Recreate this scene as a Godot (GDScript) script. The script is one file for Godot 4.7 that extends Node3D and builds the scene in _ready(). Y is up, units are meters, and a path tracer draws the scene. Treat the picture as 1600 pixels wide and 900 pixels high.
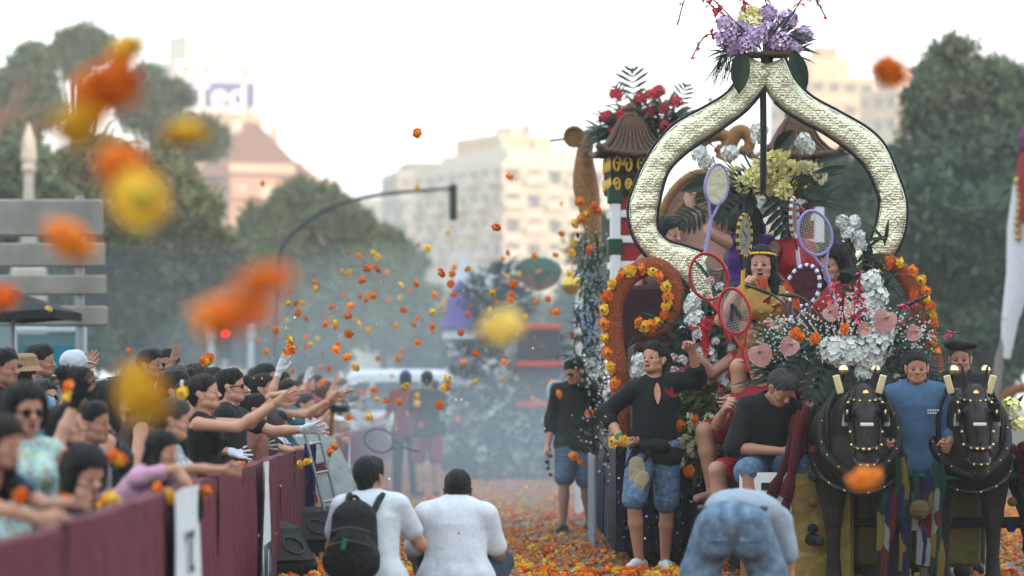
extends Node3D

const FL := 5000.0
const EYE := 1.25
const HZ := 635.0
const CORNER := [Vector3(0, 0, 0), Vector3(1, 0, 0), Vector3(0, 1, 0), Vector3(1, 1, 0), Vector3(0, 0, 1), Vector3(1, 0, 1), Vector3(0, 1, 1), Vector3(1, 1, 1)]
const EDGES := [[0, 1], [2, 3], [4, 5], [6, 7], [0, 2], [1, 3], [4, 6], [5, 7], [0, 4], [1, 5], [2, 6], [3, 7]]
const ORANGE := [Color(.75, .17, .012), Color(.8, .21, .015), Color(.7, .13, .01), Color(.82, .25, .02)]
const YELLOW := [Color(.8, .46, .03), Color(.84, .52, .05), Color(.78, .4, .02)]
const PALE := [Color(.82, .76, .35), Color(.85, .8, .45), Color(.78, .7, .25)]
const SNOW := [Color(.66, .67, .63), Color(.58, .6, .57), Color(.7, .7, .68)]

var rng := RandomNumberGenerator.new()
var folds := FastNoiseLite.new()
var used := {}
var texs := {}
var mats := {}
var meshes := {}

func _ready() -> void:
	rng.seed = 7
	folds.seed = 3
	folds.fractal_octaves = 2
	# the camera: a long lens held low beside the barrier, its lens raised
	var cam := Camera3D.new()
	cam.name = "camera"
	add_child(cam)
	var at := CameraAttributesPhysical.new()
	at.frustum_focal_length = 112.0
	at.frustum_focus_distance = 23.5
	at.frustum_near = 0.5
	at.frustum_far = 2000.0
	at.exposure_aperture = 1.75
	cam.attributes = at
	cam.projection = Camera3D.PROJECTION_FRUSTUM
	cam.near = 0.5
	cam.far = 2000.0
	cam.size = 900.0 / FL * 0.5
	cam.frustum_offset = Vector2(0, (HZ - 450.0) / FL * 0.5)
	cam.position = Vector3(0, EYE, 0)
	cam.current = true
	var we := WorldEnvironment.new()
	we.name = "world"
	var e := Environment.new()
	e.background_mode = Environment.BG_SKY
	var sky := ProceduralSkyMaterial.new()
	sky.sky_top_color = Color(.86, .93, .98)
	sky.sky_horizon_color = Color(.985, .98, .96)
	sky.sky_curve = 0.12
	sky.ground_horizon_color = Color(.7, .72, .72)
	sky.ground_bottom_color = Color(.3, .3, .3)
	sky.sky_energy_multiplier = 1.25
	sky.sun_angle_max = 12.0
	e.sky = Sky.new()
	e.sky.sky_material = sky
	e.tonemap_mode = Environment.TONE_MAPPER_LINEAR
	e.tonemap_exposure = 1.62
	e.sdfgi_enabled = true
	e.ssao_enabled = true
	e.ssil_enabled = true
	e.fog_enabled = true
	e.fog_density = 0.001
	e.fog_light_color = Color(.93, .92, .89)
	e.volumetric_fog_enabled = true
	e.volumetric_fog_density = 0.0
	we.environment = e
	add_child(we)
	var sun := DirectionalLight3D.new()
	sun.name = "sun"
	sun.light_color = Color(1.0, .84, .66)
	sun.light_energy = 1.5
	sun.light_angular_distance = 0.6
	sun.shadow_enabled = true
	add_child(sun)
	sun.look_at_from_position(Vector3(sin(deg_to_rad(32.0)), tan(deg_to_rad(7.5)), cos(deg_to_rad(32.0))) * 10.0, Vector3.ZERO)
	build_setting()
	build_float()
	build_street_people()
	build_crowd()
	build_horses()
	build_flowers()

# ---------- where things stand: a photograph measure (px, py) and its scale s in pixels per metre give a point ----------
func P(px: float, py: float, s: float) -> Vector3:
	return Vector3((px - 800.0) / s, EYE + (HZ - py) / s, -FL / s)

func G(px: float, s: float) -> Vector3:
	return Vector3((px - 800.0) / s, 0.0, -FL / s)

# ---------- naming ----------
func numbered(called: String) -> String:
	if not used.has(called):
		used[called] = 0
		return called
	used[called] += 1
	return "%s_%03d" % [called, used[called]]

func tag(o: Node3D, label: String, category: String = "", group: String = "", kind: String = "") -> Node3D:
	if label: o.set_meta("label", label)
	if category: o.set_meta("category", category)
	if group: o.set_meta("group", group)
	if kind: o.set_meta("kind", kind)
	return o

func thing(called: String, label: String, category: String, at: Vector3 = Vector3.ZERO, turn: float = 0.0, group: String = "") -> Node3D:
	var o := Node3D.new()
	o.name = numbered(called)
	add_child(o)
	o.position = at
	o.rotation.y = turn
	tag(o, label, category, group)
	return o

func put(called: String, mesh: Mesh, m: Material, parent: Node3D = self, at: Vector3 = Vector3.ZERO) -> MeshInstance3D:
	var o := MeshInstance3D.new()
	o.name = numbered(called) if parent == self else called
	o.mesh = mesh
	o.material_override = m
	parent.add_child(o, true)
	o.position = at
	return o

func obj(called: String, st: SurfaceTool, m: Material, parent: Node3D = self) -> MeshInstance3D:
	return put(called, st.commit(), m, parent)

func structure(called: String, st: SurfaceTool, m: Material) -> MeshInstance3D:
	var o := obj(called, st, m)
	o.set_meta("kind", "structure")
	return o

func copy_of(o: Node3D, label: String, at: Vector3, turn: float) -> Node3D:
	var c: Node3D = o.duplicate()
	c.name = numbered(o.get_meta("base"))
	add_child(c)
	c.position = at
	c.rotation.y = turn
	c.set_meta("label", label)
	return c

# ---------- materials ----------
func noise_tex(key: String, freq: float, lo: float, octaves: int = 4, kind: int = 3, normal: bool = false, w: int = 512) -> NoiseTexture2D:
	if texs.has(key): return texs[key]
	var n := FastNoiseLite.new()
	n.noise_type = kind as FastNoiseLite.NoiseType
	n.seed = key.hash() % 9999
	n.frequency = freq
	n.fractal_octaves = octaves
	var t := NoiseTexture2D.new()
	t.width = w
	t.height = w
	t.seamless = true
	if normal:
		t.as_normal_map = true
		t.bump_strength = lo
	else:
		var g := Gradient.new()
		g.set_color(0, Color(lo, lo, lo))
		g.set_color(1, Color.WHITE)
		t.color_ramp = g
	t.noise = n
	texs[key] = t
	return t

func mat(c: Color, rough: float = 0.85, grain: String = "", scale: float = 1.0, opt: Dictionary = {}) -> StandardMaterial3D:
	var key := str(c, rough, grain, scale, opt)
	if mats.has(key): return mats[key]
	var m := StandardMaterial3D.new()
	m.albedo_color = c
	m.roughness = rough
	m.metallic_specular = 0.4
	if grain:
		m.uv1_triplanar = true
		m.uv1_scale = Vector3.ONE * scale
		match grain:
			"cloth":
				m.albedo_texture = noise_tex("cloth", 0.06, 0.84, 5)
				m.heightmap_enabled = true
				m.heightmap_texture = noise_tex("fold", 0.008, 0.0, 2)
				m.heightmap_scale = 1.1
			"denim":
				m.albedo_texture = noise_tex("denim", 0.02, 0.45, 5)
				m.heightmap_enabled = true
				m.heightmap_texture = noise_tex("fold", 0.008, 0.0, 2)
				m.heightmap_scale = 1.1
			"skin":
				m.albedo_texture = noise_tex("skin", 0.03, 0.86, 3)
			"hair":
				m.albedo_texture = noise_tex("hair", 0.05, 0.5, 3)
				m.heightmap_enabled = true
				m.heightmap_texture = noise_tex("lock", 0.03, 0.0, 3)
				m.heightmap_scale = 1.2
			"leaf":
				m.albedo_texture = noise_tex("leaf", 0.03, 0.6, 3)
			"stone":
				m.albedo_texture = noise_tex("stone", 0.02, 0.75, 5)
			"rough":
				m.albedo_texture = noise_tex("rough", 0.03, 0.55, 5)
				m.heightmap_enabled = true
				m.heightmap_texture = noise_tex("bump", 0.05, 0.0, 4)
				m.heightmap_scale = 1.0
	for k in opt:
		if k == "vc": m.vertex_color_use_as_albedo = true
		elif k == "back":
			m.backlight_enabled = true
			m.backlight = opt[k]
		elif k == "emit":
			m.emission_enabled = true
			m.emission = c
			m.emission_energy_multiplier = opt[k]
		elif k == "rim":
			m.rim_enabled = true
			m.rim = opt[k]
		elif k == "coat":
			m.clearcoat_enabled = true
			m.clearcoat = opt[k]
			m.clearcoat_roughness = 0.2
		else: m.set(k, opt[k])
	mats[key] = m
	return m

# ---------- shapes ----------
func mb() -> SurfaceTool:
	var st := SurfaceTool.new()
	st.begin(Mesh.PRIMITIVE_TRIANGLES)
	st.set_color(Color.WHITE)
	return st

func tri(st: SurfaceTool, a: Vector3, b: Vector3, c: Vector3, n: Vector3 = Vector3.ZERO) -> void:
	var m := (c - a).cross(b - a).normalized() if n == Vector3.ZERO else n
	st.set_normal(m); st.add_vertex(a)
	st.set_normal(m); st.add_vertex(b)
	st.set_normal(m); st.add_vertex(c)

func quad(st: SurfaceTool, a: Vector3, b: Vector3, c: Vector3, d: Vector3) -> void:
	tri(st, a, b, c)
	tri(st, a, c, d)

func box(st: SurfaceTool, c: Vector3, size: Vector3, b: Basis = Basis(), bev: float = 0.0) -> void:
	var h := size * 0.5
	if bev <= 0.0:
		for ax in 3:
			for sg in [-1.0, 1.0]:
				var u := Vector3.ZERO; u[(ax + 1) % 3] = h[(ax + 1) % 3]
				var v := Vector3.ZERO; v[(ax + 2) % 3] = h[(ax + 2) % 3]
				var n := Vector3.ZERO; n[ax] = h[ax] * sg
				var f := func(q: Vector3) -> Vector3: return c + b * q
				if sg > 0: quad(st, f.call(n - u - v), f.call(n - u + v), f.call(n + u + v), f.call(n + u - v))
				else: quad(st, f.call(n - u - v), f.call(n + u - v), f.call(n + u + v), f.call(n - u + v))
		return
	# chamfered: an outline with cut corners, and two set-in ends
	var pts := [Vector2(h.x - bev, h.y), Vector2(h.x, h.y - bev), Vector2(h.x, -h.y + bev), Vector2(h.x - bev, -h.y), Vector2(-h.x + bev, -h.y), Vector2(-h.x, -h.y + bev), Vector2(-h.x, h.y - bev), Vector2(-h.x + bev, h.y)]
	var rings := []
	for zz in [[-h.z, bev], [-h.z + bev, 0.0], [h.z - bev, 0.0], [h.z, bev]]:
		var ring := []
		for p in pts:
			var sx: float = (h.x - zz[1]) / h.x
			var sy: float = (h.y - zz[1]) / h.y
			ring.append(c + b * Vector3(p.x * sx, p.y * sy, zz[0]))
		rings.append(ring)
	for i in 3:
		for k in 8:
			quad(st, rings[i][k], rings[i][(k + 1) % 8], rings[i + 1][(k + 1) % 8], rings[i + 1][k])
	for k in range(1, 7):
		tri(st, rings[0][0], rings[0][k + 1], rings[0][k])
		tri(st, rings[3][0], rings[3][k], rings[3][k + 1])

# a tube along points; radii: one number or one per point; squash flattens it along an axis
func tube(st: SurfaceTool, pts: Array, radii: Variant, seg: int = 8, caps: bool = true) -> void:
	var n := pts.size()
	var rings := []
	var nrm := []
	var ref := Vector3.UP
	var d0: Vector3 = (pts[1] - pts[0]).normalized()
	if absf(d0.dot(ref)) > 0.9: ref = Vector3.RIGHT
	var u := (ref - d0 * ref.dot(d0)).normalized()
	for i in n:
		var t: Vector3 = ((pts[mini(i + 1, n - 1)] - pts[maxi(i - 1, 0)]) as Vector3).normalized()
		u = (u - t * u.dot(t)).normalized()
		var v := t.cross(u)
		var r: float = radii[i] if radii is Array else radii
		var ring := []
		var nr := []
		for k in seg:
			var a := TAU * k / seg
			var dd := u * cos(a) + v * sin(a)
			ring.append(pts[i] + dd * r)
			nr.append(dd)
		rings.append(ring)
		nrm.append(nr)
	for i in n - 1:
		for k in seg:
			var l := (k + 1) % seg
			var idx := [[i, k], [i + 1, k], [i + 1, l], [i, k], [i + 1, l], [i, l]]
			for q in idx:
				st.set_normal(nrm[q[0]][q[1]])
				st.add_vertex(rings[q[0]][q[1]])
	if caps:
		for k in range(1, seg - 1):
			tri(st, rings[0][0], rings[0][k + 1], rings[0][k])
			tri(st, rings[n - 1][0], rings[n - 1][k], rings[n - 1][k + 1])

# profile of [radius, height] turned about y
func lathe(st: SurfaceTool, prof: Array, seg: int, at: Vector3, b: Basis = Basis(), smooth: bool = true) -> void:
	for i in prof.size() - 1:
		var p: Vector2 = prof[i]
		var q: Vector2 = prof[i + 1]
		var tn := Vector2(q.y - p.y, p.x - q.x).normalized()
		for k in seg:
			var a := TAU * k / seg
			var c := TAU * (k + 1) / seg
			var pa := at + b * Vector3(p.x * cos(a), p.y, p.x * sin(a))
			var pc := at + b * Vector3(p.x * cos(c), p.y, p.x * sin(c))
			var qa := at + b * Vector3(q.x * cos(a), q.y, q.x * sin(a))
			var qc := at + b * Vector3(q.x * cos(c), q.y, q.x * sin(c))
			var na := b * Vector3(tn.x * cos(a), tn.y, tn.x * sin(a))
			var nc := b * Vector3(tn.x * cos(c), tn.y, tn.x * sin(c))
			if not smooth: na = (na + nc).normalized(); nc = na
			for w in [[pa, na], [qc, nc], [qa, na], [pa, na], [pc, nc], [qc, nc]]:
				st.set_normal(w[1]); st.add_vertex(w[0])

func ball(st: SurfaceTool, at: Vector3, r: float, sq: Vector3 = Vector3.ONE, seg: int = 12) -> void:
	var prof := []
	for i in seg / 2 + 1:
		var a := -PI / 2 + PI * i / (seg / 2)
		prof.append(Vector2(maxf(cos(a) * r, 1e-4), sin(a) * r))
	lathe(st, prof, seg, at, Basis.from_scale(sq))

func smooth_path(pts: Array, per: int = 5) -> Array:
	var out := []
	var n := pts.size()
	for i in n - 1:
		var a: Vector3 = pts[maxi(i - 1, 0)]
		var b: Vector3 = pts[i]
		var c: Vector3 = pts[i + 1]
		var d: Vector3 = pts[mini(i + 2, n - 1)]
		for k in per:
			out.append(b.cubic_interpolate(c, a, d, float(k) / per))
	out.append(pts[n - 1])
	return out

# a flat outline in a plane, given thickness (points turn clockwise seen from +z of b)
func slab(st: SurfaceTool, poly: PackedVector2Array, at: Vector3, b: Basis, thick: float) -> void:
	var ids := Geometry2D.triangulate_polygon(poly)
	var f := func(p: Vector2, z: float) -> Vector3: return at + b * Vector3(p.x, p.y, z)
	var cw := Geometry2D.is_polygon_clockwise(poly)
	for i in range(0, ids.size(), 3):
		var p: Array[Vector2] = [poly[ids[i]], poly[ids[i + 1]], poly[ids[i + 2]]]
		var up := b.z.normalized()
		if (p[1] - p[0]).cross(p[2] - p[0]) > 0.0: p = [p[0], p[2], p[1]]
		tri(st, f.call(p[0], thick / 2), f.call(p[1], thick / 2), f.call(p[2], thick / 2), up)
		tri(st, f.call(p[0], -thick / 2), f.call(p[2], -thick / 2), f.call(p[1], -thick / 2), -up)
	for i in poly.size():
		var p: Vector2 = poly[i]
		var q: Vector2 = poly[(i + 1) % poly.size()]
		if cw: quad(st, f.call(p, thick / 2), f.call(p, -thick / 2), f.call(q, -thick / 2), f.call(q, thick / 2))
		else: quad(st, f.call(p, -thick / 2), f.call(p, thick / 2), f.call(q, thick / 2), f.call(q, -thick / 2))

# a leaf: creased strip from base along dir, its upper side towards nor
func leaf(st: SurfaceTool, base: Vector3, dir: Vector3, nor: Vector3, length: float, w: float, bend: float = 0.2, n: int = 4) -> void:
	var d := dir.normalized()
	var side := d.cross(nor).normalized()
	var up := side.cross(d)
	var row := []
	for i in n + 1:
		var t := float(i) / n
		var c := base + d * length * t - up * bend * length * t * t
		var hw := w * 0.5 * sin(PI * minf(0.06 + t * 0.94, 1.0)) ** 0.75 if i < n else 0.0
		row.append([c - side * hw + up * hw * 0.35, c, c + side * hw + up * hw * 0.35])
	for i in n:
		for k in 2:
			quad(st, row[i][k], row[i + 1][k], row[i + 1][k + 1], row[i][k + 1])

# a cut leaf (monstera, fern, palm): a rib with fingers on both sides
func cut_leaf(st: SurfaceTool, base: Vector3, dir: Vector3, nor: Vector3, length: float, w: float, fingers: int, fat: float, bend: float = 0.25) -> void:
	var d := dir.normalized()
	var side := d.cross(nor).normalized()
	var up := side.cross(d)
	var pts := []
	for i in 6:
		var t := i / 5.0
		pts.append(base + d * length * t - up * bend * length * t * t)
	tube(st, pts, [length * 0.014, length * 0.012, length * 0.01, length * 0.008, length * 0.006, length * 0.004], 4, false)
	for i in fingers:
		var t := (i + 0.6) / fingers
		var c := base + d * length * t - up * bend * length * t * t
		var fl := w * 0.5 * sin(PI * (0.18 + 0.72 * t)) + 0.02 * length
		for sg in [-1.0, 1.0]:
			leaf(st, c, side * sg + d * (0.35 + 0.5 * t), up, fl * rng.randf_range(0.9, 1.1), length / fingers * fat, 0.25 + bend * 0.3, 3)
	leaf(st, pts[4], d, up, length * 0.3, length / fingers * fat, 0.3, 3)

# ---------- flower heads ----------
# a many-petalled head (marigold, chrysanthemum) facing +y
func pom(st: SurfaceTool, r: float, n: int, cols: Array, flat: float = 0.75, wide: float = 0.36, low: float = -0.35, inner: float = 0.45) -> void:
	for i in n:
		var y := 1.0 - (1.0 - low) * (i + 0.5) / n
		var a := i * 2.39996 + rng.randf_range(-0.2, 0.2)
		var q := sqrt(maxf(1.0 - y * y, 0.0))
		var d := Vector3(q * cos(a), y, q * sin(a)).normalized()
		var s := d.cross(Vector3.UP + Vector3(0.3, 0, 0.2)).normalized().rotated(d, rng.randf_range(-0.9, 0.9))
		var up := s.cross(d)
		var rr := r * rng.randf_range(0.85, 1.1)
		var sc := Vector3(1, flat, 1)
		var w := r * wide * rng.randf_range(0.8, 1.2)
		st.set_color(cols[rng.randi() % cols.size()] * rng.randf_range(0.85, 1.1))
		var b0 := d * rr * inner
		var m0 := d * rr * 0.78 + up * rr * rng.randf_range(-0.05, 0.12)
		var e := d * rr * rng.randf_range(0.92, 1.04) + up * rr * rng.randf_range(-0.1, 0.3)
		var p := [b0 - s * w * 0.3, m0 - s * w * 0.5, e - s * w * 0.42, e + s * w * 0.42 + d * rr * rng.randf_range(-0.08, 0.08), m0 + s * w * 0.5, b0 + s * w * 0.3]
		for k in 6: p[k] = p[k] * sc
		tri(st, p[0], p[1], p[4])
		tri(st, p[0], p[4], p[5])
		tri(st, p[1], p[2], p[3])
		tri(st, p[1], p[3], p[4])

func pom_mesh(key: String, r: float, n: int, cols: Array, flat: float = 0.75, wide: float = 0.36, low: float = -0.35) -> ArrayMesh:
	if meshes.has(key): return meshes[key]
	var st := mb()
	pom(st, r, n, cols, flat, wide, low)
	if low < -0.2:
		st.set_color(Color(0.05, 0.1, 0.02))
		lathe(st, [Vector2(r * 0.08, -r * 0.62), Vector2(r * 0.26, -r * 0.5), Vector2(r * 0.34, -r * 0.3)], 7, Vector3.ZERO)
	st.set_color(cols[0] * 0.95)
	ball(st, Vector3.ZERO, r * 0.74, Vector3(1, flat, 1), 8)
	meshes[key] = st.commit()
	return meshes[key]

# a round head of small florets (hydrangea, phlox, carnation cluster)
func cluster(st: SurfaceTool, c: Vector3, r: float, n: int, fr: float, cols: Array, sq: Vector3 = Vector3.ONE) -> void:
	for i in n:
		var y := 1.0 - 1.7 * (i + 0.5) / n
		var a := i * 2.39996
		var q := sqrt(maxf(1.0 - y * y, 0.0))
		var d := Vector3(q * cos(a), y, q * sin(a))
		var at := c + d * r * rng.randf_range(0.78, 1.08) * sq
		floret(st, at, d, fr * rng.randf_range(0.8, 1.2), 5, cols[rng.randi() % cols.size()] * rng.randf_range(0.85, 1.05))

func floret(st: SurfaceTool, at: Vector3, d: Vector3, r: float, k: int, col: Color) -> void:
	d = (d + Vector3(rng.randfn(0, 0.2), rng.randfn(0, 0.2), rng.randfn(0, 0.2))).normalized()
	var s := d.cross(Vector3(0.3, 1, 0.2)).normalized()
	st.set_color(col)
	var t0 := rng.randf() * TAU
	for i in k:
		var u := s.rotated(d, t0 + TAU * i / k)
		var v := d.cross(u)
		var tip := at + u * r + d * r * 0.25
		tri(st, at, at + u * r * 0.55 + v * r * 0.42 + d * r * 0.2, tip)
		tri(st, at, tip, at + u * r * 0.55 - v * r * 0.42 + d * r * 0.2)

# ---------- smooth bodies: tapered capsules joined by a soft minimum, meshed as surface nets ----------
func cp(a: Vector3, b: Vector3, ra: float, rb: float, col: Color = Color.WHITE, k: float = 0.03, n: Vector3 = Vector3.ZERO, q: float = 1.0) -> Array:
	return [a, b, ra, rb, col, k, n, q]

func net(prims: Array, cell: float, amp: float = 0.0, freq: float = 8.0, tall: float = 0.6) -> ArrayMesh:
	var lo := Vector3.ONE * 1e9
	var hi := -lo
	for p in prims:
		if p[5] < 0.0: continue
		var r: float = maxf(p[2], p[3]) + 3.0 * cell + amp
		lo = lo.min((p[0] as Vector3).min(p[1]) - Vector3.ONE * r)
		hi = hi.max((p[0] as Vector3).max(p[1]) + Vector3.ONE * r)
	var nx := int((hi.x - lo.x) / cell) + 2
	var ny := int((hi.y - lo.y) / cell) + 2
	var nz := int((hi.z - lo.z) / cell) + 2
	var nxy := nx * ny
	var f := PackedFloat32Array(); f.resize(nxy * nz); f.fill(1000.0)
	var ci := PackedByteArray(); ci.resize(nxy * nz)
	var pi := 0
	for p in prims:
		var a: Vector3 = p[0]
		var b: Vector3 = p[1]
		var ra: float = p[2]
		var rb: float = p[3]
		var k: float = absf(p[5])
		var carve: bool = p[5] < 0.0
		var nn: Vector3 = p[6]
		var sq: float = 1.0 / p[7] - 1.0
		var reach := maxf(ra, rb) + k + 2.2 * cell
		var l3 := ((a.min(b) - Vector3.ONE * reach - lo) / cell).floor()
		var h3 := ((a.max(b) + Vector3.ONE * reach - lo) / cell).ceil()
		var x0 := maxi(int(l3.x), 0); var x1 := mini(int(h3.x), nx - 1)
		var y0 := maxi(int(l3.y), 0); var y1 := mini(int(h3.y), ny - 1)
		var z0 := maxi(int(l3.z), 0); var z1 := mini(int(h3.z), nz - 1)
		var ab := b - a
		if sq != 0.0: ab += nn * (nn.dot(ab) * sq)
		var inv := 1.0 / maxf(ab.length_squared(), 1e-9)
		var dr := rb - ra
		var kk := maxf(k, 1e-5)
		for z in range(z0, z1 + 1):
			for y in range(y0, y1 + 1):
				var i := z * nxy + y * nx + x0
				var v := Vector3(lo.x + x0 * cell - a.x, lo.y + y * cell - a.y, lo.z + z * cell - a.z)
				for x in range(x0, x1 + 1):
					var w := v
					if sq != 0.0: w += nn * (nn.dot(w) * sq)
					var t := clampf(w.dot(ab) * inv, 0.0, 1.0)
					var d := (w - ab * t).length() - ra - dr * t
					var g := f[i]
					if carve:
						if -d > g: ci[i] = pi
						var hc := maxf(kk - absf(-d - g), 0.0) / kk
						f[i] = maxf(-d, g) + hc * hc * kk * 0.25
					else:
						if d < g: ci[i] = pi
						var h := maxf(kk - absf(d - g), 0.0) / kk
						f[i] = minf(d, g) - h * h * kk * 0.25
					v.x += cell
					i += 1
		pi += 1
	if amp > 0.0:
		folds.frequency = freq
		for z in nz:
			for y in ny:
				var i := z * nxy + y * nx
				for x in nx:
					if absf(f[i]) < 3.0 * cell + amp:
						f[i] += amp * folds.get_noise_3d(lo.x + x * cell, (lo.y + y * cell) * tall, lo.z + z * cell)
					i += 1
	var cv := PackedInt32Array(); cv.resize(nxy * nz); cv.fill(-1)
	var quads := PackedInt32Array()
	for z in range(1, nz - 1):
		for y in range(1, ny - 1):
			var i := z * nxy + y * nx
			for x in range(1, nx - 1):
				i += 1
				var fi := f[i]
				if fi > cell * 2.0: continue
				var s := fi < 0.0
				if s != (f[i + 1] < 0.0):
					if s: quads.append_array([i - nx - nxy, i - nxy, i, i - nx])
					else: quads.append_array([i - nx, i, i - nxy, i - nx - nxy])
				if s != (f[i + nx] < 0.0):
					if s: quads.append_array([i - 1 - nxy, i - 1, i, i - nxy])
					else: quads.append_array([i - nxy, i, i - 1, i - 1 - nxy])
				if s != (f[i + nxy] < 0.0):
					if s: quads.append_array([i - 1 - nx, i - nx, i, i - 1])
					else: quads.append_array([i - 1, i, i - nx, i - 1 - nx])
	var V := PackedVector3Array()
	var N := PackedVector3Array()
	var C := PackedColorArray()
	var I := PackedInt32Array()
	var off := [0, 1, nx, nx + 1, nxy, nxy + 1, nxy + nx, nxy + nx + 1]
	for c in quads:
		if cv[c] >= 0: continue
		var e := [f[c], f[c + 1], f[c + nx], f[c + nx + 1], f[c + nxy], f[c + nxy + 1], f[c + nxy + nx], f[c + nxy + nx + 1]]
		var sum := Vector3.ZERO
		var m := 0
		for j in EDGES:
			var ea: float = e[j[0]]
			var eb: float = e[j[1]]
			if (ea < 0.0) != (eb < 0.0):
				sum += CORNER[j[0]].lerp(CORNER[j[1]], ea / (ea - eb))
				m += 1
		cv[c] = V.size()
		sum /= maxf(m, 1)
		V.append(lo + (Vector3(c % nx, (c / nx) % ny, c / nxy) + sum) * cell)
		N.append(Vector3(e[1] + e[3] + e[5] + e[7] - e[0] - e[2] - e[4] - e[6], e[2] + e[3] + e[6] + e[7] - e[0] - e[1] - e[4] - e[5], e[4] + e[5] + e[6] + e[7] - e[0] - e[1] - e[2] - e[3]).normalized())
		var best := 0
		for j in 8:
			if absf(e[j]) < absf(e[best]): best = j
		C.append(prims[ci[c + off[best]]][4])
	for i in range(0, quads.size(), 4):
		var a := cv[quads[i]]; var b := cv[quads[i + 1]]; var c := cv[quads[i + 2]]; var d := cv[quads[i + 3]]
		I.append_array([a, c, b, a, d, c])
	var arr := []
	arr.resize(Mesh.ARRAY_MAX)
	arr[Mesh.ARRAY_VERTEX] = V
	arr[Mesh.ARRAY_NORMAL] = N
	arr[Mesh.ARRAY_COLOR] = C
	arr[Mesh.ARRAY_INDEX] = I
	var am := ArrayMesh.new()
	if V.size(): am.add_surface_from_arrays(Mesh.PRIMITIVE_TRIANGLES, arr)
	return am

# ---------- people ----------
func V3(x: float, y: float, z: float) -> Vector3: return Vector3(x, y, z)

func head_mesh(sex: String, mouth: int, dark: int = 0) -> ArrayMesh:
	var key := "head%s%d%d" % [sex, mouth, dark]
	if meshes.has(key): return meshes[key]
	var sk := Color(1, 1, 1)
	var lip := Color(0.72, 0.36, 0.34) if sex == "f" else Color(0.8, 0.55, 0.5)
	var brow := Color(0.12, 0.08, 0.06)
	var w := Color(1.2, 1.4, 1.6)
	var f := 0.93 if sex == "f" else 1.0
	var X := Vector3.RIGHT
	var p := [
		cp(V3(0, .145, -.032), V3(0, .150, .022), .081, .077, sk, .02, X, .9),
		cp(V3(0, .10, .025), V3(0, .055, .035), .066 * f, .052 * f, sk, .03, X, .95),
		cp(V3(0, .04, .04), V3(0, .018, .064), .046 * f, .024 * f, sk, .03),
		cp(V3(.045 * f, .045, .0), V3(.02, .02, .055), .026, .022, sk, .03), cp(V3(-.045 * f, .045, .0), V3(-.02, .02, .055), .026, .022, sk, .03),
		cp(V3(.036, .072, .062), V3(.046, .08, .04), .022, .02, sk, .02), cp(V3(-.036, .072, .062), V3(-.046, .08, .04), .022, .02, sk, .02),
		cp(V3(0, -.1, -.032), V3(0, .07, -.022), .056 * f, .05 * f, sk, .03),
		cp(V3(.012, .112, .083), V3(.045, .11, .066), .010, .009, sk, .015), cp(V3(-.012, .112, .083), V3(-.045, .11, .066), .010, .009, sk, .015),
		cp(V3(.031, .096, .102), V3(.033, .094, .102), .018, .018, sk, -.012), cp(V3(-.031, .096, .102), V3(-.033, .094, .102), .018, .018, sk, -.012),
		cp(V3(0, .105, .086), V3(0, .072, .108), .008, .0125, sk, .012),
		cp(V3(.011, .069, .098), V3(.011, .069, .099), .0085, .0085, sk, .008), cp(V3(-.011, .069, .098), V3(-.011, .069, .099), .0085, .0085, sk, .008),
		cp(V3(.080 * f, .108, -.012), V3(.078 * f, .075, .0), .022, .014, sk, .006, V3(.92, 0, .38), .42), cp(V3(-.080 * f, .108, -.012), V3(-.078 * f, .075, .0), .022, .014, sk, .006, V3(-.92, 0, .38), .42),
	]
	for sg in [-1.0, 1.0]:
		p.append(cp(V3(.031 * sg, .096, .076), V3(.033 * sg, .096, .075), .0133, .0133, w, .001))
		p.append(cp(V3(.031 * sg, .096, .085), V3(.031 * sg, .0955, .0855), .0075, .0075, Color(.06, .04, .03), .0))
		p.append(cp(V3(.018 * sg, .102, .086), V3(.045 * sg, .1, .074), .005, .005, sk * .8, .003))
		p.append(cp(V3(.014 * sg, .117, .0925), V3(.046 * sg, .117, .074), .0055, .004, brow, .001))
	if mouth == 1:
		p.append(cp(V3(-.012, .036, .098), V3(.012, .036, .098), .017, .017, Color(.12, .03, .03), -.004))
		p.append(cp(V3(-.014, .044, .087), V3(.014, .044, .087), .005, .005, Color(1.2, 1.3, 1.3), .0))
		p.append(cp(V3(-.018, .05, .087), V3(.018, .05, .087), .0045, .0045, lip, .004))
		p.append(cp(V3(-.016, .023, .088), V3(.016, .023, .088), .0045, .0045, lip, .004))
	elif mouth == 2:
		p.append(cp(V3(-.022, .047, .085), V3(.022, .047, .085), .006, .006, lip, .003))
		p.append(cp(V3(-.018, .0405, .088), V3(.018, .0405, .088), .005, .005, Color(1.2, 1.3, 1.3), .001))
		p.append(cp(V3(-.017, .034, .087), V3(.017, .034, .087), .006, .006, lip, .003))
	else:
		p.append(cp(V3(-.02, .046, .085), V3(0, .048, .093), .0055, .006, lip, .004))
		p.append(cp(V3(.02, .046, .085), V3(0, .048, .093), .0055, .006, lip, .004))
		p.append(cp(V3(-.014, .037, .087), V3(.014, .037, .087), .0065, .0065, lip, .004))
	meshes[key] = net(p, .0042)
	return meshes[key]

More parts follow.
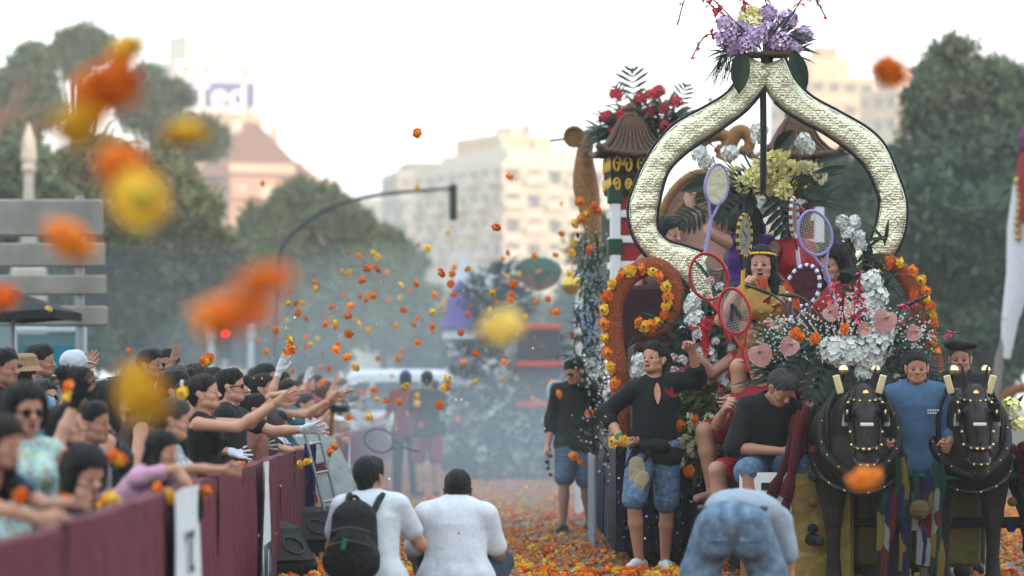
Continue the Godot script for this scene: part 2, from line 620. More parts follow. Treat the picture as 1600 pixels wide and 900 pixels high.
func hair_mesh(style: String) -> ArrayMesh:
	if meshes.has("hair" + style): return meshes["hair" + style]
	var W := Color.WHITE
	var X := Vector3.RIGHT
	var p := []
	var amp := .006
	var fr := 30.0
	var big := .089
	if style in ["bob", "curly"]: big = .098
	p.append(cp(V3(0, .147, -.035), V3(0, .155, .02), big, big - .003, W, .02, X, .92))
	match style:
		"short", "thin":
			p.append(cp(V3(0, .11, -.05), V3(0, .06, -.05), .072, .05, W, .02))
			if style == "short": p.append(cp(V3(-.03, .198, .055), V3(.035, .203, .05), .032, .03, W, .02))
			for sg in [-1.0, 1.0]: p.append(cp(V3(.085 * sg, .07, .0), V3(.085 * sg, .05, .02), .034, .03, W, -.01))
		"long", "wavy":
			p.append(cp(V3(0, .12, -.06), V3(0, -.16, -.09), .083, .075, W, .03, V3(0, 0, 1), .7))
			for sg in [-1.0, 1.0]:
				p.append(cp(V3(.06 * sg, .16, .0), V3(.083 * sg, .0, .0), .036, .034, W, .03))
				p.append(cp(V3(.083 * sg, .0, .0), V3(.085 * sg, -.2, .02), .036, .022, W, .03))
			if style == "wavy": amp = .012; fr = 20.0
		"bob":
			p.append(cp(V3(0, .12, -.05), V3(0, .03, -.05), .09, .07, W, .03))
			for sg in [-1.0, 1.0]: p.append(cp(V3(.065 * sg, .16, .01), V3(.085 * sg, .05, .0), .045, .038, W, .03))
			amp = .010; fr = 24.0
		"curly":
			p.append(cp(V3(0, .12, -.06), V3(0, -.1, -.09), .095, .085, W, .03))
			for sg in [-1.0, 1.0]: p.append(cp(V3(.07 * sg, .15, -.01), V3(.1 * sg, -.1, -.02), .045, .05, W, .03))
			amp = .016; fr = 24.0
		"ponytail":
			p.append(cp(V3(0, .11, -.05), V3(0, .08, -.05), .07, .055, W, .02))
			p.append(cp(V3(0, .19, -.1), V3(0, .17, -.15), .025, .03, W, .01))
			p.append(cp(V3(0, .17, -.15), V3(0, .02, -.17), .034, .036, W, .02))
			p.append(cp(V3(0, .02, -.17), V3(0, -.2, -.14), .036, .014, W, .02))
			for sg in [-1.0, 1.0]: p.append(cp(V3(.085 * sg, .06, .01), V3(.085 * sg, .04, .02), .03, .03, W, -.01))
		"bun":
			p.append(cp(V3(0, .11, -.05), V3(0, .08, -.05), .07, .055, W, .02))
			p.append(cp(V3(0, .2, -.11), V3(0, .21, -.12), .045, .045, W, .01))
			for sg in [-1.0, 1.0]: p.append(cp(V3(.085 * sg, .06, .01), V3(.085 * sg, .04, .02), .03, .03, W, -.01))
	p.append(cp(V3(-.03, .06, .128), V3(.03, .06, .128), .105, .105, W, -.008))
	meshes["hair" + style] = net(p, .006, amp + .003, fr * 1.6, .22)
	return meshes["hair" + style]

# a hand: wrist at the origin, fingers along +y, palm towards +z; side +1 a right hand (thumb towards +x), -1 a left one
func hand_mesh(kind: String, side: int) -> ArrayMesh:
	var key := "hand%s%d" % [kind, side]
	if meshes.has(key): return meshes[key]
	var W := Color.WHITE
	var curl: float = {"open": .12, "relax": .45, "grip": 1.35, "cup": .62}[kind]
	var spread: float = {"open": .2, "relax": .06, "grip": .02, "cup": .14}[kind]
	var p := []
	var lens := [.070, .078, .072, .056]
	for i in 4:
		var x := (.033 - .022 * i) * side
		var k := V3(x, .088 - .004 * absf(i - 1.2), 0)
		p.append(cp(V3(x * .55, .005, 0), k, .017, .0125, W, .018))
		var dir := Vector3.UP.rotated(Vector3.BACK, -spread * (1.3 - i) * side)
		var at := k
		var ben := 0.0
		var r := .0098 - .0006 * i
		for j in 3:
			ben += curl * [.75, 1.1, .8][j]
			var dd := (dir * cos(ben) + V3(0, 0, 1) * sin(ben)).normalized()
			var nx: Vector3 = at + dd * lens[i] * [.45, .32, .26][j]
			p.append(cp(at, nx, r, r - .0009, W, .004 if j else .008))
			r -= .0009
			at = nx
	var t0 := V3(.022 * side, .022, .008)
	var t1 := V3(.047 * side, .05, .016 + .012 * curl)
	var t2 := V3((.058 - .028 * minf(curl, 1.0)) * side, .085 - .01 * curl, .022 + .026 * curl)
	var t3 := V3((.06 - .05 * minf(curl, 1.0)) * side, .108 - .02 * curl, .026 + .034 * curl)
	p.append(cp(t0, t1, .017, .0125, W, .014))
	p.append(cp(t1, t2, .0118, .0105, W, .004))
	p.append(cp(t2, t3, .0105, .0088, W, .003))
	p.append(cp(V3(0, -.05, 0), V3(0, .02, 0), .027, .025, W, .015, V3(0, 0, 1), .8))
	meshes[key] = net(p, .0046)
	return meshes[key]

func stand(o: Dictionary = {}) -> Dictionary:
	var j := {
		"pel": V3(0, .96, 0), "waist": V3(0, 1.12, .01), "chest": V3(0, 1.3, 0), "neck": V3(0, 1.45, -.015), "head": V3(0, 1.52, .015),
		"sL": V3(.17, 1.40, 0), "sR": V3(-.17, 1.40, 0), "eL": V3(.235, 1.12, -.03), "eR": V3(-.235, 1.12, -.03), "wL": V3(.25, .88, .07), "wR": V3(-.25, .88, .07),
		"hL": V3(.09, .93, 0), "hR": V3(-.09, .93, 0), "kL": V3(.11, .51, .03), "kR": V3(-.11, .51, .03), "aL": V3(.12, .09, -.02), "aR": V3(-.12, .09, -.02),
		"look": Basis(), "gL": "relax", "gR": "relax", "pL": V3(-1, 0, 0), "pR": V3(1, 0, 0), "fL": V3(.1, 0, 1), "fR": V3(-.1, 0, 1),
	}
	j.merge(o, true)
	return j

func along(a: Vector3, b: Vector3, c: Vector3, t: float, r0: float, r1: float, r2: float, k: float = .03) -> Array:
	var out := []
	if t <= 1.0:
		out.append(cp(a, a.lerp(b, t), r0, lerpf(r0, r1, t), Color.WHITE, k))
	else:
		out.append(cp(a, b, r0, r1, Color.WHITE, k))
		out.append(cp(b, b.lerp(c, t - 1.0), r1, lerpf(r1, r2, t - 1.0), Color.WHITE, k))
	return out

func torso(j: Dictionary, e: float, f: float, down: bool = true) -> Array:
	var up: Vector3 = (j.neck - j.pel).normalized()
	var rt: Vector3 = (j.sL - j.sR).normalized()
	var fw := rt.cross(up).normalized()
	var fem: bool = f < 1.0
	var out := [
		cp(j.waist, j.chest, (.125 if fem else .142) + e, .158 * f + e, Color.WHITE, .05, fw, .68),
		cp(j.chest, j.chest.lerp(j.neck, .55), .158 * f + e, .115 * f + e, Color.WHITE, .05, fw, .62),
		cp(j.sL.lerp(j.neck, .15), j.sR.lerp(j.neck, .15), .052 * f + e, .052 * f + e, Color.WHITE, .05),
	]
	if down: out.append(cp(j.pel, j.waist, .158 + e, (.125 if fem else .142) + e, Color.WHITE, .05, fw, .72))
	if fem:
		for s in [j.sL, j.sR]: out.append(cp(j.chest.lerp(s, .42) + fw * .07 - up * .04, j.chest.lerp(s, .42) + fw * .075 - up * .045, .062 + e, .062 + e, Color.WHITE, .04))
	return out

# j: joints (see stand), o: looks. sex, skin, mouth, hair [style, colour], top [name, material, sleeve, loose], bottom [name, material, leg, loose], shoes colour, gloves, cell
func person(label: String, at: Vector3, yaw: float, j: Dictionary, o: Dictionary) -> Node3D:
	var t := thing("person", label, "person", at, yaw, o.get("group", ""))
	var c: float = o.get("cell", .014)
	var f := .9 if o.get("sex", "m") == "f" else 1.0
	t.scale = Vector3.ONE * o.get("grow", 1.0)
	var skin := mat(o.get("skin", Color(.78, .57, .47)), .55, "skin", 6.0, {"vc": true})
	var heavy: float = o.get("heavy", 0.0)
	var p := torso(j, -.004 + heavy * .5, f)
	p.append(cp(j.neck, j.head + V3(0, -.02, -.02), .055 * f, .05 * f, Color.WHITE, .03))
	for s in ["L", "R"]:
		p.append(cp(j["s" + s], j["e" + s], .052 * f, .041 * f, Color.WHITE, .03))
		p.append(cp(j["e" + s], j["e" + s].lerp(j["w" + s], .35), .041 * f, .041 * f, Color.WHITE, .02))
		p.append(cp(j["e" + s].lerp(j["w" + s], .35), j["w" + s], .041 * f, .027 * f, Color.WHITE, .02))
		p.append(cp(j["h" + s], j["k" + s], .088, .055, Color.WHITE, .04))
		var cal: Vector3 = j["k" + s].lerp(j["a" + s], .35)
		p.append(cp(j["k" + s], cal, .054, .055, Color.WHITE, .02))
		p.append(cp(cal, j["a" + s], .055, .036, Color.WHITE, .02))
		p.append(cp(j["a" + s] + V3(0, -.04, 0), j["a" + s] + V3(0, -.055, 0) + (j["f" + s] as Vector3).normalized() * .15, .036, .028, Color.WHITE, .02))
	var st := mb()
	st.append_from(net(p, c), 0, Transform3D())
	var hx := Transform3D(j.look, j.head)
	st.append_from(head_mesh(o.get("sex", "m"), o.get("mouth", 0)), 0, hx * Transform3D(Basis(), V3(0, -.02, 0)))
	var gl := {}
	for s in ["L", "R"]:
		var y: Vector3 = (j["w" + s] - j["e" + s]).normalized()
		if j.has("d" + s): y = (j["d" + s] as Vector3).normalized()
		var z: Vector3 = j["p" + s]
		var x := y.cross(z).normalized()
		z = x.cross(y)
		var b := Basis(x, y, z)
		# a left and a right hand are mirror images; which one follows from the name
		var m := hand_mesh(j["g" + s], 1 if s == "R" else -1)
		st.append_from(m, 0, Transform3D(b, j["w" + s]))
		if o.get("gloves", "").contains(s):
			gl[s] = mb()
			gl[s].append_from(m, 0, Transform3D(b.scaled(Vector3.ONE * 1.0), j["w" + s]) * Transform3D(Basis.from_scale(Vector3(1.1, 1.03, 1.3)), V3(0, 0, 0)))
	obj("body", st, skin, t)
	for s in gl: obj("glove", gl[s], mat(o.get("glove", Color(.82, .83, .85)), .9, "cloth", 6.0), t)
	if o.has("hair"): put("hair", hair_mesh(o.hair[0]), mat(o.hair[1], .6, "hair", 9.0), t).transform = hx * Transform3D(Basis(), V3(0, -.02, 0))
	var up: Vector3 = (j.neck - j.pel).normalized()
	var fw: Vector3 = ((j.sL - j.sR) as Vector3).normalized().cross(up)
	if o.has("top"):
		var q := torso(j, .012 + heavy, f, o.get("hem", 1.0) > 0.0)
		var sl: float = o.top[2]
		var lo: float = o.top[3] if o.top.size() > 3 else .0
		for i in q.size(): q[i][2] += lo * .5; q[i][3] += lo * .5
		if sl > 0.0:
			for s in ["L", "R"]: q += along(j["s" + s], j["e" + s], j["w" + s], sl, .059 * f + lo, .054 * f + lo, .044 * f + lo, .03)
		if o.get("hem", 1.0) > 0.0: q.append(cp(j.hL - up * .03 * o.get("hem", 1.0), j.hR - up * .03 * o.get("hem", 1.0), .122 + heavy + lo * .6, .122 + heavy + lo * .6, Color.WHITE, .05))
		if o.get("hem", 1.0) > 0.0: q.append(cp(j.hL - up * .27, j.hR - up * .27, .17, .17, Color.WHITE, -.006))
		if o.get("hem", 1.0) > 0.0: q.append(cp(j.pel - up * .32, j.pel - up * .31, .2, .2, Color.WHITE, -.006))
		q.append(cp(j.neck + up * .075 + fw * .02, j.neck + up * .08 + fw * .035, .066, .072, Color.WHITE, -.01))
		if sl == 0.0:
			for s in ["L", "R"]: q.append(cp(j["s" + s].lerp(j["e" + s], .12) + (j["s" + s] - j.neck).normalized() * .03, j["s" + s].lerp(j["e" + s], 1.0), .078, .1, Color.WHITE, -.01))
		obj(o.top[0], arr_st(net(q, c, .004 + lo * .3, 7.0, .4)), o.top[1], t)
	if o.has("bottom"):
		var q := []
		var lg: float = o.bottom[2]
		var lo: float = o.bottom[3] if o.bottom.size() > 3 else .0
		q.append(cp(j.pel + up * .04, j.pel - up * .03, .152 + heavy * .6, .155 + heavy * .6, Color.WHITE, .04, fw, .74))
		if o.has("seat"):
			for sx in [-1.0, 1.0]: q.append(cp(j.pel + V3(.085 * sx, -.02, -.05), j.pel + V3(.11 * sx, -.12, -.03), .14, .13, Color.WHITE, .03))
		for s in ["L", "R"]: q += along(j["h" + s], j["k" + s], j["a" + s], lg, .104 + lo * .5, .074 + lo, .058 + lo, .02)
		obj(o.bottom[0], arr_st(net(q, c, .005, 8.0, .5)), o.bottom[1], t)
	if o.has("shoes"):
		for s in ["L", "R"]:
			var q := []
			var d: Vector3 = (j["f" + s] as Vector3).normalized()
			var a: Vector3 = j["a" + s] + V3(0, -.045, 0)
			q.append(cp(a - d * .05, a + d * .06, .047, .046, Color.WHITE, .02))
			q.append(cp(a + d * .06, a + d * .17 - V3(0, .012, 0), .046, .034, Color.WHITE, .02))
			q.append(cp(a + V3(0, -.13, 0) - d * .1, a + V3(0, -.13, 0) + d * .25, .09, .09, Color.WHITE, -.004))
			put("shoe", net(q, .012), mat(o.shoes, .7, "cloth", 5.0), t)
	return t

func arr_st(m: ArrayMesh) -> SurfaceTool:
	var st := mb()
	if m.get_surface_count(): st.append_from(m, 0, Transform3D())
	return st

# a child part fixed to a person's head
func on_head(t: Node3D, j: Dictionary, called: String, st: SurfaceTool, m: Material) -> MeshInstance3D:
	var o := obj(called, st, m, t)
	o.transform = Transform3D(j.look, j.head) * Transform3D(Basis(), V3(0, -.02, 0))
	return o

func sunglasses(t: Node3D, j: Dictionary) -> void:
	var st := mb()
	for sg in [-1.0, 1.0]:
		ball(st, V3(.033 * sg, .096, .093), .026, V3(1, .85, .3), 10)
		tube(st, [V3(.058 * sg, .1, .09), V3(.08 * sg, .104, .04), V3(.082 * sg, .1, -.02)], .004, 4)
	tube(st, [V3(-.012, .102, .1), V3(.012, .102, .1)], .004, 4)
	on_head(t, j, "sunglasses", st, mat(Color(.04, .035, .03), .12))

func peaked_cap(t: Node3D, j: Dictionary, m: Material, peak: bool = true) -> void:
	var p := [cp(V3(0, .16, -.035), V3(0, .165, .02), .094, .09, Color.WHITE, .02, V3(1, 0, 0), .92), cp(V3(0, .05, 0), V3(0, .08, .0), .14, .075, Color.WHITE, -.01)]
	if peak: p.append(cp(V3(0, .155, .09), V3(0, .14, .15), .07, .065, Color.WHITE, .01, V3(0, 1, .2).normalized(), .14))
	on_head(t, j, "cap", arr_st(net(p, .008)), m)

# ---------- the setting ----------
func build_setting() -> void:
	var st := mb()
	var n := 24
	for i in n:
		for k in n:
			var g := func(a: int, b: int) -> Vector3: return Vector3((a - n / 2.0) * 90.0, 0, (b - n / 2.0) * 90.0 - 400.0)
			quad(st, g.call(i, k), g.call(i + 1, k), g.call(i + 1, k + 1), g.call(i, k + 1))
	structure("ground", st, mat(Color(.40, .38, .36), .9, "rough", .35))
	st = mb()
	for i in 30:
		var a := -6.0 - i * 6.0
		var b := a - 6.0
		quad(st, V3(fence_x(-b) - .1, .004, b), V3(7.5, .004, b), V3(7.5, .004, a), V3(fence_x(-a) - .1, .004, a))
	structure("road", st, mat(Color(.52, .44, .38), .9, "rough", .7))
	build_barriers()
	build_buildings()
	build_trees()
	build_street_furniture()
	build_smoke()

func fence_x(d: float) -> float: return -1.16 - .0234 * d

func build_smoke() -> void:
	var m := FogMaterial.new()
	m.density = .022
	m.albedo = Color(.86, .9, .93)
	for a in [[V3(-.8, .8, -50), V3(11, 6, 24), .0115], [V3(-6, 1.0, -74), V3(36, 8, 34), .004], [V3(.4, .3, -37), V3(6, 2.8, 16), .028]]:
		var f := FogVolume.new()
		f.name = numbered("smoke_bank")
		f.shape = RenderingServer.FOG_VOLUME_SHAPE_ELLIPSOID
		f.size = a[1]
		var q: FogMaterial = m.duplicate()
		q.density = a[2]
		f.material = q
		add_child(f)
		f.position = a[0]
		tag(f, ["grey smoke lying over the street round the two camera operators", "thin grey smoke round the floats far down the street", "low smoke over the flower carpet behind the walking young man"][[50, 74, 36].find(int(-a[0].z))], "smoke", "", "stuff")

func build_barriers() -> void:
	var cloth := mat(Color(.38, .05, .145), .85, "cloth", 2.0)
	var steel := mat(Color(.55, .56, .57), .4, "", 1.0, {"metallic": .8})
	var names := ["nearest to the lens, at the left edge", "in front of the girl in pink", "beside the first white strip", "below the woman in the black vest", "beside the narrow second white strip", "just before the big black speaker", "behind the big black speaker", "behind the leaning white boards", "carrying the far white strip"]
	for k in 38:
		var d0 := 7.6 + k * 2.25
		var d1 := d0 + 2.2
		var a := V3(fence_x(d0), 0, -d0)
		var b := V3(fence_x(d1), 0, -d1)
		var t := thing("crowd_barrier", "burgundy draped crowd barrier " + (names[k] if k < 9 else "standing %s along the fading far row" % ["first", "second", "third", "fourth", "fifth", "sixth", "seventh", "eighth", "ninth", "tenth", "eleventh", "twelfth", "thirteenth", "fourteenth", "fifteenth", "sixteenth", "seventeenth", "eighteenth", "nineteenth", "twentieth", "twenty-first", "twenty-second", "twenty-third", "twenty-fourth", "twenty-fifth", "twenty-sixth", "twenty-seventh", "twenty-eighth", "last"][k - 9]), "barrier", a, 0, "burgundy barriers along the street")
		var dir := (b - a)
		var L := dir.length()
		dir /= L
		var out := dir.cross(Vector3.UP)
		var s := mb()
		var cols := 44
		var ph := k * 1.7
		var grid := []
		for i in cols + 1:
			var u := float(i) / cols
			var row := []
			for r in 7:
				var v := r / 6.0
				var w := (.012 * sin(u * 19.0 + ph + sin(u * 9.0 + ph) * 1.8) + .004 * sin(u * 61.0 + ph * 2.1 + v * 2.0)) * (.2 + v) + .006 * sin(v * 7.0 + u * 4.0 + ph)
				row.append(dir * L * u + V3(0, .875 * (1 - v) + .012 + .008 * sin(u * 5.0 + ph), 0) + out * (w + .02))
			grid.append(row)
		for i in cols:
			for r in 6: quad(s, grid[i][r], grid[i + 1][r], grid[i + 1][r + 1], grid[i][r + 1])
			quad(s, grid[i][0] - out * .07, grid[i + 1][0] - out * .07, grid[i + 1][0], grid[i][0])
		obj("cloth_drape", s, cloth, t)
		s = mb()
		tube(s, [V3(0, .86, 0) - out * .02, dir * L + V3(0, .86, 0) - out * .02], .018, 8)
		obj("rail", s, steel, t)
		for u in [.06, .94]:
			s = mb()
			tube(s, [dir * L * u - out * .03, dir * L * u + V3(0, .84, 0) - out * .03], .016, 8)
			obj("post", s, steel, t)
	# white printed strips hung over the barrier
	var specs := [[13.3, 1.6, "white banner strip with grey letters hanging beside the girl in pink", "JAZ", "TC"], [20.2, .75, "narrow white banner strip with dark letters beneath the woman in the black vest", "WZA", ""], [33.0, .6, "plain white banner strip hanging beyond the leaning boards", "", ""], [39.5, .6, "farthest white banner strip in the smoke by the stray racket", "", ""]]
	for sp in specs:
		var d: float = sp[0]
		var a := V3(fence_x(d), 0, -d)
		var dir := (V3(fence_x(d + 1), 0, -d - 1) - a).normalized()
		var out := dir.cross(Vector3.UP)
		var t := thing("banner_strip", sp[2], "banner", a, 0, "white banner strips")
		var s := mb()
		var w: float = sp[1]
		for i in 8:
			for r in 8:
				var f := func(x: int, y: int) -> Vector3: return dir * (w * x / 8.0) + V3(0, .895 - .88 * y / 8.0, 0) + out * (.062 + .012 * sin(x * 1.3 + y * .4 + d))
				quad(s, f.call(i, r), f.call(i + 1, r), f.call(i + 1, r + 1), f.call(i, r + 1))
		obj("cloth", s, mat(Color(.84, .85, .86), .85, "cloth", 1.5), t)
		for q in [[sp[3], .34, .5], [sp[4], .74, .26]]:
			if q[0] == "": continue
			var tm := TextMesh.new()
			tm.text = q[0]
			tm.font_size = 64
			tm.pixel_size = q[2] / 64.0
			tm.depth = .004
			var o := put("lettering", tm, mat(Color(.2, .22, .25), .8), t)
			o.basis = Basis(dir * -1.0, Vector3.UP, out).rotated(out, 0.0)
			o.basis = Basis(dir, Vector3.UP, out)
			o.position = dir * w * .5 + V3(0, q[1] - .12, 0) + out * .078

func facade(t: Node3D, o: Vector3, x: Vector3, z: Vector3, w: float, floors: int, fh: float, cols: int, ww: float, wh: float, wall: Material, balc: bool, bands: bool = false) -> void:
	# o: lower left corner of the wall's face, x along it, z outwards
	var b := Basis(x, Vector3.UP, z)
	var st := mb()
	var step := w / cols
	var glass := mat(Color(.30, .34, .38), .25)
	var shutter := mat(Color(.62, .56, .48), .8)
	var pane := BoxMesh.new(); pane.size = Vector3(step * ww, fh * wh, .06)
	var bar := mb()
	for s in [-.5, 0.0, .5]: box(bar, V3(s * step * ww * .94, 0, 0), V3(.07, fh * wh, .06))
	box(bar, V3(0, fh * wh * .47, 0), V3(step * ww, .08, .06))
	var frame := bar.commit()
	for f in floors:
		var y := f * fh
		var sp := fh * (1 - wh)
		box(st, o + b * V3(w / 2, y + sp * .5, -.2), V3(w, sp, .4), b)
		for c in cols + 1:
			var pw := step * (1 - ww)
			box(st, o + b * V3(clampf(c * step, pw * .25, w - pw * .25), y + sp + fh * wh * .5, -.2), V3(pw * (1.0 if c > 0 and c < cols else .5), fh * wh + .004, .396), b)
		for c in cols:
			var ctr := o + b * V3((c + .5) * step, y + sp + fh * wh * .5, -.32)
			var g := put("window", pane, glass if rng.randf() < .72 else shutter, t)
			g.transform = Transform3D(b, ctr)
			put("frame", frame, mat(Color(.75, .74, .72), .7), g, V3(0, 0, .06))
			if balc and c % 2 == f % 2:
				var s2 := mb()
				box(s2, V3(0, -.08, .5), V3(step * 1.1, .16, 1.0))
				box(s2, V3(0, .5, .96), V3(step * 1.1, .95, .08))
				put("balcony", s2.commit(), wall, t).transform = Transform3D(b, ctr + b * V3(0, -fh * wh * .5, .3))
	if bands:
		for f in floors + 1: box(st, o + b * V3(w / 2, f * fh + .1, .15), V3(w + .2, .3, .3), b)
	box(st, o + b * V3(w / 2, floors * fh + .5, -.2), V3(w + .1, 1.0, .42), b)
	obj("wall", st, wall, t)

func block(called: String, label: String, cat: String, at: Vector3, yaw: float, w: float, d: float, floors: int, fh: float, cols: int, dcols: int, wall: Material, o: Dictionary = {}) -> Node3D:
	var t := thing(called, label, cat, at, deg_to_rad(yaw), o.get("group", ""))
	facade(t, V3(-w / 2, 0, d / 2), V3(1, 0, 0), V3(0, 0, 1), w, floors, fh, cols, o.get("ww", .6), o.get("wh", .5), wall, o.get("balc", false), o.get("bands", false))
	if dcols > 0: facade(t, V3(-w / 2, 0, -d / 2), V3(0, 0, 1), V3(-1, 0, 0), d, floors, fh, dcols, o.get("ww", .6), o.get("wh", .5), wall, o.get("balc", false))
	elif dcols < 0: facade(t, V3(w / 2, 0, d / 2), V3(0, 0, -1), V3(1, 0, 0), d, floors, fh, -dcols, o.get("ww", .6), o.get("wh", .5), wall, o.get("balc", false))
	var st := mb()
	var h := floors * fh
	box(st, V3(0, h / 2, 0), V3(w - .9, h - .1, d - .9))
	obj("core", st, wall, t)
	return t

func roof_box(t: Node3D, called: String, x: float, y: float, z: float, w: float, h: float, d: float, m: Material) -> void:
	var s := mb()
	box(s, V3(x, y + h / 2, z), V3(w, h, d), Basis(), .1)
	obj(called, s, m, t)

func build_buildings() -> void:
	var white := mat(Color(.82, .78, .73), .9, "stone", .15)
	var cream := mat(Color(.80, .70, .60), .9, "stone", .15)
	var peach := mat(Color(.76, .58, .48), .9, "stone", .15)
	var tile := mat(Color(.55, .33, .25), .9, "rough", .5)
	var dark := mat(Color(.3, .32, .34), .8)
	# white corner block in the middle: its corner points at the camera
	var s := 12.3
	var c := G(785, s)
	var yw := 30.0
	var w := 15.5
	var d := 24.0
	var off := Basis(Vector3.UP, deg_to_rad(yw)) * V3(w / 2, 0, -d / 2)
	var t := block("apartment_block", "white corner apartment block above the trees in the middle distance", "building", c + off, yw, w, d, 10, 3.15, 5, 8, white, {"balc": true, "bands": true, "ww": .62, "wh": .56})
	roof_box(t, "penthouse", 1.5, 31.6, -2, 11, 3.0, 18, white)
	roof_box(t, "penthouse", 1.0, 34.6, -3, 8, 2.2, 12, cream)
	roof_box(t, "stair_head", 3, 36.8, -4, 3, 1.6, 4, white)
	for k in 7: roof_box(t, "roof_unit", -5.5 + k * 1.9, 31.6 + (3.0 if k % 3 == 1 else 0.0), 5.6 - k * .4, .9, 1.3, .8, mat(Color(.7, .66, .6), .7))
	for k in 5:
		var m := mb()
		tube(m, [V3(-3 + k * 2.2, 34, -2), V3(-3 + k * 2.2, 40.5 + (k % 3) * 2.0, -2)], .06, 5)
		box(m, V3(-3 + k * 2.2, 39.6, -2), V3(.9, .05, .05))
		obj("antenna", m, dark, t)
	var m2 := mb()
	for q in 4: tube(m2, [V3(4 + (.5 if q % 2 else -.5), 36.5, -2 + (.5 if q > 1 else -.5)), V3(4, 41, -2)], .07, 4)
	for q in 5: box(m2, V3(4, 36.9 + q * .8, -2), V3(1.1 - q * .2, .06, 1.1 - q * .2))
	obj("lattice_mast", m2, dark, t)
	# pale grey block left of it
	t = block("apartment_block", "low pale grey block left of the white corner block", "building", G(668, 11.0) + V3(0, 0, -12), 12, 12, 14, 11, 3.1, 5, 4, mat(Color(.66, .67, .68), .9, "stone", .15), {"ww": .55, "wh": .5})
	roof_box(t, "penthouse", 0, 34.1, 0, 8, 2.4, 8, mat(Color(.45, .46, .46), .9))
	t = block("apartment_block", "distant bluish block half hidden between the trees", "building", G(600, 9.0), 8, 13, 12, 12, 3.0, 5, 3, mat(Color(.62, .66, .66), .9, "stone", .15), {"ww": .5, "wh": .45})
	roof_box(t, "green_terrace", -1, 36, 1, 9, 1.2, 6, mat(Color(.45, .55, .5), .9))
	# warm block with the tiled roof
	s = 13.0
	t = block("tiled_block", "peach apartment block with red tiled roof above the left trees", "building", G(408, s) + V3(0, 0, -8), 20, 12.5, 13, 9, 3.1, 4, -3, peach, {"balc": true, "ww": .5, "wh": .5})
	var st := mb()
	for tier in [[28.9, 6.6, 31.0, 4.8], [31.0, 4.4, 36.0, .7]]:
		lathe(st, [Vector2(tier[1] * 1.42, tier[0]), Vector2(tier[3] * 1.42, tier[2])], 4, V3(-2, 0, 0), Basis(Vector3.UP, PI / 4), false)
	obj("roof", st, tile, t)
	roof_box(t, "terrace_wall", -2.2, 27.9, 2.4, 8.2, 2.6, 7.6, cream)
	for k in 3: roof_box(t, "chimney", -3.5 + k * 2.4, 32, 1 - k, .9, 3.2 + k * .3, .8, cream)
	# tall white tower behind, with its rooftop sign
	s = 8.5
	c = G(275, s)
	yw = 32.0
	off = Basis(Vector3.UP, deg_to_rad(yw)) * V3(8.2, 0, -6)
	t = block("tower_block", "tall white tower rising highest behind the left trees", "building", c + off, yw, 16.4, 12, 20, 3.2, 4, 3, mat(Color(.86, .84, .82), .9, "stone", .15), {"ww": .34, "wh": .4})
	roof_box(t, "penthouse", 0, 64.1, 0, 10, 6, 8, white)
	roof_box(t, "mast_box", 3, 70, 0, 2.5, 2.2, 2.5, white)
	t = block("office_block", "cream block carrying the purple lettered sign", "building", G(325, 10.5) + V3(0, 0, -8), 18, 13, 10, 13, 3.4, 5, 3, cream, {"ww": .5, "wh": .5})
	var p := P(345, 149, 10.5)
	t = thing("rooftop_sign", "purple rooftop sign with large white letters", "sign", p + V3(0, 0, 1.5), deg_to_rad(12))
	st = mb()
	box(st, Vector3.ZERO, V3(10.5, 3.6, .5), Basis(), .08)
	obj("panel", st, mat(Color(.22, .18, .5), .6), t)
	var tm := TextMesh.new()
	tm.text = "Ted"
	tm.font_size = 96
	tm.pixel_size = 4.6 / 96.0
	tm.depth = .3
	put("lettering", tm, mat(Color(.9, .9, .9), .6), t, V3(0, -.2, .42))
	st = mb()
	for x in [-4.5, 0.0, 4.5]: tube(st, [V3(x, -1.8, -.3), V3(x, -5.0, -.3)], .12, 6)
	obj("support", st, dark, t)
	# right: two cream blocks seen past the arch
	s = 11.0
	t = block("apartment_block", "cream banded block directly right of the arch's peak", "building", G(1290, s) + V3(0, 0, -6), 24, 10.5, 12, 15, 3.15, 4, 4, cream, {"bands": true, "ww": .74, "wh": .45})
	roof_box(t, "penthouse", 0, 48.2, -1, 6.5, 3.0, 7, cream)
	roof_box(t, "stair_head", 1, 51.2, -1, 3, 1.8, 3, peach)
	t = block("apartment_block", "narrow cream block beyond the orange blur at upper right", "building", G(1400, 11.5) + V3(0, 0, 4), 28, 7.0, 9, 14, 3.05, 3, 3, cream, {"bands": true, "ww": .6, "wh": .5})
	roof_box(t, "penthouse", .5, 43.6, -1, 4, 3.4, 5, peach)
	t = block("apartment_block", "bluish white block squeezed between cream block and dark pines", "building", G(1430, 9.5), 10, 12, 10, 14, 3.2, 4, 3, mat(Color(.72, .72, .72), .9, "stone", .15), {"ww": .5, "wh": .5})
	t = block("apartment_block", "pale blue block glimpsed inside the golden arch", "building", G(1225, 9.0), 5, 10, 10, 14, 3.2, 4, 3, mat(Color(.66, .69, .72), .9, "stone", .15), {"ww": .5, "wh": .5})
	# behind the camera: the long block whose shadow lies on the street
	t = block("street_block", "long apartment block behind the camera that shades the street", "building", V3(70, 0, 95), 180, 190, 14, 10, 3.2, 30, 0, cream, {"ww": .5, "wh": .5})

func clump() -> ArrayMesh:
	if meshes.has("clump"): return meshes.clump
	var st := mb()
	for i in 16:
		var d := V3(rng.randfn(), rng.randfn() + .25, rng.randfn()).normalized()
		var at := d * rng.randf_range(.05, .24)
		st.set_color(Color.WHITE * rng.randf_range(.75, 1.25))
		leaf(st, at, d + V3(rng.randfn(0, .5), rng.randfn(0, .5), rng.randfn(0, .5)), Vector3(rng.randfn(), 1, rng.randfn()).normalized(), rng.randf_range(.18, .32), rng.randf_range(.08, .14), .3, 2)
	meshes["clump"] = st.commit()
	return meshes.clump

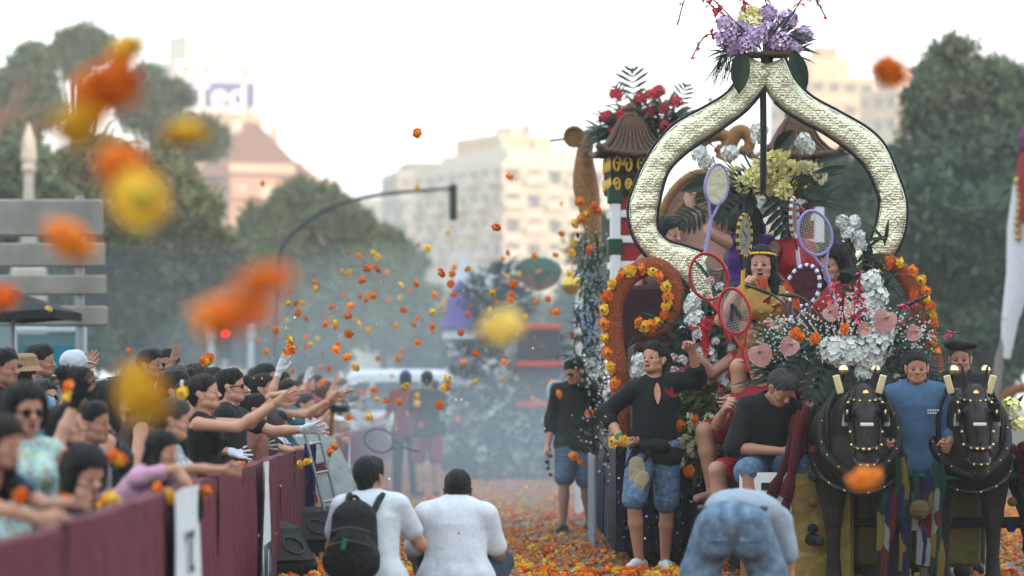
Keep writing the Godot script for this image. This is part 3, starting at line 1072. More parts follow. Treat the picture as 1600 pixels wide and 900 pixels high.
# crown lobes given as [x, y, z, r] about the tree's foot
func tree(label: String, at: Vector3, lobes: Array, col: Color, per: float, size: float, trunk: float, group: String = "trees along the avenue", called: String = "tree") -> Node3D:
	var t := thing(called, label, "tree", at, 0, group)
	var bark := mat(Color(.32, .26, .2), .95, "rough", 2.0)
	var st := mb()
	var top: float = lobes[0][1]
	tube(st, smooth_path([V3(0, -.1, 0), V3(.1 * trunk, top * .3, 0), V3(lobes[0][0] * .5, top * .62, 0), V3(lobes[0][0], top * .95, lobes[0][2])], 4), [trunk * 1.5, trunk * 1.15, trunk, trunk * .95, trunk * .9, trunk * .85, trunk * .8, trunk * .74, trunk * .68, trunk * .6, trunk * .5, trunk * .4, trunk * .25], 9)
	for l in lobes:
		var a := V3(lobes[0][0] * .4, top * rng.randf_range(.4, .62), 0)
		var b := V3(l[0], l[1], l[2])
		tube(st, smooth_path([a, a.lerp(b, .5) + V3(0, .1 * b.length() * .2, 0), b], 3), [trunk * .5, trunk * .42, trunk * .34, trunk * .28, trunk * .2, trunk * .14, trunk * .08], 6)
	obj("trunk", st, bark, t)
	var xs := []
	var cs := []
	var more := []
	for l in lobes:
		more.append(l)
		for i in 2:
			var dd: Vector3 = V3(rng.randfn(), absf(rng.randfn()) * .8 + .1, rng.randfn()).normalized() * l[3] * .95
			more.append([l[0] + dd.x, l[1] + dd.y, l[2] + dd.z, l[3] * rng.randf_range(.2, .34)])
	for l in more:
		var r: float = l[3]
		var n := int(per * 4.2 * r * r / (size * size))
		for i in n:
			var dd := V3(rng.randfn(), rng.randfn() * .8 + .1, rng.randfn()).normalized()
			var q := r * (rng.randf_range(.55, 1.0) + (.18 if rng.randf() < .12 else 0.0)) * (1.0 + .5 * folds.get_noise_3d(dd.x * 40.0 + l[0] * 9.0, dd.y * 40.0, dd.z * 40.0 + at.x))
			var pos := V3(l[0], l[1], l[2]) + dd * q * V3(1, .82, 1)
			if pos.y < .3: continue
			xs.append(Transform3D(Basis.from_euler(V3(rng.randf() * TAU, rng.randf() * TAU, rng.randf() * TAU)).scaled(Vector3.ONE * size * rng.randf_range(.7, 1.4)), pos))
			var v := rng.randf_range(.65, 1.3)
			cs.append(Color(col.r * v * rng.randf_range(.9, 1.15), col.g * v, col.b * v))
	var cr := scatter("crown", clump(), xs, cs, mat(Color.WHITE, .75, "", 1.0, {"vc": true, "back": Color(.25, .3, .1)}), t)
	cr.set_meta("kind", "stuff")
	return t

func scatter(called: String, mesh: Mesh, xs: Array, cs: Array, m: Material, parent: Node3D = self) -> MultiMeshInstance3D:
	var mm := MultiMesh.new()
	mm.transform_format = MultiMesh.TRANSFORM_3D
	mm.use_colors = cs.size() > 0
	mm.mesh = mesh
	mm.instance_count = xs.size()
	for i in xs.size():
		mm.set_instance_transform(i, xs[i])
		if cs.size(): mm.set_instance_color(i, cs[i])
	var o := MultiMeshInstance3D.new()
	o.name = numbered(called) if parent == self else called
	o.multimesh = mm
	o.material_override = m
	parent.add_child(o, true)
	return o

# a crown outlined in the photograph: blobs [px, py, radius px] at scale s
func photo_tree(label: String, s: float, foot: float, blobs: Array, col: Color, per: float = 26.0, size: float = 1.0, called: String = "tree") -> Node3D:
	var at := G(foot, s)
	var l := []
	for b in blobs:
		var p := P(b[0], b[1], s) - at
		l.append([p.x, maxf(p.y, .6), rng.randf_range(-.5, .5) * b[2] / s, b[2] / s])
	return tree(label, at, l, col, per, size, clampf(.028 * l[0][1], .12, .4), "trees along the avenue", called)

func build_trees() -> void:
	var g1 := Color(.075, .12, .07)
	var g2 := Color(.075, .115, .058)
	var g3 := Color(.115, .135, .065)
	photo_tree("tall dark tree at the left edge above the statue", 34, 40, [[45, 130, 46], [15, 170, 44], [70, 175, 34], [60, 100, 30], [20, 215, 50]], g1, 30, 1.3)
	photo_tree("small round crowned tree standing apart at upper left", 31, 130, [[128, 85, 30], [108, 70, 24], [155, 78, 26], [130, 60, 24], [118, 112, 20], [95, 90, 16]], g1, 34, 1.1)
	photo_tree("dark tree behind the orange blurs beside the white tower", 33, 235, [[238, 130, 32], [222, 178, 36], [262, 200, 34], [205, 150, 30], [300, 225, 44], [330, 215, 28], [270, 150, 26]], g1, 30, 1.2)
	photo_tree("dark bush tree between the statue and the sign boards", 60, 20, [[10, 280, 60], [40, 260, 40], [60, 320, 50], [-30, 300, 60], [0, 380, 80], [60, 420, 70]], g1, 26, 1.0)
	photo_tree("broad olive green tree behind the sign boards", 58, 200, [[180, 270, 60], [130, 260, 45], [240, 290, 62], [290, 330, 62], [210, 340, 70], [120, 350, 70], [330, 400, 55], [270, 420, 80], [190, 440, 80], [340, 470, 55], [110, 450, 70], [280, 510, 70], [200, 530, 70]], g3, 34, .8)
	photo_tree("green tree under the peach block and the curved mast", 42, 470, [[460, 330, 48], [420, 380, 56], [500, 320, 40], [540, 350, 46], [480, 420, 62], [400, 450, 60], [560, 420, 56], [440, 500, 60], [530, 490, 60]], g2, 30, .9)
	photo_tree("lower green tree left of the white corner block", 40, 600, [[590, 390, 46], [620, 430, 46], [560, 440, 46], [640, 480, 44], [600, 510, 52], [650, 540, 40]], g2, 30, .9)
	photo_tree("small tree showing above the bus shelter", 62, 100, [[90, 520, 45], [140, 540, 40], [40, 550, 44]], g1, 30, .8)
	photo_tree("dark pine on the upper right, left of the two crowns", 66, 1480, [[1470, 120, 40], [1455, 160, 44], [1490, 90, 30], [1500, 140, 40], [1475, 200, 54], [1445, 260, 50], [1500, 260, 60]], g1, 36, .75, "pine_tree")
	photo_tree("dark pine at the right edge with flat top", 66, 1570, [[1565, 130, 42], [1530, 170, 44], [1590, 150, 44], [1550, 220, 56], [1600, 230, 60], [1560, 300, 60], [1620, 160, 50]], g1, 36, .75, "pine_tree")
	photo_tree("dense dark trees' rounded crown right of the arch", 72, 1450, [[1440, 330, 60], [1400, 360, 60], [1480, 380, 66], [1520, 350, 60], [1440, 430, 70], [1500, 470, 70], [1560, 410, 64], [1590, 480, 70], [1380, 440, 60], [1420, 520, 70], [1540, 540, 70], [1600, 340, 60]], g1, 30, .8)
	photo_tree("mid green tree seen inside the arch's right half", 64, 1330, [[1330, 290, 50], [1370, 280, 40], [1300, 350, 56], [1350, 370, 60], [1320, 440, 60], [1280, 470, 56], [1260, 390, 50]], g2, 34, .8)
	photo_tree("green bush tree behind the pagoda columns", 60, 960, [[960, 400, 60], [1010, 440, 60], [930, 480, 60], [1060, 430, 60], [1120, 440, 60], [1180, 420, 60]], g2, 26, .9)
	photo_tree("far hedge tree low behind the second float", 48, 760, [[700, 520, 50], [760, 530, 50], [820, 520, 56], [880, 530, 56], [660, 560, 40]], g2, 26, .9)
	photo_tree("far leafy tree low above the crowd's raised hands", 50, 330, [[340, 540, 44], [390, 540, 46], [440, 560, 44], [500, 560, 44], [290, 560, 44], [250, 560, 40]], g1, 26, .9)
	# bare brown tree at the very corner
	var t := thing("bare_tree", "bare brown twigged tree in the upper left corner", "tree", G(-10, 36), 0, "trees along the avenue")
	var st := mb()
	tube(st, [V3(0, 0, 0), V3(.1, 6, 0), V3(.2, 12, 0)], [.3, .25, .15], 8)
	obj("trunk", st, mat(Color(.36, .26, .2), .95, "rough", 2.0), t)
	st = mb()
	for i in 130:
		var a := V3(.2, rng.randf_range(8, 14), 0)
		var d := V3(rng.randf_range(-.6, 1.0), rng.randf_range(.3, 1.2), rng.randf_range(-.8, .8)).normalized()
		var e := a + d * rng.randf_range(1, 3.5)
		tube(st, [a, a.lerp(e, .5) + V3(0, -.2, 0), e], [.05, .03, .01], 4, false)
	obj("twigs", st, mat(Color(.45, .33, .26), .95), t)

func build_street_furniture() -> void:
	var grey := mat(Color(.58, .565, .53), .6, "stone", .2)
	var steel := mat(Color(.55, .57, .58), .45, "", 1.0, {"metallic": .6})
	var s := 140.0
	var t := thing("direction_sign", "four grey stacked direction sign boards seen from behind at left", "sign", G(20, s))
	for r in [[312, 370, 163], [380, 418, 166], [430, 462, 168], [478, 510, 170]]:
		var st := mb()
		var w: float = (r[2] + 90) / s
		var h: float = (r[1] - r[0]) / s
		box(st, Vector3.ZERO, V3(w, h, .05), Basis(), .022)
		var o := obj("board", st, grey, t)
		o.position = V3((r[2] - 20) / s - w / 2, EYE + (HZ - (r[0] + r[1]) / 2.0) / s, .08)
	for x in [-.3, .75]:
		var st := mb()
		tube(st, [V3(x, 0, 0), V3(x, 3.6, 0)], .05, 10)
		obj("post", st, steel, t)
	s = 150.0
	t = thing("parasol", "dark folded parasol canopy in front of the lowest sign board", "parasol", G(20, s) )
	var st2 := mb()
	for k in 8:
		var a0 := TAU * k / 8
		var a1 := TAU * (k + 1) / 8
		var e0 := V3(cos(a0) * .72, 2.22 + .03 * (k % 2), sin(a0) * .72)
		var e1 := V3(cos(a1) * .72, 2.22 + .03 * ((k + 1) % 2), sin(a1) * .72)
		quad(st2, V3(0, 2.46, 0), V3(0, 2.46, 0) * 1.0, e1, e0)
		quad(st2, e0, e1, e1 + V3(0, -.09, 0), e0 + V3(0, -.09, 0))
	obj("canopy", st2, mat(Color(.07, .08, .09), .8, "cloth", 2.0), t)
	st2 = mb()
	tube(st2, [Vector3.ZERO, V3(0, 2.44, 0)], .022, 8)
	obj("pole", st2, steel, t)
	s = 130.0
	t = thing("advertising_panel", "street advertising panel with turquoise poster at left", "advertising panel", G(78, s))
	st2 = mb()
	var py := EYE + (HZ - 580) / s
	for a in [[V3(-.41, 1.2, 0), V3(.05, 2.0, .12)], [V3(.41, 1.2, 0), V3(.05, 2.0, .12)], [V3(0, 2.17, 0), V3(.77, .06, .12)], [V3(0, .3, 0), V3(.77, .2, .12)]]: box(st2, a[0], a[1], Basis(), .01)
	obj("frame", st2, mat(Color(.66, .72, .75), .4), t)
	st2 = mb()
	box(st2, V3(0, 1.2, 0), V3(.76, 1.84, .05))
	obj("backing", st2, mat(Color(.35, .45, .47), .3), t)
	st2 = mb()
	box(st2, V3(-.02, 1.36, .035), V3(.62, 1.24, .012))
	obj("poster", st2, mat(Color(.08, .50, .58), .35, "stone", 1.0), t)
	t = thing("shelter_panel", "pale glass shelter panel in a light frame at the left edge", "shelter", G(-20, 136.0))
	st2 = mb()
	for a in [[V3(.31, 1.15, 0), V3(.04, 2.3, .08)], [V3(-.4, 1.15, 0), V3(.04, 2.3, .08)], [V3(-.045, 2.29, 0), V3(.66, .04, .08)]]: box(st2, a[0], a[1], Basis(), .008)
	obj("frame", st2, mat(Color(.66, .72, .75), .4), t)
	st2 = mb()
	box(st2, V3(-.045, 1.25, 0), V3(.66, 2.0, .02))
	obj("panel", st2, mat(Color(.55, .62, .64), .3), t)
	# curved traffic light mast
	s = 73.0
	t = thing("traffic_light_mast", "dark curved mast arm with traffic signal over the street", "traffic light", G(430, s))
	var pts := []
	for q in [[430, 640], [430, 520], [432, 440], [438, 395], [452, 370], [480, 345], [520, 323], [570, 308], [620, 301], [670, 297], [705, 294]]: pts.append(P(q[0], q[1], s) - G(430, s))
	pts[0].y = 0.0
	st2 = mb()
	pts = smooth_path(pts, 4)
	var rad := []
	for i in pts.size(): rad.append(lerpf(.065, .03, float(i) / pts.size()))
	tube(st2, pts, rad, 10)
	obj("mast", st2, mat(Color(.13, .17, .18), .6), t)
	for q in [[P(708, 316, s) - G(430, s), 1.0]]:
		st2 = mb()
		box(st2, q[0], V3(.17, .78, .18), Basis(), .03)
		obj("signal_box", st2, mat(Color(.07, .13, .11), .6), t)
		for k in 3:
			st2 = mb()
			lathe(st2, [Vector2(.075, 0), Vector2(.075, .14), Vector2(.065, .14), Vector2(.065, .02), Vector2(.001, .02)], 12, q[0] + V3(0, .25 - k * .25, -.1), Basis(V3(1, 0, 0), -PI / 2))
			obj("lamp_hood", st2, mat(Color(.06, .1, .09), .6), t)
	t = thing("traffic_light", "pole traffic light showing red beneath the big orange blurs", "traffic light", G(352, s))
	st2 = mb()
	tube(st2, [Vector3.ZERO, V3(0, 2.4, 0)], .06, 10)
	obj("pole", st2, mat(Color(.6, .63, .64), .5), t)
	st2 = mb()
	box(st2, V3(0, 2.65, 0), V3(.3, .75, .2), Basis(), .03)
	obj("signal_box", st2, mat(Color(.07, .13, .11), .6), t)
	st2 = mb()
	ball(st2, V3(0, 2.85, .1), .1, V3(1, 1, .4))
	obj("red_lamp", st2, mat(Color(1.0, .12, .1), .3, "", 1.0, {"emit": 2.5}), t)
	for q in [[330, "pale grey lamp pole left of the red traffic light"], [392, "pale grey lamp pole right of the red traffic light"]]:
		t = thing("lamp_pole", q[1], "pole", G(q[0], 78))
		st2 = mb()
		lathe(st2, [Vector2(.12, 0), Vector2(.12, .5), Vector2(.075, .55), Vector2(.06, 2.6), Vector2(.09, 2.62), Vector2(.09, 2.9), Vector2(.01, 2.95)], 10, Vector3.ZERO)
		obj("shaft", st2, mat(Color(.66, .7, .71), .5), t)
	# pale stone finial on its column
	s = 64.0
	t = thing("stone_column", "white stone column with carved finial above the left trees", "column", G(45, s))
	st2 = mb()
	lathe(st2, [Vector2(.45, 0), Vector2(.45, 4.6), Vector2(.22, 4.8), Vector2(.2, 5.6)], 16, Vector3.ZERO)
	obj("shaft", st2, mat(Color(.75, .70, .64), .8, "stone", .5), t)
	st2 = mb()
	lathe(st2, [Vector2(.3, 5.6), Vector2(.2, 5.85), Vector2(.13, 6.1), Vector2(.12, 6.9), Vector2(.2, 7.05), Vector2(.14, 7.15), Vector2(.2, 7.3), Vector2(.17, 7.7), Vector2(.06, 8.05), Vector2(.01, 8.2)], 14, Vector3.ZERO)
	obj("finial", st2, mat(Color(.80, .76, .70), .8, "stone", .5), t)
	# vans far down the street
	for v in [[612, 68.0, 100, "white van parked beyond the barrier, left of the camera operators", -12.0], [655, 66.0, 60, "white van nose showing right beside the camera operators", 4.0]]:
		van(v[3], G(v[0], v[1]), v[4])
	# figure float cut by the right edge
	s = 110.0
	t = thing("float_figure", "tall white and red float figure with gold scales at right edge", "parade float", G(1600, s))
	st2 = mb()
	var body := []
	for q in [[1622, 210, .1], [1614, 290, .28], [1606, 360, .3], [1594, 430, .2], [1578, 500, .12], [1571, 560, .07]]: body.append([P(q[0], q[1], s) - G(1600, s), q[2]])
	for i in body.size() - 1: tube(st2, [body[i][0], body[i + 1][0]], [body[i][1], body[i + 1][1]], 12, i == 0)
	obj("white_body", st2, mat(Color(.78, .78, .80), .8, "cloth", 1.0), t)
	st2 = mb()
	tube(st2, [P(1612, 205, s) - G(1600, s), P(1610, 290, s) - G(1600, s) + V3(0, 0, .2), P(1606, 350, s) - G(1600, s) + V3(0, 0, .3)], [.12, .26, .14], 12)
	obj("red_cape", st2, mat(Color(.55, .06, .1), .8, "cloth", 1.0), t)
	st2 = mb()
	ball(st2, P(1600, 225, s) - G(1600, s) + V3(.05, 0, .1), .2, V3(.8, 1.4, .8), 10)
	obj("purple_plume", st2, mat(Color(.5, .16, .45), .9, "hair", 4.0), t)
	for k in 9:
		st2 = mb()
		ball(st2, P(1582 + 3 * sin(k * .7), 285 + k * 11, s) - G(1600, s) + V3(.02 + .004 * k, 0, .3), .055, V3(1, 1.1, .3), 10)
		obj("gold_scale", st2, mat(Color(.72, .6, .36), .4, "", 1.0, {"metallic": .6}), t)
	st2 = mb()
	tube(st2, [P(1552, 640, s) - G(1600, s), P(1562, 560, s) - G(1600, s), P(1588, 470, s) - G(1600, s)], [.07, .065, .06], 8)
	obj("leaning_pole", st2, mat(Color(.45, .42, .4), .8), t)
	var arch := []
	for k in 13:
		var a := PI * k / 12
		arch.append(P(1602 - cos(a) * 46, 652 - sin(a) * 46, s) - G(1600, s))
	st2 = mb()
	tube(st2, arch, .07, 8)
	obj("orange_arch", st2, mat(Color(.62, .36, .18), .8, "rough", 2.0), t)
	st2 = mb()
	box(st2, V3(.1, .55, 0), V3(1.0, 1.1, 1.6), Basis(), .05)
	obj("skirt_base", st2, mat(Color(.6, .6, .56), .8, "cloth", 1.0), t)

func van(label: String, at: Vector3, yaw: float) -> void:
	var t := thing("van", label, "van", at, deg_to_rad(yaw), "white vans beyond the barrier")
	var white := mat(Color(.8, .82, .83), .35)
	var st := mb()
	box(st, V3(0, 1.25, -1.2), V3(1.9, 1.7, 3.4), Basis(), .12)
	box(st, V3(0, .75, .95), V3(1.85, .8, 1.2), Basis(), .15)
	obj("body", st, white, t)
	st = mb()
	var b := Basis(V3(1, 0, 0), -.6)
	box(st, V3(0, 1.5, .68), V3(1.6, .85, .06), b, .02)
	obj("windscreen", st, mat(Color(.12, .14, .16), .1), t)
	for sx in [-.92, .92]:
		for z in [-2.2, .9]:
			st = mb()
			lathe(st, [Vector2(.01, -.11), Vector2(.2, -.12), Vector2(.34, -.1), Vector2(.34, .1), Vector2(.2, .12), Vector2(.01, .11)], 14, V3(sx, .34, z), Basis(V3(0, 0, 1), PI / 2))
			obj("wheel", st, mat(Color(.05, .05, .05), .8), t)
	for sx in [-.7, .7]:
		st = mb()
		ball(st, V3(sx, .85, 1.54), .13, V3(1.2, .8, .4), 8)
		obj("headlight", st, mat(Color(.8, .82, .85), .1), t)

# ---------- the flower float ----------
func petal_mat() -> StandardMaterial3D: return mat(Color.WHITE, .8, "", 1.0, {"vc": true, "back": Color(.25, .25, .25)})
func green(c: float = 1.0) -> StandardMaterial3D: return mat(Color(.13, .27, .15).lightened(c * .08 - .08) if c > 1.0 else Color(.13 * c, .27 * c, .15 * c), .5, "leaf", 3.0, {"back": Color(.08, .15, .05)})

# the racket's own plane is its local xy; the head's centre is the origin and the handle points down
func racket(label: String, at: Vector3, b: Basis, w: float, h: float, frame_m: Material, string_m: Material, handle: float, wrap: Material = null, face: Material = null, mark: int = 0) -> Node3D:
	var t := thing("racket", label, "racket", at, 0, "tennis rackets on the float")
	t.basis = b
	var st := mb()
	var ring := []
	for i in 33:
		var a := TAU * i / 32.0
		ring.append(V3(sin(a) * w * .5 * (1.0 - .08 * cos(a)), cos(a) * h * .5, 0))
	tube(st, ring, .0115, 8, false)
	obj("frame", st, frame_m, t)
	if wrap:
		st = mb()
		for i in 32:
			if i % 2: continue
			st = mb()
			tube(st, [ring[i], ring[i + 1]], .0145, 7)
			obj("tape_turn", st, wrap, t)
	st = mb()
	for i in range(-6, 7):
		var x := w * .5 * i / 7.0
		var e := sqrt(1.0 - pow(i / 7.0, 2)) * h * .5
		tube(st, [V3(x, -e, .001), V3(x, e, .001)], .0016, 3, false)
	for i in range(-8, 9):
		var y := h * .5 * i / 9.0
		var e := sqrt(1.0 - pow(i / 9.0, 2)) * w * .5
		tube(st, [V3(-e, y, -.001), V3(e, y, -.001)], .0016, 3, false)
	obj("string_bed", st, string_m, t)
	if face:
		st = mb()
		var poly := PackedVector2Array()
		for i in 24: poly.append(Vector2(sin(TAU * i / 24) * w * .46, cos(TAU * i / 24) * h * .47))
		slab(st, poly, V3(0, 0, 0), Basis(), .008)
		obj("cloth_face", st, face, t)
	if mark == 1:
		st = mb()
		for sg in [-1.0, 1.0]: tube(st, [V3(.0, h * .16, .004), V3(sg * w * .17, -h * .2, .004)], .012, 4)
		obj("painted_mark", st, mat(Color(.16, .14, .16), .8), t)
	elif mark == 2:
		st = mb()
		tube(st, smooth_path([V3(w * .2, h * .22, .006), V3(0, h * .27, .006), V3(-w * .15, h * .12, .006), V3(w * .1, -.0, .006), V3(w * .15, -h * .15, .006), V3(-w * .1, -h * .24, .006)], 4), .006, 4)
		obj("painted_mark", st, mat(Color(.5, .42, .2), .8), t)
	st = mb()
	for sg in [-1.0, 1.0]: tube(st, [V3(sg * w * .24, -h * .45, 0), V3(sg * .012, -h * .5 - .1, 0)], .011, 7)
	obj("throat", st, frame_m, t)
	st = mb()
	tube(st, [V3(0, -h * .5 - .09, 0), V3(0, -h * .5 - .1 - handle, 0)], [.015, .017], 9)
	obj("handle", st, wrap if wrap else frame_m, t)
	return t

func turn_to(tilt: float, yaw: float) -> Basis:
	return Basis(Vector3.UP, deg_to_rad(yaw)) * Basis(Vector3.BACK, deg_to_rad(tilt))

# a bunch: a thing whose parts are leaves and heads
func pagoda(label: String, px: float, roof_y: float, s: float, h: float, scale: float) -> void:
	# roof_y: photograph height of the eaves; the column goes down to the platform
	var eave := EYE + (HZ - roof_y) / s
	var t := thing("pagoda_column", label, "pagoda column", G(px, s) + V3(0, .9, 0), deg_to_rad(8), "pagoda columns at the back of the float")
	var y := eave - .9
	var wood := mat(Color(.42, .30, .22), .75, "rough", 2.0)
	var gold := mat(Color(.80, .64, .22), .4, "", 1.0, {"metallic": .5})
	var red := mat(Color(.58, .07, .10), .7, "cloth", 2.0)
	var white := mat(Color(.8, .8, .8), .7)
	var gr := mat(Color(.05, .22, .13), .6)
	var w := .30 * scale
	# roof: swept square cap with ribs and rolled eaves
	var prof := [Vector2(1.30, 0.0), Vector2(1.0, .10), Vector2(.72, .27), Vector2(.5, .5), Vector2(.3, .66)]
	var st := mb()
	for i in prof.size(): prof[i] = Vector2(prof[i].x * w * 1.45, prof[i].y * scale * .62)
	lathe(st, prof, 4, V3(0, y, 0), Basis(Vector3.UP, PI / 4), false)
	obj("roof", st, wood, t)
	for k in 4:
		var b := Basis(Vector3.UP, k * PI / 2)
		for i in range(-5, 6):
			var rb := mb()
			var pts := []
			for q in prof:
				var e: float = q.x * .7071
				pts.append(b * V3(e * i / 5.0, q.y + y + .012, e))
			tube(rb, pts, .019 * scale, 5)
			if k == 0 or k == 3 or k == 1: obj("roof_rib", rb, wood, t)
		var ev := mb()
		var e0: float = prof[0].x * .7071
		tube(ev, [b * V3(-e0 * 1.04, y + .03, e0), b * V3(0, y - .01, e0 * .98), b * V3(e0 * 1.04, y + .03, e0)], .032 * scale, 7)
		obj("eave", ev, wood, t)
		ev = mb()
		ball(ev, b * V3(e0 * 1.05, y + .05, e0 * 1.05), .05 * scale, Vector3.ONE, 8)
		obj("eave_knob", ev, wood, t)
	st = mb()
	lathe(st, [Vector2(.11, .36), Vector2(.075, .41), Vector2(.09, .45), Vector2(.06, .49), Vector2(.08, .53), Vector2(.05, .58), Vector2(.01, .6)].map(func(q): return q * scale), 10, V3(0, y, 0))
	obj("finial", st, wood, t)
	# carved frieze
	st = mb()
	box(st, V3(0, y - .23 * scale, 0), V3(w * 1.75, .44 * scale, w * 1.75), Basis(), .015)
	obj("frieze_block", st, mat(Color(.17, .11, .07), .8, "rough", 2.0), t)
	for fc in [0.0, -PI / 2]:
		var b := Basis(Vector3.UP, fc)
		for sg in [-1.0, 1.0]:
			var u := w * .87
			var cs := mb()
			for l in [[.24, -.13, .17, 1.0], [.66, -.13, .17, -1.0], [.24, -.35, .12, -1.0], [.66, -.35, .14, 1.0]]:
				var pts := []
				for q in 11:
					var an: float = q * .85
					var rr: float = l[2] * (1.0 - q / 13.0)
					pts.append(b * V3((l[0] + cos(an) * rr * l[3]) * w * sg, y + (l[1] + sin(an) * rr * .62) * scale, u + .006))
				tube(cs, smooth_path(pts, 2), .014 * scale, 5)
			obj("gold_scroll", cs, gold, t)
	# lattice shaft
	st = mb()
	box(st, V3(0, (y - .45 * scale) / 2, 0), V3(w * 1.35, y - .45 * scale, w * 1.35))
	obj("red_shaft", st, red, t)
	var yy := y - .47 * scale
	var k2 := 0
	while yy > .1:
		for fc in [0.0, -PI / 2]:
			var b := Basis(Vector3.UP, fc)
			var r := mb()
			box(r, b * V3(0, yy - .17, w * .69), b * V3(w * 1.3, .07, .05) if fc == 0.0 else V3(.05, .07, w * 1.3), Basis(), .008)
			obj("white_rail", r, white, t)
		if k2 % 2 == 0:
			for sx in [-1.0, 1.0]:
				var r := mb()
				box(r, V3(sx * w * .72, yy, w * .72), V3(.16, .18, .12) * scale, Basis(), .01)
				obj("green_block", r, gr, t)
		yy -= .24
		k2 += 1
	for sx in [-1.0, 1.0]:
		st = mb()
		box(st, V3(sx * w * .7, (y - .45 * scale) / 2, w * .7), V3(.09, y - .46 * scale, .09), Basis(), .01)
		obj("white_post", st, white, t)

func build_float() -> void:
	build_platform()
	build_arch()
	build_spirals()
	pagoda("pagoda roofed red and white lattice column left of the golden arch", 985, 243, 165, 3.0, .84)
	pagoda("pagoda roofed column seen through the right half of the arch", 1243, 246, 168, 3.0, .84)
	build_backdrop()
	build_bouquets()
	build_riders()
	build_rackets()
	build_second_float()

func build_platform() -> void:
	var t := thing("float_wagon", "flower float wagon with purple glitter skirt and gold front", "parade float", V3(1.85, 0, -28.5))
	var glit := mat(Color(.11, .10, .19), .35, "rough", 6.0, {"metallic": .5})
	var st := mb()
	box(st, V3(.05, 1.0, -1.0), V3(2.16, .14, 9.5), Basis(), .02)
	obj("deck", st, mat(Color(.2, .16, .14), .8, "rough", 1.0), t)
	# pleated glitter skirt, left flank and front
	for f in [[V3(-1.05, 0, 3.8), V3(0, 0, -1), 9.5, "skirt"], [V3(1.16, 0, 3.8), V3(0, 0, -1), 9.5, "skirt"], [V3(-1.05, 0, 3.8), V3(1, 0, 0), 2.21, "skirt"]]:
		st = mb()
		var n := int(f[2] * 16)
		var nor: Vector3 = (f[1] as Vector3).cross(Vector3.UP)
		for i in n:
			for r in 5:
				var g := func(x: int, y: int) -> Vector3: return f[0] + f[1] * (f[2] * x / n) + V3(0, 1.03 - y * .18, 0) + nor * (.02 + .025 * sin(x * 1.9 + sin(x * .7)) * (.3 + y * .2))
				quad(st, g.call(i, r), g.call(i + 1, r), g.call(i + 1, r + 1), g.call(i, r + 1))
		var sk := obj(f[3], st, glit, t)
		var sx := []
		var sc := []
		for i in int(f[2] * 190):
			sx.append(Transform3D(Basis.from_euler(V3(rng.randfn(0, .5), rng.randf() * 6, rng.randfn(0, .5))), f[0] + f[1] * (f[2] * rng.randf()) + V3(0, rng.randf_range(.12, 1.02), 0) + nor * .056))
			sc.append([Color(.3, .1, .45), Color(.1, .2, .5), Color(.5, .1, .3), Color(.5, .5, .55), Color(.1, .35, .3)][rng.randi() % 5])
		var chip := BoxMesh.new()
		chip.size = V3(.016, .016, .003)
		scatter("sequins", chip, sx, sc, mat(Color.WHITE, .25, "", 1.0, {"vc": true, "metallic": .7}), sk).set_meta("kind", "stuff")
	st = mb()
	box(st, V3(.45, 1.0, 4.5), V3(1.36, .12, 1.5), Basis(), .02)
	obj("front_shelf", st, mat(Color(.2, .16, .14), .8, "rough", 1.0), t)
	st = mb()
	box(st, V3(.45, .5, 4.4), V3(1.3, .9, 1.1), Basis(), .02)
	obj("shelf_box", st, mat(Color(.06, .06, .12), .7, "cloth", 1.5), t)
	for sx in [-.85, .85]:
		for z in [2.4, -3.6]:
			st = mb()
			lathe(st, [Vector2(.02, -.06), Vector2(.3, -.07), Vector2(.36, -.05), Vector2(.36, .05), Vector2(.3, .07), Vector2(.02, .06)], 18, V3(sx, .37, z), Basis(V3(0, 0, 1), PI / 2))
			obj("wheel", st, mat(Color(.05, .05, .05), .8), t)
	# stepped tiers the riders sit on
	for q in [[V3(.62, 1.25, 4.1), V3(.9, .42, .8)], [V3(.05, 1.4, 2.9), V3(1.9, .7, 1.4)], [V3(.05, 1.65, .9), V3(2.0, 1.2, 2.4)]]:
		st = mb()
		box(st, q[0], q[1], Basis(), .03)
		obj("tier", st, mat(Color(.20, .06, .09), .85, "cloth", 2.0), t)
	# white picket strip low on the left flank
	for k in 7:
		st = mb()
		box(st, V3(-1.13, .42, .6 - k * .3), V3(.03, .8, .06), Basis(), .006)
		obj("picket", st, mat(Color(.5, .52, .55), .7), t)
	# gold draped box ahead of the deck, on which the driver sits
	t = thing("driver_box", "gold cloth covered driver's box behind the horses", "box", G(1222, 224), deg_to_rad(4))
	st = mb()
	box(st, V3(.1, .40, 0), V3(.72, .78, .55), Basis(), .03)
	obj("gold_cover", st, mat(Color(.58, .50, .26), .4, "cloth", 2.0, {"metallic": .45}), t)
	st = mb()
	box(st, V3(-.16, .66, .285), V3(.36, .27, .012))
	obj("white_notice", st, mat(Color(.82, .82, .82), .8), t)
	st = mb()
	box(st, V3(-.12, .70, .293), V3(.14, .05, .01))
	obj("black_bar", st, mat(Color(.05, .05, .05), .8), t)
	st = mb()
	box(st, V3(.95, .5, -.15), V3(.9, .75, .4), Basis(), .03)
	obj("front_panel", st, mat(Color(.42, .37, .2), .5, "cloth", 2.0, {"metallic": .3}), t)

func sequin_tex() -> ImageTexture:
	var im := Image.create(256, 256, false, Image.FORMAT_RGB8)
	for y in 256:
		for x in 256:
			var row := y / 16
			var xx := fmod(x + (8 if row % 2 else 0), 16.0) - 8.0
			var yy := fmod(y, 16.0) - 8.0
			var d := sqrt(xx * xx + yy * yy) / 8.0
			im.set_pixel(x, y, Color.WHITE * clampf(1.1 - d * d * .9, 0, 1))
	return ImageTexture.create_from_image(im)

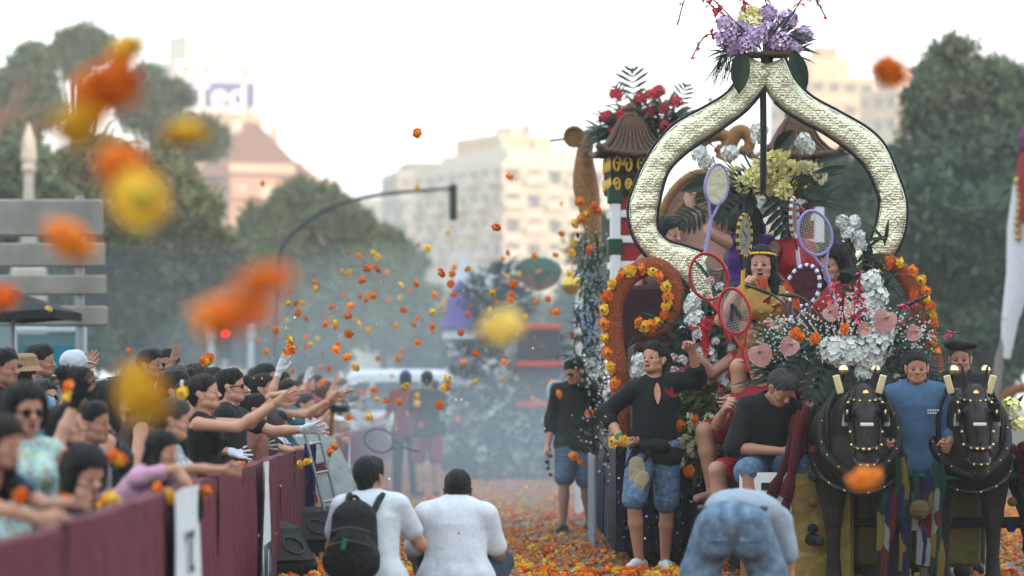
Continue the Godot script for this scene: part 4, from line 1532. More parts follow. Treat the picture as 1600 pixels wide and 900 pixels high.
func build_arch() -> void:
	var s := 203.0
	var L := [[1092, 424], [1066, 410], [1032, 394], [1009, 366], [1004, 335], [1008, 310], [1022, 268], [1040, 240], [1068, 213], [1109, 188], [1150, 160], [1174, 128], [1188, 98]]
	var R := [[1205, 98], [1222, 138], [1252, 166], [1295, 190], [1338, 217], [1364, 242], [1381, 275], [1394, 315], [1390, 358], [1374, 392], [1345, 408], [1312, 412]]
	var t := thing("golden_arch", "large onion shaped arch of pale gold sequin cloth with dark edges", "arch", P(1200, 440, s))
	var base := P(1200, 440, s)
	var gold := mat(Color(.96, .93, .80), .26, "", 1.0, {"metallic": .75})
	gold.heightmap_enabled = true
	gold.heightmap_texture = sequin_tex()
	gold.heightmap_scale = .16
	gold.uv1_triplanar = true
	gold.uv1_scale = V3(4.5, 3.2, 3.2)
	var gn := noise_tex("crease", .02, 9.0, 4, 3, true)
	gold.normal_enabled = true
	gold.normal_texture = gn
	gold.normal_scale = 1.6
	gold.albedo_texture = noise_tex("sequin_tone", .09, .78, 3)
	var edge := mat(Color(.10, .07, .16), .35, "rough", 5.0, {"metallic": .3})
	for half in [L, R]:
		var c := []
		for q in half: c.append(P(q[0], q[1], s) - base)
		c = smooth_path(c, 5)
		var n := c.size()
		var st := mb()
		var inn := []
		var out := []
		var rows := []
		var M := 10
		for i in n:
			var tg: Vector3 = ((c[mini(i + 1, n - 1)] - c[maxi(i - 1, 0)]) as Vector3).normalized()
			var nr := V3(tg.y, -tg.x, 0)
			var hw := .110 + .008 * sin(i * .35)
			if half == R and i > n - 12: hw = lerpf(.112, .10, (i - n + 12) / 12.0)
			if half == L and i < 10: hw = .155 - .005 * i
			var row := []
			for k in M:
				var a := TAU * k / M
				var pf := V3(nr.x * cos(a) * hw, nr.y * cos(a) * hw, sin(a) * .062)
				if absf(cos(a)) < .9: pf.z = signf(sin(a)) * (.052 + .008 * sin(i * 1.3 + k))
				row.append(c[i] + pf)
			rows.append(row)
			inn.append(c[i] + nr * hw + V3(0, 0, .045))
			out.append(c[i] - nr * hw + V3(0, 0, .045))
		for i in n - 1:
			for k in M:
				quad(st, rows[i][k], rows[i + 1][k], rows[i + 1][(k + 1) % M], rows[i][(k + 1) % M])
		for k in range(1, M - 1):
			tri(st, rows[n - 1][0], rows[n - 1][k], rows[n - 1][k + 1])
			tri(st, rows[0][0], rows[0][k + 1], rows[0][k])
		st.index()
		st.generate_normals()
		obj("gold_band", st, gold, t)
		inn = inn.slice(0, n - 6) if half == L else inn.slice(6)
		for e in [inn, out]:
			st = mb()
			tube(st, e, .011, 6)
			obj("dark_edging", st, edge, t)
	# gold stem under the left lobe
	var st := mb()
	var pts := smooth_path([P(1082, 398, s) - base, P(1090, 430, s) - base, P(1098, 470, s) - base, P(1100, 520, s) - base], 4)
	tube(st, pts, .085, 10)
	obj("gold_stem", st, gold, t)
	st = mb()
	tube(st, [P(1192, 122, s) - base, P(1193, 210, s) - base, P(1194, 300, s) - base + V3(0, 0, -.1)], .026, 8)
	obj("inner_pole", st, mat(Color(.10, .10, .11), .5), t)
	st = mb()
	box(st, P(1200, 86, s) - base, V3(.34, .03, .25), Basis(), .01)
	obj("bouquet_tray", st, mat(Color(.35, .26, .16), .8), t)
	var x := mb()
	tube(x, [P(1198, 100, s) - base, P(1199, 86, s) - base], .05, 8)
	obj("tray_socket", x, mat(Color(.10, .10, .11), .5), t)

func build_spirals() -> void:
	var s := 203.5
	var clay := mat(Color(.68, .34, .20), .95, "rough", 3.0)
	var mo := pom_mesh("marigold_o", .042, 84, ORANGE)
	var my := pom_mesh("marigold_y", .042, 84, YELLOW)
	var specs := [
		["spiral_scroll", "terracotta scroll with marigold border at the left of the arch", [[971, 700], [968, 590], [960, 540], [957, 500], [960, 470], [976, 440], [998, 422], [1020, 416], [1040, 424], [1054, 450], [1056, 480], [1044, 505], [1024, 516], [1008, 516]],
			[[958, 690], [959, 660], [960, 628], [960, 598], [955, 574], [949, 552], [945, 529], [943, 506], [943, 484], [948, 463], [957, 444], [971, 430], [984, 424], [1001, 421]], [[1019, 424], [1031, 434], [1040, 448], [1043, 463], [1041, 478], [1037, 492], [1028, 503], [1017, 509], [1005, 510], [996, 504]], .074],
		["spiral_scroll", "terracotta scroll with marigold border at the right of the arch", [[1462, 620], [1458, 560], [1446, 510], [1434, 470], [1418, 436], [1398, 416], [1374, 408], [1354, 420], [1346, 448], [1352, 474], [1366, 490]],
			[[1369, 426], [1386, 412], [1406, 412], [1424, 423], [1437, 438], [1445, 455], [1448, 468], [1452, 481], [1455, 494], [1457, 506], [1455, 533], [1462, 552], [1464, 590]], [[1368, 474], [1372, 488], [1382, 500]], .071],
	]
	for sp in specs:
		var p0: Array = sp[2][0]
		var base := P(p0[0], p0[1], s)
		var t := thing(sp[0], sp[1], "scroll", base, 0, "terracotta scrolls beside the arch")
		var c := []
		for q in sp[2]: c.append(P(q[0], q[1], s) - base)
		c = smooth_path(c, 6)
		var r := []
		for i in c.size(): r.append(sp[5] * (1.0 - .25 * pow(float(i) / c.size(), 3)))
		var st := mb()
		tube(st, c, r, 14)
		obj("scroll_tube", st, clay, t)
		var k := 0
		for row in [sp[3], sp[4]]:
			for q in row:
				var o := put("marigold", mo if k % 2 else my, petal_mat(), t, P(q[0], q[1], s) - base + V3(0, 0, .07))
				o.rotation = V3(PI / 2 + rng.randf_range(-.4, .4), rng.randf() * TAU, rng.randf_range(-.3, .3))
				o.scale = Vector3.ONE * rng.randf_range(1.0, 1.28)
				k += 1

func build_backdrop() -> void:
	var gold := mat(Color(.66, .47, .26), .5, "rough", 2.0, {"metallic": .25})
	var pink := mat(Color(.72, .56, .50), .8, "cloth", 1.5)
	var s := 158.0
	# arched pinkish panel with gold mouldings behind the arch
	var base := P(1100, 420, s)
	var t := thing("arched_panel", "pinkish arched back panel with gold mouldings behind the yellow flowers", "panel", base)
	var poly := PackedVector2Array()
	for k in 21:
		var a := PI * k / 20
		poly.append(Vector2(-cos(a) * 78 / s, sin(a) * 145 / s))
	var st := mb()
	slab(st, poly, V3(0, 0, -.1), Basis(), .08)
	obj("panel", st, pink, t)
	for rr in [1.0, .8, .62]:
		var pts := []
		for k in 21:
			var a := PI * k / 20
			pts.append(V3(-cos(a) * 82 / s * rr, sin(a) * 150 / s * rr, .02))
		st = mb()
		tube(st, pts, .045 if rr == 1.0 else .03, 8)
		obj("moulding", st, gold, t)
	# gold curls above it
	for q in [[[[1085, 235], [1100, 215], [1125, 210], [1140, 222], [1130, 236], [1118, 230]], "gold scroll curl below the arch's left slope"], [[[1130, 250], [1145, 215], [1160, 205], [1172, 220], [1166, 236], [1155, 232]], "gold scroll curl left of the arch's inner pole"], [[[1210, 250], [1228, 215], [1236, 190], [1232, 175]], "gold horn rising between pole and right pagoda"]]:
		var b0 := P(q[0][0][0], q[0][0][1], s)
		var c := []
		for v in q[0]: c.append(P(v[0], v[1], s) - b0)
		c = smooth_path(c, 5)
		var r := []
		for i in c.size(): r.append(.09 - .05 * i / c.size())
		st = mb()
		tube(st, c, r, 10)
		tag(obj("gold_curl", st, gold), q[1], "ornament", "gold curls behind the arch").position = b0
	# the tall gold horn on the far left with its rolled end
	s = 150.0
	var b1 := P(925, 330, s)
	t = thing("gold_horn", "brown gold upright horn with round rolled end left of the pagoda", "ornament", b1)
	st = mb()
	tube(st, smooth_path([P(935, 420, s) - b1, P(922, 330, s) - b1, P(914, 280, s) - b1, P(914, 235, s) - b1, P(922, 205, s) - b1], 5), [.02, .04, .06, .08, .1, .11, .12, .13, .135, .135, .13, .12, .11, .1, .09, .085, .08, .075, .07, .06, .04], 12)
	obj("horn", st, gold, t)
	st = mb()
	lathe(st, [Vector2(.05, -.06), Vector2(.11, -.05), Vector2(.115, .05), Vector2(.09, .055), Vector2(.085, .02), Vector2(.001, .02)], 18, P(897, 214, s) - b1, Basis(V3(1, 0, 0), PI / 2))
	tube(st, [P(860, 220, s) - b1, P(930, 211, s) - b1], .012, 6)
	obj("rolled_end", st, gold, t)
	# white flowered greenery climbing the column's left side
	t = thing("flower_column", "tall column of white small flowers and dark greenery left of the pagoda", "flower arrangement", G(930, 160) + V3(0, .9, 0))
	st = mb()
	var fl := mb()
	var y := .0
	for i in 420:
		y = rng.randf_range(0, 2.05)
		var at := V3(rng.randf_range(-.17, .1) + .04 * sin(y * 5.0), y, rng.randf_range(-.15, .2))
		leaf(st, at, V3(rng.randfn(), rng.randfn(0, .7), rng.randfn() + .5), V3(0, 1, .4), rng.randf_range(.1, .24), .035, .3, 2)
		if i % 4 == 0:
			for k in 2: floret(fl, at + V3(rng.randfn(0, .04), rng.randfn(0, .04), .1), V3(rng.randfn() * .5, .3, 1), .013, 5, SNOW[i % 3] * .6)
	obj("greenery", st, green(.7), t)
	obj("white_blossom", fl, petal_mat(), t)
	for q in [[926, 325, 1], [932, 332, 1], [916, 338, 0], [908, 345, 1], [897, 352, 0], [905, 318, 1], [921, 392, 1]]:
		var o := put("marigold", meshes["marigold_o"] if q[2] else meshes["marigold_y"], petal_mat(), t, P(q[0], q[1], 160) - t.position + V3(0, 0, .25))
		o.rotation = V3(1.3, rng.randf() * 6, 0)
		o.scale = Vector3.ONE * 1.25
	# mirrored greenery behind the right of the arch, with white blossoms
	t = thing("flower_column", "column of pinkish white blossoms and greenery inside the arch's right edge", "flower arrangement", G(1312, 185) + V3(0, 1.0, 0))
	st = mb()
	fl = mb()
	for i in 300:
		y = rng.randf_range(0, 1.55)
		var at := V3(rng.randf_range(-.16, .16), y, rng.randf_range(-.1, .15))
		leaf(st, at, V3(rng.randfn(), rng.randfn(0, .7), rng.randfn() + .5), V3(0, 1, .4), rng.randf_range(.08, .18), .02, .3, 2)
		if i % 2 == 0:
			for k in 3: floret(fl, at + V3(rng.randfn(0, .04), rng.randfn(0, .04), .08), V3(rng.randfn() * .5, .3, 1), .016, 5, Color(.62, .5, .56))
	obj("greenery", st, green(.7), t)
	obj("blossom", fl, petal_mat(), t)
	# red flowered bush with big cut leaves on top of the left back
	s = 152.0
	t = thing("red_flower_crown", "crown of dark greenery, red flowers and large cut leaves behind the arch", "flower arrangement", P(1015, 215, s))
	st = mb()
	for i in 520:
		var a := rng.randf_range(-1.0, 1.0)
		var at := V3(a * .46 , rng.randf_range(-.1, .36) * (1.2 - absf(a)), rng.randf_range(-.2, .2))
		leaf(st, at, V3(a + rng.randfn(0, .4), rng.randf_range(-.3, .7), rng.randfn(0, .5)), V3(0, 1, .5), rng.randf_range(.14, .36), .05, .35, 3)
	obj("greenery", st, green(.9), t)
	for q in [[962, 150], [998, 156], [1018, 150], [1014, 178], [1056, 162], [1035, 172], [970, 182], [945, 186], [1038, 200], [960, 206], [1028, 145]]:
		st = mb()
		cluster(st, Vector3.ZERO, .062, 26, .03, [Color(.42, .02, .04), Color(.5, .03, .05)])
		obj("red_flower", st, petal_mat(), t).position = P(q[0], q[1], s) - t.position + V3(0, 0, .16)
	for q in [[990, 152, -.05, .46, .42], [1060, 165, .35, .36, .3], [975, 160, -.5, .3, .26]]:
		st = mb()
		cut_leaf(st, P(q[0], q[1], s) - t.position, V3(q[2], 1, .1), V3(0, .2, 1), q[3] * .62, q[4], 5, .62, .15)
		obj("cut_leaf", st, green(1.4), t)

func bloom(t: Node3D, called: String, p: Vector3, st: SurfaceTool) -> void:
	obj(called, st, petal_mat(), t).position = p

func build_bouquets() -> void:
	# --- purple bouquet on the arch's tip
	var s := 203.0
	var t := thing("top_bouquet", "bouquet of lilac flowers with red gladioli on the arch's tip", "bouquet", P(1195, 86, s))
	var o := t.position
	for q in [[1135, 62, .09], [1165, 72, .09], [1160, 45, .07], [1196, 45, .09], [1220, 68, .1], [1232, 30, .08], [1256, 55, .07], [1180, 60, .08], [1205, 78, .06], [1200, 22, .07], [1130, 40, .06], [1240, 78, .05], [1148, 80, .06]]:
		var st := mb()
		cluster(st, Vector3.ZERO, q[2], 70, .021, [Color(.50, .34, .53), Color(.56, .41, .60), Color(.42, .27, .45)])
		bloom(t, "lilac_flower", P(q[0], q[1], s) - o + V3(0, 0, rng.randf_range(-.05, .12)), st)
	var st := mb()
	pom(st, .11, 90, PALE, .6)
	obj("pale_flower", st, petal_mat(), t).transform = Transform3D(Basis(V3(1, 0, 0), 1.0), P(1174, 30, s) - o)
	st = mb()
	for i in 130:
		var a := rng.randf_range(-1, 1)
		leaf(st, V3(a * .22, rng.randf_range(0, .15), rng.randf_range(-.12, .1)), V3(a * 1.2, rng.randf_range(-.2, .9), rng.randf_range(-.5, .6)), V3(0, .6, 1), rng.randf_range(.1, .26), .022, .4, 3)
	obj("greenery", st, green(.8), t)
	st = mb()
	for i in 60: # drooping ferns at the left
		var b := V3(-.22 - rng.randf() * .12, .02, .02)
		leaf(st, b, V3(rng.randf_range(-.6, .1), -1.0, rng.randf_range(0, .4)), V3(-1, 0, .5), rng.randf_range(.15, .42), .012, -.2, 3)
	obj("fern", st, green(1.2), t)
	for q in [[1158, 82, 1152, 150, .12], [1236, 82, 1256, 145, .11]]:
		st = mb()
		var a := P(q[0], q[1], s) - o + V3(0, 0, .14)
		var b := P(q[2], q[3], s) - o + V3(0, 0, .16)
		leaf(st, a, b - a, V3(-.2, 0, 1), (b - a).length(), q[4] * 1.25, .05, 6)
		obj("broad_leaf", st, green(.75), t)
	for q in [[1155, 40, 1085, -20, 1058, 40], [1150, 60, 1105, 55, 1080, 92], [1165, 20, 1160, -10, 1150, -40], [1235, 25, 1265, -8, 1292, 30], [1140, 30, 1105, 2, 1100, -30], [1200, 15, 1190, -20, 1185, -50]]:
		gladiolus(t, P(q[0], q[1], s) - o, P(q[2], q[3], s) - o, P(q[4], q[5], s) - o, [Color(.55, .06, .09), Color(.62, .1, .12)], 7)
	# --- yellow chrysanthemums in the middle
	s = 196.0
	t = thing("yellow_bouquet", "bouquet of pale yellow chrysanthemums and dark leaves inside the arch", "bouquet", P(1200, 300, s))
	o = t.position
	for q in [[1150, 272, .5], [1175, 280, .6], [1200, 255, .62], [1217, 248, .5], [1210, 285, .7], [1235, 268, .62], [1192, 300, .6], [1228, 250, .5], [1268, 268, .55], [1280, 275, .45], [1256, 262, .4], [1160, 290, .5], [1222, 300, .5], [1195, 272, .6], [1180, 262, .45]]:
		st = mb()
		pom(st, .125 * q[2] * 1.25, 110, PALE if q[0] < 1250 else [Color(.8, .76, .5), Color(.82, .8, .6)], .8, .26, -.3, .5)
		obj("yellow_flower", st, petal_mat(), t).transform = Transform3D(Basis.from_euler(V3(1.2 + rng.randfn(0, .2), rng.randf() * 6, rng.randfn(0, .3))), P(q[0], q[1], s) - o + V3(0, 0, rng.randf_range(0, .12)))
	for q in [[1185, 320], [1200, 325], [1232, 318], [1140, 240], [1250, 325], [1260, 230], [1255, 222], [1185, 215], [1186, 205], [1102, 255], [1092, 240]]:
		st = mb()
		cluster(st, Vector3.ZERO, .06, 26, .03, SNOW)
		bloom(t, "white_flower", P(q[0], q[1], s) - o + V3(0, 0, .05), st)
	st = mb()
	for i in 150:
		var a := rng.randf_range(-1, 1)
		leaf(st, V3(a * .4, rng.randf_range(-.1, .1), rng.randf_range(-.1, .05)), V3(a * 1.1, rng.randf_range(-.3, 1.1), rng.randf_range(-.3, .5)), V3(0, .6, 1), rng.randf_range(.12, .34), .02, .3, 3)
	obj("greenery", st, green(.9), t)
	for q in [[1210, 240, 1238, 205, .13], [1130, 285, 1062, 298, .13], [1275, 255, 1325, 240, .06], [1270, 272, 1320, 260, .06], [1150, 310, 1108, 345, .2], [1255, 300, 1285, 310, .14]]:
		st = mb()
		var a := P(q[0], q[1], s) - o + V3(0, 0, .1)
		var b := P(q[2], q[3], s) - o + V3(0, 0, .16)
		leaf(st, a, b - a, V3(0, .5, 1), (b - a).length(), q[4], .1, 6)
		obj("broad_leaf", st, green(.6), t)
	for q in [[1215, 300, 1230, 362, .42], [1175, 315, 1120, 335, .4], [1100, 330, 1060, 350, .3]]:
		st = mb()
		var a := P(q[0], q[1], s) - o + V3(0, 0, .12)
		var b := P(q[2], q[3], s) - o + V3(0, 0, .2)
		cut_leaf(st, a, b - a, V3(0, .4, 1), (b - a).length(), q[4], 6, .95, .1)
		obj("cut_leaf", st, green(.6), t)
	# --- large front arrangement above the horses
	s = 222.0
	t = thing("front_arrangement", "large arrangement of white hydrangeas, anthuriums and gladioli above the horses", "flower arrangement", P(1320, 570, s))
	o = t.position
	for q in [[1300, 550, .10], [1333, 555, .10], [1362, 540, .13], [1355, 562, .1], [1312, 558, .085], [1325, 545, .08], [1372, 520, .09], [1345, 585, .06]]:
		st = mb()
		cluster(st, Vector3.ZERO, q[2], 70, .032, SNOW)
		bloom(t, "white_hydrangea", P(q[0], q[1], s) - o + V3(0, 0, .15), st)
	st = mb()
	for i in 620:
		var a := rng.randf_range(-1, 1)
		var at := V3(a * .58, rng.randf_range(.02, .42) * (1.15 - .5 * absf(a)), rng.randf_range(-.2, .2))
		for k in 2: floret(st, at + V3(rng.randfn(0, .03), rng.randfn(0, .03), rng.randfn(0, .03)), V3(0, .3, 1), .0085, 5, SNOW[k] * .8)
	obj("baby_breath", st, petal_mat(), t)
	st = mb()
	for i in 380:
		var a := rng.randf_range(-1, 1)
		leaf(st, V3(a * .5, rng.randf_range(-.12, .25), rng.randf_range(-.2, .1)), V3(a * 1.1, rng.randf_range(-.6, .9), rng.randf_range(-.1, .7)), V3(0, .6, 1), rng.randf_range(.12, .3), .028, .3, 3)
	obj("greenery", st, green(.85), t)
	for q in [[1290, 560, 1262, 620, .34], [1330, 575, 1335, 640, .36], [1375, 560, 1410, 610, .34], [1245, 560, 1215, 600, .26], [1360, 580, 1372, 630, .28], [1400, 540, 1440, 575, .26], [1300, 590, 1290, 640, .3], [1425, 555, 1455, 590, .2]]:
		st = mb()
		var a := P(q[0], q[1], s) - o + V3(0, 0, .16)
		var b := P(q[2], q[3], s) - o + V3(0, 0, .3)
		cut_leaf(st, a, b - a, V3(0, .5, 1), (b - a).length(), q[4], 6, 1.0, .1)
		obj("cut_leaf", st, green(.55), t)
	for q in [[1182, 553, .085, 20], [1228, 540, .07, -30], [1375, 500, .085, -20], [1290, 490, .06, 40], [1345, 515, .05, -60], [1420, 520, .06, -40]]:
		anthurium(t, P(q[0], q[1], s) - o + V3(0, 0, .3), q[2], q[3])
	for q in [[1330, 520, 1340, 470, 1345, 410], [1390, 530, 1410, 480, 1440, 470], [1400, 540, 1450, 525, 1500, 520], [1370, 540, 1400, 510, 1445, 480], [1310, 510, 1300, 470, 1305, 430], [1350, 500, 1345, 470, 1340, 440]]:
		gladiolus(t, P(q[0], q[1], s) - o, P(q[2], q[3], s) - o, P(q[4], q[5], s) - o, [Color(.62, .06, .12), Color(.7, .1, .16)], 6)
	for q in [[1290, 545, 1255, 500, 1240, 480], [1270, 540, 1220, 470, 1165, 445], [1300, 530, 1260, 470, 1215, 460], [1340, 530, 1400, 485, 1450, 462]]:
		paradise(t, P(q[0], q[1], s) - o, P(q[2], q[3], s) - o, P(q[4], q[5], s) - o)
	for q in [[1248, 528, 1], [1268, 530, 1], [1315, 515, 1], [1238, 522, 1]]:
		put("marigold", meshes["marigold_o"], petal_mat(), t, P(q[0], q[1], s) - o + V3(0, 0, .25)).rotation = V3(1.3, rng.randf() * 6, 0)
	# --- white blossoms beside the right scroll
	t = thing("white_spray", "spray of white blossoms with red gladioli beside right scroll", "flower arrangement", P(1360, 460, 210))
	o = t.position
	for q in [[1357, 440, .08], [1365, 465, .08], [1350, 475, .07], [1362, 490, .07], [1330, 350, .04], [1322, 365, .045], [1335, 372, .04], [1340, 385, .035], [1312, 350, .04]]:
		st = mb()
		cluster(st, Vector3.ZERO, q[2], 36, .03, SNOW)
		bloom(t, "white_flower", P(q[0], q[1], 210) - o + V3(0, 0, .2), st)
	st = mb()
	for i in 70: leaf(st, V3(rng.randfn(0, .06), rng.randf_range(-.25, .4), .1), V3(rng.randfn(), rng.randfn() + .4, .5), V3(0, .6, 1), .2, .03, .3, 3)
	obj("greenery", st, green(.8), t)
	# --- white column of flowers left of the riders, with red ribbons
	s = 204.0
	t = thing("white_garland", "upright garland of white flowers and red bows left of the riders", "flower arrangement", P(1090, 560, s))
	o = t.position
	for q in [[1085, 500, .075], [1090, 520, .08], [1080, 480, .06], [1082, 470, .05], [1100, 555, .085], [1097, 575, .08], [1105, 590, .07], [1130, 580, .06], [1135, 600, .06], [1122, 620, .06], [1125, 590, .05], [1000, 565, .06], [995, 580, .05], [1008, 590, .06], [1130, 640, .05], [1140, 660, .05]]:
		st = mb()
		cluster(st, Vector3.ZERO, q[2], 50, .026, SNOW)
		bloom(t, "white_flower", P(q[0], q[1], s) - o + V3(0, 0, .1), st)
	st = mb()
	for i in 120: leaf(st, V3(rng.randfn(0, .12), rng.randf_range(-.5, .4), -.02), V3(rng.randfn(), rng.randfn(), .6), V3(0, .6, 1), rng.randf_range(.1, .22), .03, .3, 3)
	obj("greenery", st, green(.8), t)
	st = mb()
	for q in [[1092, 500, .3], [1098, 505, -.8], [1100, 498, 1.2]]: leaf(st, P(q[0], q[1], s) - o + V3(0, 0, .16), V3(q[2], -.3, .3), V3(0, 0, 1), .13, .06, .4, 4)
	tube(st, [P(1097, 500, s) - o + V3(0, 0, .15), P(1102, 560, s) - o + V3(0, 0, .15)], .035, 8)
	obj("red_bow", st, mat(Color(.65, .03, .09), .5, "cloth", 4.0), t)
	for q in [[1088, 610], [1108, 605], [1118, 625], [1100, 630], [1142, 625], [1115, 600]]:
		st = mb()
		var a := P(q[0], q[1], s) - o
		tube(st, [a + V3(0, .14, 0), a, a + V3(.01, -.22, 0)], [.008, .028, .022], 7)
		obj("red_torch_bud", st, mat(Color(.42, .04, .12), .6, "rough", 5.0), t)
	# --- loose filling of blossoms between the riders
	t = thing("filler_flowers", "loose pink, white and red blossoms with greenery packed between the riders", "flower arrangement", P(1180, 520, 203))
	o = t.position
	var lf := mb()
	var bl := mb()
	for q in [[1075, 520], [1110, 530], [1140, 560], [1165, 540], [1200, 525], [1230, 510], [1265, 500], [1300, 490], [1335, 480], [1130, 600], [1160, 620], [1090, 590], [1065, 560], [1245, 470], [1335, 440], [1120, 470], [1050, 600]]:
		for i in 16:
			var at: Vector3 = P(q[0] + rng.randfn(0, 12), q[1] + rng.randfn(0, 14), 204) - o + V3(0, 0, rng.randf_range(-.05, .12))
			leaf(lf, at, V3(rng.randfn(), rng.randfn(), .7), V3(0, .6, 1), rng.randf_range(.1, .22), .035, .3, 3)
			if i % 3 == 0: cluster(bl, at + V3(0, 0, .06), rng.randf_range(.022, .036), 14, .02, [SNOW, [Color(.6, .3, .36), Color(.66, .4, .44)], [Color(.5, .04, .08), Color(.56, .06, .1)], SNOW][(i + int(q[0])) % 4])
	obj("greenery", lf, green(1.1), t)
	obj("blossom", bl, petal_mat(), t)
	# --- cream and orange flowers low at the left flank
	s = 205.0
	t = thing("low_arrangement", "cream chrysanthemums and orange marigolds behind the young man in open shirt", "flower arrangement", P(1098, 700, s))
	o = t.position
	for q in [[1100, 685, .08], [1085, 700, .07], [1112, 690, .07], [1118, 715, .065], [1075, 660, .07], [1070, 690, .06], [1105, 655, .05], [1060, 720, .05], [1090, 670, .06], [1125, 690, .05]]:
		st = mb()
		pom(st, q[2] * 1.1, 80, [Color(.74, .70, .44), Color(.66, .62, .34), Color(.78, .76, .56)], .8, .24, -.3, .5)
		obj("cream_flower", st, petal_mat(), t).transform = Transform3D(Basis.from_euler(V3(1.2 + rng.randfn(0, .25), rng.randf() * 6, rng.randfn(0, .3))), P(q[0], q[1], s) - o + V3(0, 0, .1))
	st = mb()
	for i in 260: leaf(st, V3(rng.randfn(0, .14), rng.randf_range(-.15, .45), -.02), V3(rng.randfn(), rng.randfn(), .6), V3(0, .6, 1), rng.randf_range(.1, .22), .035, .3, 3)
	obj("greenery", st, mat(Color(.34, .36, .13), .6, "leaf", 3.0), t)
	for q in [[1075, 735], [1120, 735], [1128, 728], [1112, 740], [1140, 725], [1130, 670], [1118, 740], [1062, 665], [1138, 718], [1085, 655]]:
		var m := put("marigold", meshes["marigold_o"], petal_mat(), t, P(q[0], q[1], s) - o + V3(0, 0, .18))
		m.rotation = V3(1.3, rng.randf() * 6, rng.randfn(0, .4))
		m.scale = Vector3.ONE * rng.randf_range(.9, 1.3)
	# --- small mixed flowers down the left flank
	t = thing("side_garland", "loose garland of pale mauve flowers under the left scroll", "flower arrangement", P(975, 640, 190))
	o = t.position
	st = mb()
	var fl := mb()
	for i in 180:
		var at := V3(rng.randfn(0, .09) - .05, rng.randf_range(-.55, .5), rng.randf_range(-.3, .1))
		leaf(st, at, V3(rng.randfn(), rng.randfn(), .6), V3(0, .6, 1), rng.randf_range(.06, .16), .02, .3, 2)
		for k in 2: floret(fl, at + V3(rng.randfn(0, .03), rng.randfn(0, .03), .06), V3(0, .2, 1), .013, 5, [Color(.36, .32, .42), Color(.5, .5, .52), Color(.3, .25, .36)][i % 3])
	obj("greenery", st, green(.8), t)
	obj("mauve_flower", fl, petal_mat(), t)

func gladiolus(t: Node3D, a: Vector3, b: Vector3, c: Vector3, cols: Array, n: int) -> void:
	var st := mb()
	var pts := smooth_path([a, b, c], 6)
	tube(st, pts, .006, 5)
	var g := obj("gladiolus", st, green(1.2), t)
	st = mb()
	for i in n:
		var k := int(pts.size() * (.25 + .7 * i / n))
		var p: Vector3 = pts[mini(k, pts.size() - 1)]
		var r := .045 - .024 * i / n
		for q in 4:
			st.set_color(cols[q % cols.size()] * rng.randf_range(.85, 1.1))
			var d := V3(rng.randfn(), rng.randfn() * .6, rng.randf_range(.1, 1.0)).normalized()
			leaf(st, p, d, V3(0, 1, .3), r * 1.5, r, .3, 2)
	obj("red_blossom", st, petal_mat(), g)

func anthurium(t: Node3D, at: Vector3, r: float, tilt: float) -> void:
	var st := mb()
	var poly := []
	for i in 20:
		var a := TAU * i / 20
		var rr := r * (1.0 - .38 * pow(maxf(cos(a), 0), 6) + .18 * pow(maxf(-cos(a), 0), 4))
		poly.append(V3(sin(a) * rr, cos(a) * rr, -.1 * r + .3 * r * absf(sin(a))))
	for i in 20:
		tri(st, Vector3.ZERO, poly[i], poly[(i + 1) % 20])
		tri(st, V3(0, 0, -.004), poly[(i + 1) % 20] + V3(0, 0, -.004), poly[i] + V3(0, 0, -.004))
	st.set_color(Color.WHITE)
	var o := obj("anthurium", st, mat(Color(.86, .62, .60), .35, "leaf", 5.0, {"coat": .4}), t)
	o.position = at
	o.basis = turn_to(tilt, rng.randf_range(-25, 25))
	st = mb()
	tube(st, [V3(0, r * .1, .01), V3(.01, r * .2, r * .7)], [.012, .007], 7)
	obj("spadix", st, mat(Color(.8, .72, .4), .7, "rough", 9.0), o)

func paradise(t: Node3D, a: Vector3, b: Vector3, c: Vector3) -> void:
	var st := mb()
	var pts := smooth_path([a, b, c], 5)
	var r := []
	for i in pts.size(): r.append(.007 if i < 7 else .018 - .0035 * (i - 7))
	tube(st, pts, r, 6)
	var o := obj("bird_of_paradise", st, mat(Color(.24, .27, .2), .5, "leaf", 4.0), t)
	st = mb()
	for i in 5: leaf(st, pts[7], V3(rng.randf_range(-.6, .6), 1, .2) + (c - b).normalized() * .5, V3(0, 0, 1), .12, .03, .1, 3)
	obj("orange_petal", st, mat(Color(.85, .32, .05), .5, "leaf", 4.0), o)

# ---------- riders on the float ----------
func sit(o: Dictionary = {}) -> Dictionary:
	var j := stand({
		"pel": V3(0, .5, 0), "waist": V3(0, .66, .01), "chest": V3(0, .84, 0), "neck": V3(0, .99, -.01), "head": V3(0, 1.06, .02),
		"sL": V3(.17, .94, 0), "sR": V3(-.17, .94, 0), "eL": V3(.25, .68, .05), "eR": V3(-.25, .68, .05), "wL": V3(.17, .58, .26), "wR": V3(-.17, .58, .26),
		"hL": V3(.09, .47, .03), "hR": V3(-.09, .47, .03), "kL": V3(.15, .47, .36), "kR": V3(-.15, .47, .36), "aL": V3(.13, .09, .3), "aR": V3(-.13, .09, .3),
	})
	j.merge(o, true)
	return j

# puts a pose's chin where the photograph has it
func seat_at(px: float, py: float, s: float, yaw: float, j: Dictionary) -> Vector3:
	return P(px, py, s) - Basis(Vector3.UP, deg_to_rad(yaw)) * (j.head as Vector3)

func look(yaw: float, pitch: float, roll: float = 0.0) -> Basis:
	return Basis.from_euler(V3(deg_to_rad(pitch), deg_to_rad(yaw), deg_to_rad(roll)))

